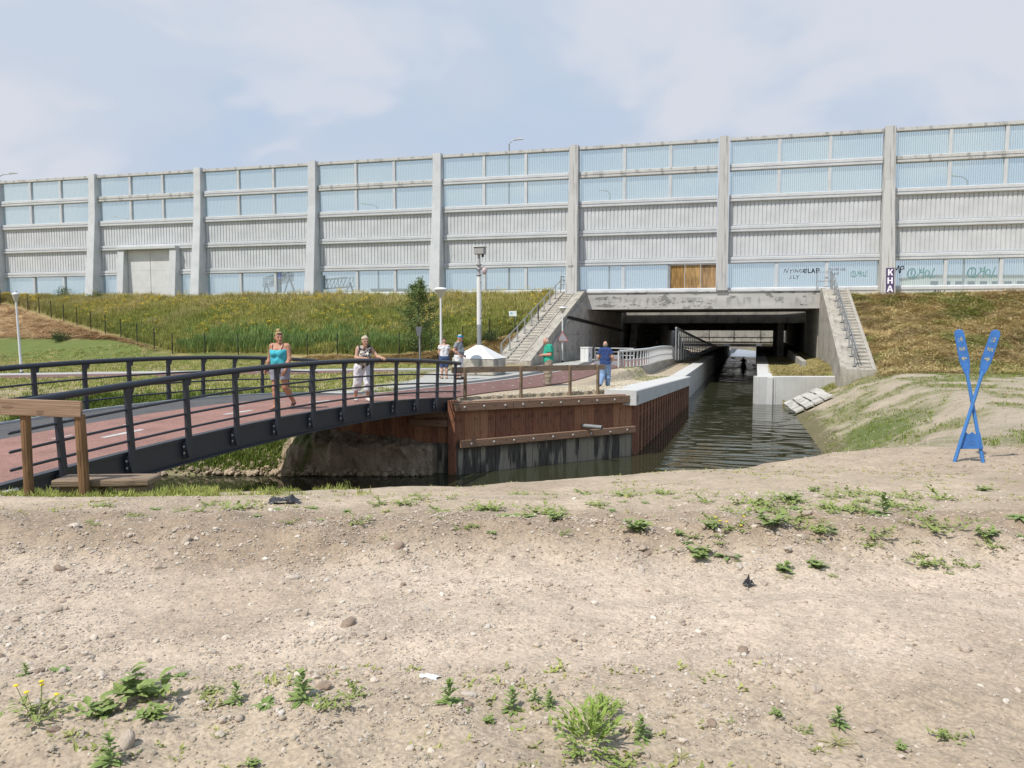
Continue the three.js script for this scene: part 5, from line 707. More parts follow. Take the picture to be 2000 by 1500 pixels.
  // eyes and brows
  for (const s of [-1, 1]) part('eye', place(new THREE.SphereGeometry(0.0115, 8, 6).translate(s * 0.032 * hs, 0.008 * hs, 0.081 * hs)), std({ color: C(0.09, 0.07, 0.06), roughness: 0.3 }), root);
  part('brow', place(merge([-1, 1].map((s) => rod([s * 0.018, 0.034, 0.096], [s * 0.048, 0.036, 0.082], 0.0045, 0.003, 5)))), std({ color: C(...(o.hairC || [0.2, 0.15, 0.1])) }), root);
  part('lips', place(ellG([0, -0.064, 0.088], [0.022, 0.007, 0.007])), std({ color: C(0.36, 0.13, 0.11), roughness: 0.5 }), root);
  // clothes: offset shells of parts of the body, trimmed by planes
  const cloth = (name, caps, k, offs, trim, col, lab, h = 0.012, mapT) => { const f0 = field(caps, k), l = [1e3, 1e3, 1e3], u = [-1e3, -1e3, -1e3]; for (const c of caps) for (let q = 0; q < 3; q++) { l[q] = Math.min(l[q], c[0][q] - c[2] - offs - 0.04, c[1][q] - c[3] - offs - 0.04); u[q] = Math.max(u[q], c[0][q] + c[2] + offs + 0.04, c[1][q] + c[3] + offs + 0.04); }
    const fold = (x, y, z) => Math.sin(y * 41 + Math.sin(x * 23 + z * 17) * 2.2) * 0.0035 + Math.sin(x * 47 + y * 13 + z * 29) * 0.0025; const g = surfaceNet((x, y, z) => { const d = f0(x, y, z) - offs - fold(x, y, z); return d > 0.06 ? d : Math.max(d, trim(x, y, z)); }, l, u, h); return part(name, g, std({ color: col.isColor ? col : C(...col), roughness: 0.9, map: mapT || null }), root, lab); };
  for (const c of o.clothes) c({ cloth, torso, arm, leg, foot, J, root, place, F });
  if (o.hair) o.hair({ part, place, root, hs, surfaceNet, skull });
  return root;
}
function ellG(c, r) { return clean(new THREE.SphereGeometry(1, 16, 12).scale(...r).translate(...c)); }
const shortHair = (col, len = 0.0, seed = 1, puff = 1) => ({ part, place, root, hs }) => { const sk = ell([0, 0.026, -0.014], [0.087 * puff, 0.112 * puff, 0.106 * puff]); const g = surfaceNet((x, y, z) => { const n = (vnoise(x * 46 + 50, y * 40 + z * 37 + 50, seed) - 0.5) * 0.02; return Math.max(sk(x, y, z) + n, -(y - 0.045 + z * 0.9 * (z > 0.02 ? -0.55 : 1.25 - len * 3)), z - 0.105); }, [-0.14, -0.14, -0.15], [0.14, 0.17, 0.15], 0.0075).scale(hs, hs, hs); part('hair', place(g), std({ color: C(...col), roughness: 0.8 }), root); };
const fringeHair = (col) => ({ part, place, root, hs }) => { const sk = ell([0, 0.0, -0.014], [0.084, 0.1, 0.103]); part('hair', place(surfaceNet((x, y, z) => Math.max(sk(x, y, z) + (vnoise(x * 60 + 9, y * 60 + z * 50 + 9, 4) - 0.5) * 0.008, y - 0.045, -(y + 0.075), z - 0.02), [-0.12, -0.12, -0.14], [0.12, 0.12, 0.1], 0.007).scale(hs, hs, hs)), std({ color: C(...col), roughness: 0.85 }), root); };
const stand = (over = {}) => ({ pelvis: [0, 0.94, 0], waist: [0, 1.08, 0.0], chest: [0, 1.29, 0.0], neck: [0, 1.45, -0.01], head: [0, 1.60, 0.015], shL: [0.175, 1.405, -0.01], shR: [-0.175, 1.405, -0.01], elL: [0.235, 1.13, -0.03], elR: [-0.235, 1.13, -0.03], wrL: [0.24, 0.89, 0.04], wrR: [-0.24, 0.89, 0.04], hipL: [0.09, 0.9, 0], hipR: [-0.09, 0.9, 0], knL: [0.1, 0.48, 0.02], knR: [-0.1, 0.48, 0.02], anL: [0.1, 0.085, -0.02], anR: [-0.1, 0.085, -0.02], toeL: [0.12, 0.035, 0.13], toeR: [-0.12, 0.035, 0.13], ...over });
const shirt = (col, hem, sleeve, neckY, lab, opt = {}) => ({ cloth, torso, arm, J }) => { const t = [...torso]; const cut = (s) => { const a = arm(s); return sleeve <= 0 ? [] : [[a[0][0], lerpP(a[0][0], a[0][1], sleeve), a[0][2], mix(a[0][2], a[0][3], sleeve) + 0.012]]; }; cloth(opt.name || 'shirt', [...t, ...cut('L'), ...cut('R')], 0.03, opt.off || 0.016, (x, y, z) => Math.max(hem - y, y - neckY(x, z), sleeve <= 0 ? Math.abs(x) - (opt.width || 0.165) : -1, ...(sleeve > 0 ? ['L', 'R'].map((s) => { const a = J['sh' + s], b = lerpP(J['sh' + s], J['el' + s], sleeve), dx = b[0] - a[0], dy = b[1] - a[1], dz = b[2] - a[2], L = Math.hypot(dx, dy, dz), t2 = ((x - b[0]) * dx + (y - b[1]) * dy + (z - b[2]) * dz) / L; return Math.hypot(x - b[0], y - b[1], z - b[2]) < 0.13 && Math.abs(x) > 0.15 ? t2 : -1; }) : [])), col, lab, 0.011, opt.map); };
const trousers = (col, top, bottom, lab, offs = 0.016, wide = 0.012) => ({ cloth, torso, leg, J }) => cloth('trousers', [...torso.slice(0, 3), ...['L', 'R'].flatMap((s) => { const l = leg(s); return l.map((c) => [c[0], c[1], c[2] + wide, c[3] + wide * (bottom < 0.3 ? 1.8 : 1)]); })], 0.025, offs, (x, y) => Math.max(y - top, bottom - y), col, lab, 0.012);
const shoes = (col, lab, off = 0.012, top = 0.0) => ({ cloth, foot, J }) => ['L', 'R'].forEach((s) => cloth('shoe', foot(s), 0.02, off, (x, y, z) => y - (J['an' + s][1] + top), col, lab, 0.009));
const WD = 4.9;
const bridgePt = (x, z) => [BP.x + x * 0.937 - z * 0.35, deckY(z), BP.z + x * 0.35 + z * 0.937];
{ // woman in turquoise walking down the bridge
  const J = stand({ head: [0.0, 1.585, 0.02], shL: [0.19, 1.395, -0.01], shR: [-0.19, 1.395, -0.01], elL: [0.25, 1.12, 0.03], wrL: [0.20, 0.88, 0.13], elR: [-0.27, 1.13, -0.06], wrR: [-0.335, 0.90, 0.0], knL: [0.10, 0.50, -0.02], anL: [0.16, 0.17, -0.27], toeL: [0.185, 0.045, -0.16], knR: [-0.09, 0.485, 0.06], anR: [-0.10, 0.085, 0.05], toeR: [-0.12, 0.03, 0.19], hipL: [0.1, 0.88, 0], hipR: [-0.1, 0.88, 0] });
  const p = bridgePt(-0.95, 6.75); const w = person('woman in a turquoise top and grey shorts walking on the bridge', p, -0.22, J, { bulk: 1.12, belly: 0.02, bust: 1.15, headYaw: 0.75, skin: [0.44, 0.22, 0.135], hairC: [0.35, 0.25, 0.12], clothes: [
    shirt([0.055, 0.42, 0.50], 0.93, 0, (x, z) => z > 0.02 ? 1.31 + Math.abs(x) * 0.12 : 1.29, 'turquoise strap top', { width: 0.2, name: 'top' }), trousers([0.27, 0.27, 0.32], 0.99, 0.66, 'grey patterned shorts', 0.014, 0.014),
    ({ part: _, root, cloth, foot }) => { ['L', 'R'].forEach((s) => cloth('sandal', foot(s), 0.02, 0.008, (x, y, z) => Math.max(y - (J['an' + s][1] - 0.045)), [0.10, 0.055, 0.035], 'brown sandal', 0.009)); for (const s of [1, -1]) part('strap', tube([[s * 0.1, 1.30, 0.135], [s * 0.125, 1.42, 0.07], [s * 0.12, 1.455, -0.02], [s * 0.1, 1.33, -0.12]], 0.007, 12, 6), std({ color: C(0.03, 0.03, 0.035) }), root);
      part('bag', [cbox(0.1, 0.26, 0.2, -0.29, 1.0, -0.14, 0.03), tube([[-0.27, 1.12, -0.14], [-0.2, 1.46, -0.05], [-0.25, 1.12, -0.02]], 0.01, 12, 6)], std({ color: C(0.02, 0.022, 0.03), roughness: 0.6 }), root, 'small dark shoulder bag'); }],
    hair: (a) => { shortHair([0.36, 0.25, 0.12], 0.12, 3)(a); a.part('bun', a.place(merge([ellG([0, 0.155, -0.045], [0.048, 0.045, 0.048]), ellG([0.015, 0.178, -0.03], [0.028, 0.02, 0.028])])), std({ color: C(0.42, 0.30, 0.13), roughness: 0.8 }), a.root); a.part('sunglasses', a.place(merge([cbox(0.13, 0.024, 0.016, 0, 0.088, 0.078, 0.006)])), M.blackMetal, a.root); } });
}
{ // woman leaning on the near railing
  const J = stand({ pelvis: [0, 0.91, -0.12], waist: [0, 1.04, -0.06], chest: [0, 1.22, 0.06], neck: [0, 1.375, 0.13], head: [0.0, 1.515, 0.185], shL: [0.165, 1.335, 0.1], shR: [-0.165, 1.335, 0.1], elL: [0.30, 1.13, 0.24], elR: [-0.225, 1.11, 0.17], wrL: [0.36, 1.115, 0.43], wrR: [-0.03, 1.105, 0.33], hipL: [0.09, 0.87, -0.12], hipR: [-0.09, 0.87, -0.12], knL: [0.12, 0.46, -0.05], knR: [-0.11, 0.47, -0.2], anL: [0.13, 0.085, -0.14], anR: [-0.13, 0.085, -0.42], toeL: [0.16, 0.035, 0.01], toeR: [-0.13, 0.035, -0.27] });
  const spots = tex(128, (u, v) => { const n = fbm(u * 16, v * 16, 2, 881, 16); return n > 0.53 ? [0.24, 0.19, 0.17] : [0.86, 0.83, 0.79]; }, { rx: 0.45, ry: 0.45 });
  const p = bridgePt(-0.42, 4.15); person('woman in a spotted sleeveless top and white trousers leaning on the bridge railing', p, 0.42, J, { bulk: 0.95, bust: 0.8, headYaw: 0.1, headPitch: 0.12, headScale: 0.98, skin: [0.46, 0.27, 0.18], hairC: [0.4, 0.33, 0.24], handL: { palm: [0, -1, 0], curl: 0.5 }, handR: { palm: [0, -1, 0], curl: 0.4, thumb: 1 }, clothes: [shirt([0.95, 0.95, 0.95], 0.78, 0, (x, z) => 1.45 - Math.max(0, 0.11 - Math.abs(x)) * 1.3, 'white top with dark spots', { width: 0.17, name: 'top', map: spots, off: 0.02 }), trousers([0.70, 0.70, 0.74], 0.95, 0.26, 'white cropped trousers', 0.02, 0.02), shoes([0.62, 0.61, 0.58], 'white shoe')], hair: shortHair([0.46, 0.38, 0.27], 0.22, 7, 1.08) });
}
{ // couple by the camera mast
  const Jw = stand({ elL: [0.22, 1.12, 0.05], wrL: [0.16, 0.97, 0.2], elR: [-0.23, 1.14, 0.03], wrR: [-0.2, 1.3, 0.17] }); for (const k in Jw) Jw[k] = Jw[k].map((v) => v * 0.95);
  person('woman with dark red hair in a white shirt and blue shorts, seen from behind', [-2.75, 0.24, -31.2], Math.PI + 0.25, Jw, { bulk: 1.02, bust: 0.8, headScale: 0.95, skin: [0.5, 0.3, 0.21], hairC: [0.09, 0.03, 0.02], clothes: [shirt([0.74, 0.72, 0.74], 0.92, 0.42, () => 1.36, 'white short-sleeved shirt'), trousers([0.055, 0.085, 0.19], 0.97, 0.47, 'blue denim shorts', 0.016, 0.016), shoes([0.12, 0.09, 0.08], 'brown sandal', 0.008, -0.03)], hair: shortHair([0.10, 0.03, 0.022], 0.25, 11, 1.06) });
  const Jm = stand({ head: [0.0, 1.6, 0.05], waist: [0, 1.08, 0.02], elL: [0.25, 1.12, -0.08], wrL: [0.2, 0.93, 0.13], elR: [-0.26, 1.13, -0.1], wrR: [-0.17, 0.95, 0.12], anL: [0.1, 0.085, 0.08], toeL: [0.12, 0.035, 0.23] }); for (const k in Jm) Jm[k] = Jm[k].map((v) => v * 1.03);
  person('man in a blue and white cap, grey T-shirt and white shorts beside the mast', [-2.12, 0.24, -30.75], 1.25, Jm, { bulk: 1.14, belly: 0.075, skin: [0.5, 0.27, 0.19], hairC: [0.4, 0.38, 0.35], clothes: [shirt([0.22, 0.245, 0.26], 0.95, 0.6, () => 1.5, 'grey T-shirt', { off: 0.02 }), trousers([0.72, 0.71, 0.70], 1.0, 0.5, 'white shorts', 0.02, 0.025), shoes([0.02, 0.02, 0.022], 'black shoe')],
    hair: (a) => { const cm = std({ color: C(0.02, 0.22, 0.42), roughness: 0.8 }); const s = ell([0, 0.05, -0.01], [0.088, 0.09, 0.106]); a.part('cap', a.place(a.surfaceNet((x, y, z) => Math.max(s(x, y, z), 0.04 - y), [-0.12, 0.0, -0.14], [0.12, 0.16, 0.13], 0.007)), cm, a.root, 'blue cap with a white crown'); a.part('cap_crown', a.place(ellG([0, 0.118, -0.01], [0.062, 0.03, 0.075])), M.whitePaint, a.root); a.part('cap_peak', a.place(ellG([0, 0.05, 0.12], [0.07, 0.01, 0.06])), cm, a.root); } });
}
{ // man in green looking at his phone
  const J = stand({ chest: [0, 1.29, -0.02], neck: [0, 1.445, 0.02], head: [0, 1.575, 0.09], elL: [0.25, 1.12, 0.0], wrL: [0.07, 1.1, 0.24], elR: [-0.25, 1.12, 0.0], wrR: [-0.05, 1.1, 0.25], anL: [0.08, 0.085, 0.02], toeL: [0.1, 0.035, 0.17] }); for (const k in J) J[k] = J[k].map((v) => v * 1.03);
  const w = person('bald man in a green polo shirt and khaki trousers looking down at a phone', [1.32, 0.19, -28.03], -1.35, J, { bulk: 1.2, belly: 0.055, headPitch: 0.5, skin: [0.55, 0.27, 0.19], hairC: [0.5, 0.45, 0.4], handL: { palm: [0, -1, 0], curl: 0.7, thumb: 1 }, handR: { palm: [0, 1, 0], curl: 0.7 }, clothes: [shirt([0.02, 0.33, 0.215], 0.86, 0.72, () => 1.53, 'green polo shirt', { off: 0.026 }), trousers([0.30, 0.25, 0.19], 0.97, 0.06, 'khaki trousers', 0.018, 0.026), shoes([0.10, 0.08, 0.07], 'brown shoe', 0.014, 0.0)], hair: fringeHair([0.52, 0.46, 0.40]) });
  const ph = thing('phone', 'dark phone held by the man in green', 'phone', [1.32, 0.19, -28.03], -1.35); part('phone_body', new THREE.BoxGeometry(0.075, 0.01, 0.15).rotateX(-0.5).translate(0.0, 1.2, 0.36), M.blackMetal, ph);
}
{ // man in dark blue walking away
  const J = stand({ chest: [0, 1.30, 0.03], waist: [0, 1.08, 0.0], neck: [0, 1.46, 0.03], head: [0, 1.605, 0.06], elL: [0.26, 1.14, -0.05], wrL: [0.2, 1.05, 0.17], elR: [-0.27, 1.15, -0.06], wrR: [-0.25, 1.0, 0.12], knL: [0.1, 0.49, -0.04], anL: [0.17, 0.16, -0.34], toeL: [0.175, 0.04, -0.24], knR: [-0.1, 0.48, 0.12], anR: [-0.1, 0.085, 0.14], toeR: [-0.12, 0.035, 0.29] });
  person('bald man in a navy polo shirt and pale jeans walking toward the underpass', [3.5, 0.07, -28.9], Math.PI - 0.15, J, { bulk: 1.12, belly: 0.02, skin: [0.5, 0.28, 0.19], hairC: [0.3, 0.25, 0.2], clothes: [shirt([0.022, 0.05, 0.155], 0.87, 0.62, () => 1.525, 'navy blue polo shirt', { off: 0.022 }), trousers([0.20, 0.30, 0.46], 0.98, 0.06, 'pale blue jeans', 0.016, 0.02), shoes([0.025, 0.024, 0.024], 'dark shoe', 0.014, 0.0)], hair: fringeHair([0.3, 0.24, 0.18]) });
}
{ // far figures inside the underpass
  const J = stand({ elL: [0.25, 1.13, 0.05], wrL: [0.2, 1.02, 0.25], elR: [-0.25, 1.13, 0.05], wrR: [-0.2, 1.02, 0.25] }); const q = uvw(-8.5, 70.5); 
  person('dark figure standing on the path deep inside the underpass', [q.x, land(q.x, q.z) + 0.035, q.z], canalTurn, J, { bulk: 1.05, skin: [0.4, 0.24, 0.17], clothes: [shirt([0.03, 0.03, 0.035], 0.88, 0.9, () => 1.5, 'dark jacket'), trousers([0.03, 0.032, 0.04], 0.98, 0.06, 'dark trousers', 0.016, 0.02), shoes([0.02, 0.02, 0.02], 'dark shoe')], hair: shortHair([0.04, 0.03, 0.025], 0.1, 5) });
  const kp = uvw(-1.15, 87, WATER); const ky = thing('kayak', 'dark kayak on the canal deep inside the underpass', 'kayak', [kp.x, WATER, kp.z], canalTurn);
  const sc = []; for (let i = 0; i <= 16; i++) { const t = i / 16 * 2 - 1, w = 0.33 * Math.sqrt(Math.max(0.003, 1 - t * t)), z = t * 2.1, y = 0.1 * t * t; sc.push([[-w, 0.16 + y, z], [-w * 0.7, -0.1, z], [w * 0.7, -0.1, z], [w, 0.16 + y, z], [w * 0.5, 0.23 + y, z], [-w * 0.5, 0.23 + y, z]]); } part('hull', loft(sc), std({ color: C(0.03, 0.035, 0.04), roughness: 0.4 }), ky);
  const K = stand({ hipL: [0.1, 0.18, 0], hipR: [-0.1, 0.18, 0], pelvis: [0, 0.22, 0], waist: [0, 0.4, -0.02], chest: [0, 0.62, 0], neck: [0, 0.78, 0], head: [0, 0.92, 0.02], shL: [0.18, 0.73, 0], shR: [-0.18, 0.73, 0], elL: [0.3, 0.5, 0.15], elR: [-0.3, 0.55, 0.15], wrL: [0.3, 0.45, 0.38], wrR: [-0.3, 0.62, 0.38], knL: [0.14, 0.3, 0.45], knR: [-0.14, 0.3, 0.45], anL: [0.12, 0.12, 0.85], anR: [-0.12, 0.12, 0.85], toeL: [0.12, 0.22, 0.92], toeR: [-0.12, 0.22, 0.92] });
  person('kayaker in dark clothes paddling deep inside the underpass', [kp.x, WATER + 0.05, kp.z], canalTurn, K, { skin: [0.4, 0.24, 0.17], clothes: [shirt([0.03, 0.03, 0.03], 0.2, 0.95, () => 0.84, 'dark jacket'), trousers([0.03, 0.03, 0.03], 0.45, 0.05, 'dark trousers')], hair: shortHair([0.03, 0.025, 0.02], 0.1, 15) });
  const pd = thing('kayak_paddle', 'kayak paddle held across the kayak inside the underpass', 'paddle', [kp.x, WATER + 0.05, kp.z], canalTurn); part('shaft', rod([-0.95, 0.85, 0.42], [0.95, 0.2, 0.42], 0.016), M.blackMetal, pd); for (const s of [-1, 1]) part('blade', hull([[s * 0.9, 0.53 - s * 0.31 + 0.07, 0.42], [s * 0.9, 0.53 - s * 0.31 - 0.07, 0.42], [s * 1.3, 0.53 - s * 0.44 + 0.08, 0.44], [s * 1.3, 0.53 - s * 0.44 - 0.08, 0.44], [s * 1.1, 0.53 - s * 0.38, 0.45]]), M.blackMetal, pd);
}

// ---------------------------------------------------------------- vegetation
const leafMat = (r, g, b, t = 0.25) => new THREE.MeshPhysicalMaterial({ color: C(r, g, b), roughness: 0.75, transmission: t, thickness: 0, side: THREE.DoubleSide, ior: 1.3 });
function leafG(base, dir, up, L, w, bend = 0.4, n = 3) {                // a folded, tapering, drooping blade
  const D = V3(...dir).normalize(), U0 = V3(...up), S = V3().crossVectors(D, U0).normalize(), N = V3().crossVectors(S, D).normalize(), pos = []; let p = V3(...base), d = D.clone(); const pts = [];
  for (let i = 0; i <= n; i++) { const t = i / n; pts.push([p.clone(), w * Math.sin(Math.PI * Math.min(0.97, 0.12 + t * 0.86)) ** 0.8]); d = D.clone().multiplyScalar(Math.cos(bend * t * 1.6)).addScaledVector(N, -Math.sin(bend * t * 1.6)); p = p.clone().addScaledVector(d, L / n); }
  for (let i = 0; i < n; i++) { const [a, wa] = pts[i], [b, wb] = pts[i + 1]; for (const s of [-1, 1]) { const ae = a.clone().addScaledVector(S, s * wa).addScaledVector(N, wa * 0.35), be = b.clone().addScaledVector(S, s * wb).addScaledVector(N, wb * 0.35); const q = s > 0 ? [a, b, be, a, be, ae] : [a, be, b, a, ae, be]; for (const v of q) pos.push(v.x, v.y, v.z); } }
  const g = new THREE.BufferGeometry(); g.setAttribute('position', new THREE.Float32BufferAttribute(pos, 3)); g.computeVertexNormals(); g.setAttribute('uv', new THREE.Float32BufferAttribute(new Float32Array(pos.length / 3 * 2), 2)); return g;
}
const ring = (a, e) => [Math.cos(a) * Math.cos(e), Math.sin(e), Math.sin(a) * Math.cos(e)];
const weedKinds = {
  A: (R) => { const g = []; for (let i = 0; i < 15; i++) { const a = R() * 6.28, e = 0.15 + R() * 0.7; g.push(leafG([0, 0.01, 0], ring(a, e), [0, 1, 0], 0.32 + R() * 0.28, 0.07 + R() * 0.04, 0.7)); } return g; },
  B: (R) => { const g = []; for (let s = 0; s < 8; s++) { const a0 = R() * 6.28, tip = ring(a0, 0.45 + R() * 0.9).map((v) => v * (0.3 + R() * 0.28)); for (let i = 0; i < 7; i++) { const t = 0.15 + i / 7 * 0.85, a = R() * 6.28; g.push(leafG(tip.map((v) => v * t), ring(a, 0.1 + R() * 0.6), [0, 1, 0], 0.13 + R() * 0.13, 0.045 + R() * 0.03, 0.5, 2)); } } return g; },
  C: (R) => { const g = []; for (let s = 0; s < 12; s++) { const a0 = R() * 6.28, tip = ring(a0, 0.12 + R() * 0.55).map((v) => v * (0.25 + R() * 0.32)); for (let i = 0; i < 6; i++) { const t = 0.2 + i / 6 * 0.85, a = R() * 6.28; g.push(leafG(tip.map((v) => v * t), ring(a, 0.1 + R() * 0.8), [0, 1, 0], 0.07 + R() * 0.1, 0.016 + R() * 0.018, 0.4, 2)); } } return g; },
  T: (R) => { const g = []; for (let i = 0; i < 26; i++) { const t = i / 26, a = i * 2.4 + R(); g.push(leafG([Math.sin(i) * 0.02, t * 0.75, Math.cos(i) * 0.02], ring(a, 0.25 + t * 0.7), [0, 1, 0], (0.34 - t * 0.2) * (0.7 + R() * 0.6), 0.04 + R() * 0.02, 0.5, 2)); } for (let i = 0; i < 8; i++) g.push(leafG([0, 0.02, 0], ring(R() * 6.28, 0.1 + R() * 0.3), [0, 1, 0], 0.3 + R() * 0.2, 0.06, 0.4)); return g; },
  D: (R) => { const g = []; for (let i = 0; i < 22; i++) g.push(leafG([(R() - 0.5) * 0.08, 0, (R() - 0.5) * 0.08], ring(R() * 6.28, 0.25 + R() * 1.0), [0, 1, 0], 0.3 + R() * 0.3, 0.012, 0.7)); return g; },
  G: (R) => { const g = []; for (let s = 0; s < 34; s++) { const a0 = R() * 6.28, e = 0.25 + R() * 1.2, tip = ring(a0, e).map((v) => v * (0.4 + R() * 0.25)); for (let i = 0; i < 6; i++) { const t = 0.35 + i / 6 * 0.7, a = a0 + (R() - 0.5) * 2.4; g.push(leafG(tip.map((v) => v * t), ring(a, e * 0.6 + R() * 0.5), [0, 1, 0], 0.11 + R() * 0.1, 0.014 + R() * 0.012, 0.5, 2)); } } return g; },
};
weedKinds.E = weedKinds.C;
const weedLabel = { A: 'flat rosette weed with broad leaves', B: 'bushy dark green leafy weed', C: 'low spreading fine-leaved green weed', T: 'upright leafy weed stalk', D: 'small tuft of thin grass blades', E: 'green weed with small yellow flowers', G: 'large bright green bushy weed' };
{
  const R = rng(4242), mats = { A: leafMat(0.21, 0.30, 0.085), B: leafMat(0.24, 0.315, 0.09), C: leafMat(0.27, 0.325, 0.09), T: leafMat(0.23, 0.315, 0.09), D: leafMat(0.34, 0.33, 0.125), E: leafMat(0.25, 0.30, 0.085), G: leafMat(0.26, 0.35, 0.075) }, yellow = std({ color: C(0.75, 0.55, 0.03) });
  const protos = {}; for (const k of Object.keys(weedKinds)) protos[k] = [0, 1, 2].map(() => { const g = merge(weedKinds[k](R)); return g; });
  const spots = [['E', -1.96, -3.08, 0.20], ['B', -1.71, -3.12, 0.14], ['B', -1.62, -3.28, 0.21], ['B', -1.48, -3.08, 0.11], ['C', -1.36, -3.32, 0.10], ['T', -1.20, -3.24, 0.09], ['T', -0.91, -3.22, 0.13], ['C', -0.76, -3.14, 0.13], ['C', -0.69, -3.25, 0.11], ['A', -1.06, -3.19, 0.09], ['C', -1.17, -2.97, 0.05], ['T', -1.49, -2.74, 0.11], ['C', -1.73, -2.91, 0.04], ['T', -0.27, -3.19, 0.11], ['B', -0.10, -3.07, 0.05], ['T', 0.00, -3.19, 0.10], ['T', 0.16, -3.18, 0.07], ['T', 0.10, -3.23, 0.06], ['G', 0.30, -2.89, 0.22], ['G', 0.39, -3.10, 0.13], ['C', 0.43, -2.76, 0.13], ['T', 0.51, -2.94, 0.09], ['D', 0.64, -2.80, 0.09], ['A', -0.19, -3.13, 0.03], ['D', -0.35, -2.94, 0.05], ['B', 1.10, -3.09, 0.05], ['C', 1.18, -3.00, 0.06], ['T', 1.34, -3.05, 0.08], ['C', 1.73, -2.93, 0.11], ['B', 1.50, -2.85, 0.05], ['D', 1.27, -2.90, 0.12], ['C', 0.89, -3.06, 0.06], ['D', 0.67, -3.12, 0.04], ['B', -0.96, -2.75, 0.05], ['A', -0.09, -3.42, 0.03], ['D', 0.08, -2.98, 0.04], ['D', -1.30, -2.81, 0.06], ['T', -2.27, -3.48, 0.06], ['A', -2.15, -3.53, 0.07], ['A', -1.55, -3.50, 0.04], ['C', -0.24, -6.71, 0.23], ['B', -0.03, -5.99, 0.18], ['C', 0.22, -6.39, 0.24], ['B', 0.34, -5.88, 0.12], ['C', 0.02, -7.85, 0.13], ['C', 0.46, -9.09, 0.12], ['T', -0.36, -5.63, 0.10], ['C', -0.25, -5.66, 0.08], ['C', 0.37, -5.53, 0.07], ['C', 0.79, -6.93, 0.15], ['C', 1.14, -7.65, 0.22], ['B', 1.53, -7.85, 0.10], ['B', 0.92, -5.53, 0.19], ['B', 1.21, -5.51, 0.08], ['T', 1.30, -5.48, 0.09], ['B', 1.45, -5.55, 0.13], ['B', 1.31, -5.20, 0.17], ['E', 1.62, -5.55, 0.15], ['C', 2.21, -6.97, 0.28], ['C', 2.14, -6.48, 0.22], ['B', 2.60, -7.08, 0.19], ['B', 1.90, -5.55, 0.21], ['B', 1.81, -5.03, 0.12], ['B', 2.05, -5.08, 0.12], ['C', 2.22, -5.57, 0.19], ['A', 2.30, -5.53, 0.11], ['C', 2.53, -6.13, 0.19], ['C', 2.90, -6.71, 0.27], ['C', 2.50, -5.34, 0.11], ['T', 2.63, -5.46, 0.15], ['T', 3.13, -6.39, 0.22], ['C', 3.44, -6.85, 0.18], ['T', 3.48, -6.52, 0.20], ['C', 4.09, -7.27, 0.21], ['C', 3.12, -5.63, 0.23], ['C', 2.83, -5.11, 0.16], ['B', 3.42, -5.46, 0.15], ['A', 3.86, -5.76, 0.12], ['B', 3.42, -8.59, 0.14], ['C', 3.34, -7.52, 0.23], ['B', 5.70, -9.20, 0.15], ['B', 3.67, -5.44, 0.07], ['C', -1.22, -6.93, 0.12], ['T', -1.16, -5.73, 0.12], ['C', -0.91, -5.51, 0.07], ['C', -0.99, -6.97, 0.17], ['A', -3.14, -6.64, 0.08], ['C', -3.09, -6.23, 0.11], ['C', -2.87, -6.60, 0.09], ['C', -2.43, -6.67, 0.21], ['C', -2.66, -6.48, 0.09], ['D', -3.12, -5.59, 0.11], ['A', -2.06, -6.10, 0.06], ['C', -1.72, -5.86, 0.09], ['A', -1.48, -5.83, 0.05], ['C', -3.66, -6.83, 0.12], ['C', -0.58, -6.16, 0.12], ['C', -0.87, -7.21, 0.12], ['D', 0.65, -7.38, 0.08], ['A', 0.86, -6.52, 0.06], ['A', 1.18, -6.23, 0.06], ['C', 1.80, -5.99, 0.11], ['A', 2.51, -6.71, 0.09], ['D', 2.08, -5.34, 0.05], ['D', 2.50, -5.60, 0.08], ['D', 2.93, -5.66, 0.08], ['C', 3.29, -7.08, 0.11], ['D', 3.71, -6.31, 0.09], ['D', 3.21, -5.26, 0.06], ['D', 1.99, -7.38, 0.09], ['D', 1.65, -7.08, 0.08], ['D', -1.62, -7.08, 0.10], ['A', -1.77, -6.71, 0.08], ['A', -2.02, -6.52, 0.07], ['D', -2.66, -5.88, 0.05], ['D', -2.77, -7.08, 0.10], ['D', 2.58, -5.18, 0.06], ['A', 1.72, -5.34, 0.04], ['C', 0.45, -6.71, 0.08], ['A', -0.15, -5.55, 0.06], ['D', -0.57, -7.65, 0.10], ['A', 1.24, -7.08, 0.06]];
  const more = spots.filter((q) => q[2] < -4.4).flatMap(([k, x, z, w]) => { const o = []; for (let i = 0; i < (x > 1 ? 2 : 1); i++) o.push([R() < 0.55 ? 'C' : R() < 0.5 ? 'D' : 'A', x + (R() - 0.5) * 0.9, z + (R() - 0.5) * 0.7, w * (0.35 + R() * 0.45)]); return o; });
  for (let [k, x, z, w] of [...spots, ...more]) {
    if (k === 'T' && z < -4.4 && w < 0.22) k = 'C';
    const front = -z < 4.4, where = front ? 'on the near verge' : x > 2.2 ? 'on the far verge to the right' : 'on the far verge left and middle', lab = k === 'G' ? (x > 0.42 ? 'second of two large bright green weeds on the near verge' : 'first and biggest bright green weed on the near verge') : k === 'E' ? (front ? 'weed with small yellow flowers at the near left corner' : 'weed with small yellow flowers on the bank right of the middle') : weedLabel[k] + ' ' + where;
    const o = thing('weed', lab, 'weed', [x, height(x, z) - 0.004, z], R() * 6.28, 'weeds, ' + weedLabel[k] + ' ' + where); const m = part('foliage', protos[k][Math.floor(R() * 3)], mats[k], o); const s = w * (k === 'T' ? 1.55 : k === 'D' ? 1.5 : k === 'G' ? 1.35 : front ? 1.6 : k === 'B' || k === 'A' ? 1.6 : 2.15); o.scale.set(s * 1.1, s * (front ? 0.85 : 0.72), s * 1.1);
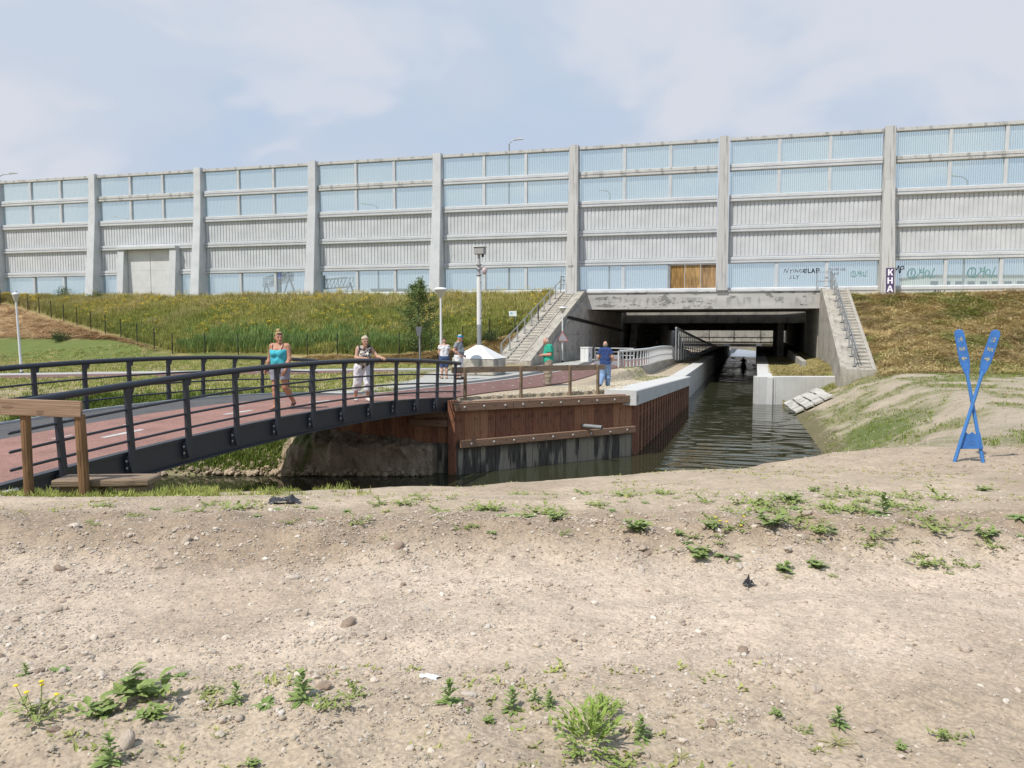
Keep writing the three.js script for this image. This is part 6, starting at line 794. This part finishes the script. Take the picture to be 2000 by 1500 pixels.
    if (k === 'E') { const fl = Array.from({ length: 5 }, () => { const a = R() * 6.28, r = 0.12 + R() * 0.25, h = 0.22 + R() * 0.3; return [[Math.cos(a) * r, h, Math.sin(a) * r], [Math.cos(a) * r * 0.4, 0, Math.sin(a) * r * 0.4]]; }); part('flowers', fl.map(([p]) => ellG(p, [0.03, 0.016, 0.03])), yellow, o); part('stalks', fl.map(([p, q]) => rod(q, p, 0.005, 0.004, 4)), mats.E, o); }
  }
}
// grass, reeds, straw and flowers that cannot be counted
function tuft(seed, n, L, spread, w, lean) { const R = rng(seed), pos = []; for (let i = 0; i < n; i++) { const a = R() * 6.28, r = R() * spread, x = Math.cos(a) * r, z = Math.sin(a) * r, l = L * (0.6 + R() * 0.6), b = R() * 6.28, q = lean * (0.3 + R()), dx = Math.cos(b) * q * l, dz = Math.sin(b) * q * l, sx = -Math.sin(b) * w, sz = Math.cos(b) * w, h = l * Math.sqrt(Math.max(0.05, 1 - q * q)); const m = [x + dx * 0.35, h * 0.6, z + dz * 0.35], t = [x + dx, h, z + dz]; pos.push(x - sx, -0.03, z - sz, x + sx, -0.03, z + sz, m[0] + sx * 0.8, m[1], m[2] + sz * 0.8, x - sx, -0.03, z - sz, m[0] + sx * 0.8, m[1], m[2] + sz * 0.8, m[0] - sx * 0.8, m[1], m[2] - sz * 0.8, m[0] - sx * 0.8, m[1], m[2] - sz * 0.8, m[0] + sx * 0.8, m[1], m[2] + sz * 0.8, t[0], t[1], t[2]); } const g = new THREE.BufferGeometry(); g.setAttribute('position', new THREE.Float32BufferAttribute(pos, 3)); g.computeVertexNormals(); return g; }
const grassMat = new THREE.MeshPhysicalMaterial({ color: 0xffffff, roughness: 0.8, side: THREE.DoubleSide, transmission: 0.2, thickness: 0, ior: 1.3 }), strawMat = std({ color: 0xffffff, side: THREE.DoubleSide, roughness: 0.85 });
function scatter(name, geo, mat, n, seed, sample, label, category) { const R = rng(seed), mats = [], cols = [], o = new THREE.Object3D(); let tries = 0; while (mats.length < n && tries++ < n * 12) { const s = sample(R); if (!s) continue; o.position.set(s.x, s.y ?? height(s.x, s.z) - 0.01, s.z); o.rotation.set((R() - 0.5) * (s.tilt || 0.2), R() * 6.28, (R() - 0.5) * (s.tilt || 0.2)); const k = s.s || 1; o.scale.set(k * (s.wx || 1), k * (s.h || 1), k * (s.wx || 1)); o.updateMatrix(); mats.push(o.matrix.clone()); const c = s.c; cols.push(C(c[0], c[1], c[2])); } return stuff(name, geo, mat, mats, cols, label, category); }
const mixv = (a, b, t) => [mix(a[0], b[0], t), mix(a[1], b[1], t), mix(a[2], b[2], t)], jit = (c, R, a = 0.3) => { const k = 1 + (R() - 0.5) * a * 2; return [c[0] * k, c[1] * k, c[2] * k]; };
const gGreen = [0.25, 0.30, 0.065], gOlive = [0.42, 0.40, 0.11], gDry = [0.60, 0.50, 0.26], gReed = [0.19, 0.30, 0.095];
scatter('tall_grass', tuft(11, 12, 0.62, 0.22, 0.014, 0.55), grassMat, 30000, 501, (R) => { const s = mix(-60, -1.2, R()), fw = fenceW(s), w = mix(0.9, fw - 0.35, R()); if (w < 0.8) return null; const p = swP(s, w), n = fbm(p.x * 0.5, p.z * 0.5, 3, 811), n2 = fbm(p.x * 0.17, p.z * 0.17, 3, 817); const [u] = toUV(p.x, p.z); if (u > -14.8) return null; const top = step(7, 2, w), dry = clamp(step(0.45, 0.72, n) * 0.7 + top * 0.55 + step(-40, -52, s) * 0.5 - step(8, 12, w) * 0.5); let c = mixv(mixv(gGreen, gOlive, clamp(n2 * 1.2 + top * 0.3 - 0.1)), gDry, dry * R() * 1.1); return { x: p.x, z: p.z, s: 0.7 + R() * 0.6, h: mix(1.1, 0.8, step(2, 12, w)) * (0.8 + n * 0.5), c: jit(c, R, 0.25) }; }, 'tall wild grass in green and straw tones on the left embankment', 'grass');
scatter('reed_bed', tuft(13, 10, 0.95, 0.3, 0.018, 0.35), grassMat, 4200, 503, (R) => { const s = mix(-27.5, -7, R()), fw = fenceW(s), w = fw - 0.55 - R() * R() * 4.6 * step(-7, -15, s) - R() * 0.5; const p = swP(s, w), n = fbm(p.x * 0.4, p.z * 0.4, 3, 823); if (n < 0.40) return null; return { x: p.x, z: p.z, s: 0.55 + R() * 0.65, c: jit(mixv(gReed, gGreen, R() * 0.7), R, 0.3) }; }, 'dense green reeds behind the mesh fence at the embankment foot', 'reeds');
{ const pos = []; const R = rng(5); const gs = []; for (let i = 0; i < 7; i++) gs.push(new THREE.IcosahedronGeometry(0.024 + R() * 0.02, 0).scale(1, 0.45, 1).translate((R() - 0.5) * 0.22, 0.62 + R() * 0.12, (R() - 0.5) * 0.22)); const g = merge(gs.map((q) => q.index ? q.toNonIndexed() : q)); scatter('yellow_wildflowers', g, std({ color: 0xffffff, roughness: 0.9 }), 700, 507, (R) => { const s = mix(-56, -1.4, R()), w = mix(1.0, Math.min(11, fenceW(s) - 0.4), R() ** 1.5); const p = swP(s, w), n = fbm(p.x * 0.45, p.z * 0.45, 3, 829); if (n < 0.49 || w < 0.9 || toUV(p.x, p.z)[0] > -14.9) return null; return { x: p.x, z: p.z, s: 0.75 + R() * 0.6, c: jit([0.62, 0.46, 0.035], R, 0.25) }; }, 'yellow wildflowers scattered through the embankment grass', 'flowers'); }
const strawClump = (() => { const R = rng(19), pos = []; for (let i = 0; i < 12; i++) { const a = R() * 6.28, L = 0.12 + R() * 0.22, x = (R() - 0.5) * 0.3, z = (R() - 0.5) * 0.3, y = 0.01 + R() * 0.07, dx = Math.cos(a) * L, dz = Math.sin(a) * L, sx = -Math.sin(a) * 0.009, sz = Math.cos(a) * 0.009, y1 = y + (R() - 0.4) * 0.1; pos.push(x - sx, y, z - sz, x + sx, y, z + sz, x + dx, y1, z + dz); } const g = new THREE.BufferGeometry(); g.setAttribute('position', new THREE.Float32BufferAttribute(pos, 3)); g.computeVertexNormals(); return g; })();
scatter('mown_straw', strawClump, strawMat, 24000, 511, (R) => { const s = mix(18.5, 40, R()), w = mix(0.8, 17, R()), p = swP(s, w), [u] = toUV(p.x, p.z); if (u < 6.15) return null; const n = fbm(p.x * 0.6, p.z * 0.9, 4, 831), g = step(0.52, 0.68, fbm(p.x * 0.6, p.z * 0.6, 4, 101) * 0.7 + fbm(p.x * 0.22, p.z * 0.22, 3, 111) * 0.35); let c = mixv([0.53, 0.41, 0.19], [0.37, 0.275, 0.13], step(0.4, 0.65, n)); if (R() < 0.10 + g * 0.7) c = mixv(gGreen, [0.30, 0.27, 0.09], 0.4); return { x: p.x, z: p.z, s: 0.8 + R() * 1.0, h: 0.8 + R() * 1.0, c: jit(c, R, 0.3), tilt: 0.6 }; }, 'mown dry straw lying over the right embankment', 'straw');
scatter('mown_straw', strawClump, strawMat, 13000, 513, (R) => { const left = R() < 0.4; const s = left ? mix(-60, -27, R()) : mix(-15, -1.2, R()), fw = fenceW(s), w = left ? mix(fw + 0.2, 11, R()) : mix(fw + 0.1, 16.2, R()); if (w < fw) return null; const p = swP(s, w); if (toUV(p.x, p.z)[0] > -14.9) return null; const n = fbm(p.x * 0.7, p.z * 0.7, 3, 837); if (!left && w > 14 && R() < 0.5) return null; return { x: p.x, z: p.z, s: 0.8 + R() * 0.7, c: jit(left ? mixv([0.50, 0.34, 0.17], [0.38, 0.25, 0.13], n) : mixv([0.50, 0.37, 0.16], [0.36, 0.25, 0.11], n), R, 0.28), tilt: 0.5 }; }, 'mown dry straw along the slope in front of the mesh fence', 'straw');
scatter('short_grass', tuft(17, 12, 0.11, 0.2, 0.008, 0.75), grassMat, 26000, 517, (R) => { const x = mix(-46, -4, R() ** 0.8), z = -mix(23.5, 56, R() ** 1.3); const [u, v] = toUV(x, z), [s, w] = toSW(x, z); if (u > -13.2 && v > 24 && x > -8 - (z + 24) * -0.3) { if (u > -12.6) return null; } if (w < 14.6 && s > -27) return null; if (w < 10 || w < fenceW(s) + 0.2) return null; const zz = z + (x + 21) * 0.263; if (zz < -31.5 && zz > -35.5) return null; const n = fbm(x * 0.6, z * 0.6, 4, 101) * 0.6 + fbm(x * 2.7, z * 2.7, 3, 107) * 0.4; if (n < 0.45 && R() < 0.75) return null; return { x, z, s: 0.7 + R() * 0.9, c: jit(R() < 0.25 ? gDry : mixv(gGreen, gOlive, R() * 0.6), R, 0.25) }; }, 'short patchy grass on the flat between bridge and embankment', 'grass');
scatter('short_grass', tuft(23, 11, 0.075, 0.16, 0.007, 0.8), grassMat, 7000, 519, (R) => { const x = mix(6, 32, R()), z = -mix(13, 44, R()), [u, v] = toUV(x, z), [s, w] = toSW(x, z); if (inWater(x, z) || (w < 16 && u > 4.2 && w < 15.2)) return null; if (z > -16 && x < 9) return null; const n = fbm(x * 0.6, z * 0.6, 4, 101) * 0.6 + fbm(x * 2.7, z * 2.7, 3, 107) * 0.25 + fbm(x * 0.22, z * 0.22, 3, 111) * 0.2; const patch = Math.hypot((x - 12.1 + (z + 25.3) * 0.25) / 1.15, (z + 25.6) / 2.3) < 1.5; const foot = w < 17.5; if (!patch && !foot && n < 0.575) return null; if (patch && R() < 0.4) return null; const y = height(x, z); if (y < WATER + 0.08) return null; return { x, z, y: y - 0.01, s: 0.6 + R() * 0.8, c: jit(R() < 0.3 && !patch ? [0.42, 0.36, 0.2] : mixv(gGreen, [0.16, 0.22, 0.03], R()), R, 0.25) }; }, 'sparse short grass on the sandy right bank', 'grass');
scatter('short_grass', tuft(29, 12, 0.16, 0.2, 0.008, 0.8), strawMat, 5200, 523, (R) => { const p = uvw(mix(1.0, 5.2, R()), mix(45.9, 58, R())); const [u, v] = toUV(p.x, p.z); if (u > 4.2 && v > 43.6) return null; return { x: p.x, z: p.z, y: height(p.x, p.z) - 0.01, s: 0.6 + R() * 0.9, c: jit(v > 48 ? [0.36, 0.30, 0.12] : R() < 0.6 ? gGreen : [0.34, 0.32, 0.12], R, 0.25), tilt: 0.6 }; }, 'cut yellowing grass on the ledge before the underpass', 'grass');
scatter('short_grass', tuft(31, 13, 0.085, 0.09, 0.004, 0.8), grassMat, 4300, 527, (R) => { const x = mix(-9.5, -1.2, R()), z = -mix(8.2, 12.3, R() ** 0.8); if (inWater(x, z)) return null; const n = fbm(x * 2.7, z * 2.7, 3, 107) * 0.5 + fbm(x * 0.6, z * 0.6, 4, 101) * 0.5, k = step(-1.2, -4.6, x) * step(8.2, 9.2, -z); if (n < 0.66 - 0.22 * k || R() > 0.15 + k) return null; const [bx, bz] = [(x - BP.x) * 0.937 + (z - BP.z) * 0.35, -(x - BP.x) * 0.35 + (z - BP.z) * 0.937]; if (bx < 0.15 && bz > 13.5) return null; return { x, z, s: 0.6 + R() * 0.9, c: jit(mixv(gGreen, gOlive, R() * 0.7), R, 0.25) }; }, 'grass fringe along the near bank by the timber posts', 'grass');
scatter('bank_grass', tuft(37, 13, 0.22, 0.16, 0.009, 0.7), grassMat, 4200, 529, (R) => { const x = mix(-16, -5.6, R()), z = -mix(20.5, 25.2, R()); if (inWater(x, z)) return null; const y = height(x, z); if (y < WATER + 0.12) return null; if (x > -6.9 && y < -0.6) return null; return { x, z, y: y - 0.01, s: 0.6 + R() * 0.8, c: jit(mixv([0.11, 0.19, 0.02], gGreen, R()), R, 0.25) }; }, 'bright green grass on the canal bank under the bridge', 'grass');
{ // tiny seedlings between the larger weeds
  const R0 = rng(91), g = merge(Array.from({ length: 9 }, () => leafG([(R0() - 0.5) * 0.03, 0, (R0() - 0.5) * 0.03], ring(R0() * 6.28, 0.2 + R0() * 0.7), [0, 1, 0], 0.012 + R0() * 0.014, 0.0028 + R0() * 0.002, 0.5, 2)));
  scatter('seedlings', g, grassMat, 1700, 541, (R) => { const far = R() < 0.9, d = far ? mix(6.3, 12.5, R()) : mix(2.4, 3.6, R()), x = far ? mix(-6, 9, R()) : (R() * 2 - 1) * 2.4, z = -d; if (inWater(x, z) || Math.abs(x) > d * 0.72) return null; const n = fbm(x * 1.3, z * 1.3, 3, 961) + step(-2, 5, x) * 0.12; if (n < 0.57) return null; return { x, z, s: 0.6 + R() * 1.4, c: jit(mixv([0.30, 0.34, 0.09], [0.42, 0.40, 0.16], R()), R, 0.25), tilt: 0.5 }; }, 'tiny green seedlings sprinkled over the dirt verges', 'seedlings'); }
// ---------------------------------------------------------------- tree and shrubs
function leafCloud(R, n, at_, size, flatness = 0.6) { const pos = [], nor = []; for (let i = 0; i < n; i++) { const c = at_(R); if (!c) continue; const a = V3(R() - 0.5, R() - 0.5, R() - 0.5).normalize(), b = V3().crossVectors(a, V3(R() - 0.5, R() - 0.5, R() - 0.5)).normalize(), L = size * (0.6 + R() * 0.8), w = L * 0.55; const p0 = V3(...c), p1 = p0.clone().addScaledVector(a, L * 0.5).addScaledVector(b, w * 0.5), p2 = p0.clone().addScaledVector(a, L), p3 = p0.clone().addScaledVector(a, L * 0.5).addScaledVector(b, -w * 0.5); for (const v of [p0, p1, p2, p0, p2, p3]) pos.push(v.x, v.y, v.z); } const g = new THREE.BufferGeometry(); g.setAttribute('position', new THREE.Float32BufferAttribute(pos, 3)); g.computeVertexNormals(); g.setAttribute('uv', new THREE.Float32BufferAttribute(new Float32Array(pos.length / 3 * 2), 2)); return g; }
{
  const x = -5.52, z = -46, y = height(x, z), t = thing('young_tree', 'young leafy tree with a pointed crown in front of the embankment fence', 'tree', [x, y, z], 0); const R = rng(909); const limbs = [], tips = [];
  limbs.push(tube([[0, -0.2, 0], [0.03, 1.2, 0.02], [-0.03, 2.6, 0], [0.06, 4.3, 0.02]], 0.04, 14, 7), rod([0, -0.2, 0], [0.02, 1.4, 0.01], 0.065, 0.045, 8));
  for (let i = 0; i < 34; i++) { const h = 0.75 + i / 34 * 3.45, a = i * 2.4 + R() * 0.9, L = (h < 1.4 ? 1.7 : mix(1.75, 0.3, (h - 1.4) / 2.9)) * (0.55 + R() * 0.6), e = 0.35 + R() * 0.55, q = [Math.cos(a) * L * Math.cos(e), h + Math.sin(e) * L, Math.sin(a) * L * Math.cos(e)]; limbs.push(rod([0, h, 0], q, 0.018, 0.006, 5)); for (let k = 0; k < 5; k++) { const f = 0.3 + k / 5 * 0.75; tips.push([[q[0] * f, mix(h, q[1], f), q[2] * f], 0.15 + 0.16 * R()]); if (k > 1) tips.push([[q[0] * f + (R() - 0.5) * 0.35, mix(h, q[1], f) + (R() - 0.3) * 0.25, q[2] * f + (R() - 0.5) * 0.35], 0.13]); } } for (let k = 0; k < 8; k++) tips.push([[0.05, 3.9 + k * 0.1, 0], 0.1]);
  part('trunk', limbs, std({ color: C(0.09, 0.07, 0.05), roughness: 0.95 }), t); part('crown', leafCloud(R, 7000, (R_) => { const [c, r] = tips[Math.floor(R_() * tips.length)]; const d = V3(R_() - 0.5, R_() - 0.5, R_() - 0.5).normalize().multiplyScalar(r * Math.cbrt(R_())); return [c[0] + d.x, c[1] + d.y, c[2] + d.z]; }, 0.085), leafMat(0.15, 0.205, 0.06, 0.25), t); t.scale.set(1.35, 1.12, 1.35);
}
function shrub(label, x, z, w, h, n, col, seed, size = 0.09) { const t = thing('shrub', label, 'shrub', [x, height(x, z) - 0.02, z], 0); const R = rng(seed), stems = [], tips = []; for (let i = 0; i < 12; i++) { const a = R() * 6.28, e = 0.5 + R() * 0.9, L = 0.6 + R() * 0.4, q = [Math.cos(a) * Math.cos(e) * L * w, Math.sin(e) * L * h, Math.sin(a) * Math.cos(e) * L * w]; stems.push(rod([0, 0, 0], q, 0.015, 0.006, 5)); for (let k = 0; k < 4; k++) { const f = 0.35 + k * 0.22; tips.push(q.map((v) => v * f)); } } part('stems', stems, std({ color: C(0.1, 0.08, 0.05) }), t); part('foliage', leafCloud(R, n, (R_) => { const c = tips[Math.floor(R_() * tips.length)], d = V3(R_() - 0.5, R_() - 0.5, R_() - 0.5).normalize().multiplyScalar(0.22 * w * Math.cbrt(R_()) + 0.04); return [c[0] + d.x, Math.max(0.02, c[1] + d.y), c[2] + d.z]; }, size), leafMat(...col, 0.22), t); }
{ const a = swP(-47.2, 1.2), b = swP(-42.6, 1.6), c = swP(-36.2, 0.9), d = swP(-37.5, 11.4), e = swP(-3.4, 11.3), f = swP(-8.0, 13.2), g = swP(-52.5, 0.9);
  shrub('leafy shrub against the barrier foot left of the gate, the left one of two', a.x, a.z, 1.3, 1.5, 1500, [0.07, 0.125, 0.03], 31); shrub('leafy shrub against the barrier foot beside the gate', b.x, b.z, 1.4, 1.2, 1500, [0.07, 0.12, 0.03], 37); shrub('small shrub at the barrier foot right of the gate', c.x, c.z, 0.7, 0.7, 500, [0.09, 0.13, 0.03], 41); shrub('low dark shrub in the lawn at the foot of the brown straw slope', d.x, d.z, 1.3, 0.75, 1300, [0.06, 0.10, 0.03], 43, 0.08); shrub('dark bramble shrub on the fence behind the camera mast', e.x, e.z, 1.0, 0.9, 1200, [0.05, 0.085, 0.025], 47, 0.08); shrub('dark bramble shrub on the fence right of the young tree', f.x, f.z, 1.2, 0.8, 1300, [0.055, 0.09, 0.025], 53, 0.08); shrub('low shrub at the far left end of the barrier', g.x, g.z, 1.0, 0.6, 700, [0.08, 0.12, 0.03], 59); }
// ---------------------------------------------------------------- loose stones and litter
function stoneG(seed, det = 1) { const g = new THREE.IcosahedronGeometry(1, det), p = g.attributes.position, R = rng(seed), ax = [R() * 9, R() * 9, R() * 9]; for (let i = 0; i < p.count; i++) { const x = p.getX(i), y = p.getY(i), z = p.getZ(i), k = 0.72 + 0.55 * vnoise(x * 1.6 + ax[0] + z * 0.7, y * 1.6 + ax[1] + z * 1.1, seed); p.setXYZ(i, x * k, y * k * 0.62, z * k * 0.85); } g.computeVertexNormals(); return clean(g); }
const stoneCol = (R) => { const t = R(), b = t < 0.66 ? [0.52, 0.445, 0.36] : t < 0.78 ? [0.60, 0.54, 0.46] : t < 0.94 ? [0.42, 0.335, 0.26] : [0.30, 0.24, 0.19]; return jit(b, R, 0.18); };
const stoneMat = std({ color: 0xffffff, roughness: 0.95, bumpMap: concreteBump, bumpScale: 0.002 });
const nearDensity = (x, z) => { const d = -z, n = fbm(x * 1.1, z * 1.9, 3, 941); const track = step(3.3, 3.9, d) * step(5.8, 5.2, d); return (0.22 + step(0.46, 0.66, n) * 1.0) * (track * 0.75 + step(4.9, 5.3, d) * step(6.5, 5.9, d) * 1.4 + (d < 3.6 ? 0.9 : 0.3)); };
const nearPt = (R, d1, p) => { const d = mix(2.35, d1, R() ** p), x = (R() * 2 - 1) * (0.72 * d + 0.4); return [x, -d]; };
scatter('gravel', stoneG(3, 0), stoneMat, 60000, 601, (R) => { const [x, z] = nearPt(R, 8.5, 0.8); if (R() > nearDensity(x, z)) return null; return { x, z, y: height(x, z) + 0.0, s: 0.0032 + 0.004 * R() ** 2 + 0.006 * R() ** 7, c: stoneCol(R), tilt: 1.2 }; }, 'fine pale gravel strewn over the dirt track', 'gravel');
scatter('gravel', stoneG(8, 1), stoneMat, 4200, 603, (R) => { const [x, z] = nearPt(R, 9.4, 0.75); if (R() > nearDensity(x, z) * 0.8) return null; return { x, z, y: height(x, z) + 0.002, s: 0.007 + 0.006 * R() ** 2 + 0.014 * R() ** 8, c: stoneCol(R), tilt: 1.0 }; }, 'coarser pebbles strewn over the dirt track and berm', 'gravel');
scatter('clods', stoneG(12, 1), std({ color: 0xffffff, roughness: 1, bumpMap: sandBump, bumpScale: 0.004 }), 4500, 605, (R) => { const front = R() < 0.4, d = front ? mix(2.3, 3.5, R()) : mix(5.0, 6.5, R()), x = (R() * 2 - 1) * (0.72 * d + 0.4), z = -d; const n = fbm(x * 1.7, z * 1.7, 3, 951); if (n < 0.46) return null; return { x, z, y: height(x, z), s: 0.005 + 0.013 * R() ** 4, c: jit([0.47, 0.395, 0.295], R, 0.12), tilt: 1 }; }, 'crumbled brown soil clods along the berm', 'soil clods');
scatter('gravel', stoneG(17, 0), stoneMat, 9000, 607, (R) => { const x = mix(5, 20, R()), z = -mix(11, 30, R() ** 1.4); if (inWater(x, z)) return null; const y = height(x, z); if (y < WATER + 0.1) return null; return { x, z, y, s: 0.012 + 0.03 * R() ** 4, c: jit([0.36, 0.29, 0.22], R, 0.25), tilt: 1 }; }, 'stones and clods on the right bank around the signpost', 'gravel');
scatter('gravel', stoneG(19, 0), stoneMat, 8000, 609, (R) => { const p = uvw(mix(-8.6, -4.4, R()), mix(21.5, 46, R())); const [u, v] = toUV(p.x, p.z); const b = mix(0, 1, 0); const x0 = lerpTable([[22, -8.3], [26, -6.6], [30, -6.2], [36, -6.6], [42, -7.2], [46, -6.2]], v) + 0.3; if (u < x0 || inWater(p.x, p.z) || (v < 26 && u < -8.3 + (v - 21) * 0.0)) return null; return { x: p.x, z: p.z, y: height(p.x, p.z) + 0.005, s: 0.015 + 0.03 * R() ** 3, c: jit([0.50, 0.44, 0.33], R, 0.2), tilt: 1 }; }, 'pale gravel on the verge behind the quay wall', 'gravel');
scatter('earth_clods', stoneG(33, 1), std({ color: 0xffffff, roughness: 1, bumpMap: sandBump, bumpScale: 0.01 }), 900, 611, (R) => { const x = mix(-12, -2.6, R() ** 0.7), t = R() * R(), z = -22.25 - t * 1.6 + (R() - 0.5) * 0.15; const y = WATER + 0.02 + t * (x > -6.6 ? 1.1 : 1.0) + R() * 0.04; return { x, z, y, s: 0.03 + 0.09 * R() ** 3, c: jit([0.40, 0.32, 0.225], R, 0.25), tilt: 1.5 }; }, 'broken earth clods along the far waterline under the bridge', 'soil clods');
{
  const R = rng(717), gs = [stoneG(21, 2), stoneG(22, 2), stoneG(23, 2), stoneG(24, 2)], ms = [[0.46, 0.38, 0.30], [0.56, 0.50, 0.43], [0.33, 0.25, 0.19], [0.50, 0.42, 0.34]].map((c) => std({ color: C(...c), roughness: 0.95, map: sandTex, bumpMap: concreteBump, bumpScale: 0.003 })); let i = 0;
  while (i < 110) { const [x, z] = nearPt(R, 6.4, 0.9); if (R() > nearDensity(x, z)) continue; const m = new THREE.Mesh(gs[i % 4], ms[Math.floor(R() * 4)]); m.name = numbered('stone'); const s = 0.018 + 0.022 * R() ** 3; m.position.set(x, height(x, z) + s * 0.2, z); m.rotation.set(R() * 0.5, R() * 6.28, R() * 0.5); m.scale.set(s * (1 + R() * 0.6), s, s); const front = -z < 3.6; m.userData = { label: front ? 'loose stone lying on the near verge of the track' : 'loose stone lying on the pale dirt track', category: 'stone', group: front ? 'loose stones on the near verge' : 'loose stones on the track' }; scene.add(m); i++; }
}
function scrap(name, label, cat, x, z, w, d, h, mat, seed, turn) { const n = 14, pos = [], idx = []; for (let j = 0; j <= n; j++) for (let i = 0; i <= n; i++) { const u = i / n - 0.5, v = j / n - 0.5, e = 1 - 0.35 * vnoise(i * 0.5, j * 0.5, seed + 3); pos.push(u * w * e, 0.008 + h * fbm(u * 5 + 9, v * 5 + 9, 3, seed) ** 1.5 * (1 - 2.2 * (u * u + v * v)), v * d * e); } for (let j = 0; j < n; j++) for (let i = 0; i < n; i++) { const a = j * (n + 1) + i; idx.push(a, a + n + 1, a + 1, a + 1, a + n + 1, a + n + 2); } const g = new THREE.BufferGeometry(); g.setAttribute('position', new THREE.Float32BufferAttribute(pos, 3)); g.setIndex(idx); const m = new THREE.Mesh(flat(g), mat); m.name = numbered(name); m.userData = { label, category: cat }; m.position.set(x, height(x, z), z); m.rotation.y = turn; scene.add(m); }
const dark2 = std({ color: C(0.03, 0.03, 0.032), roughness: 0.45, side: THREE.DoubleSide });
scrap('plastic_sheet', 'crumpled black plastic sheet lying on the near bank', 'litter', -2.08, -6.95, 0.34, 0.16, 0.14, dark2, 61, 0.15);
scrap('plastic_wrapper', 'flattened pale plastic wrapper lying on the track', 'litter', -0.38, -3.45, 0.11, 0.055, 0.03, std({ color: C(0.66, 0.66, 0.64), roughness: 0.35, side: THREE.DoubleSide }), 67, -0.3);
scrap('plastic_scrap', 'small black plastic scrap at the far edge of the track', 'litter', 1.5, -4.77, 0.09, 0.06, 0.09, dark2, 71, 0.6);
scene.traverse((o) => { if (o.isMesh) { o.castShadow = true; o.receiveShadow = true; } });
renderer.render(scene, camera);
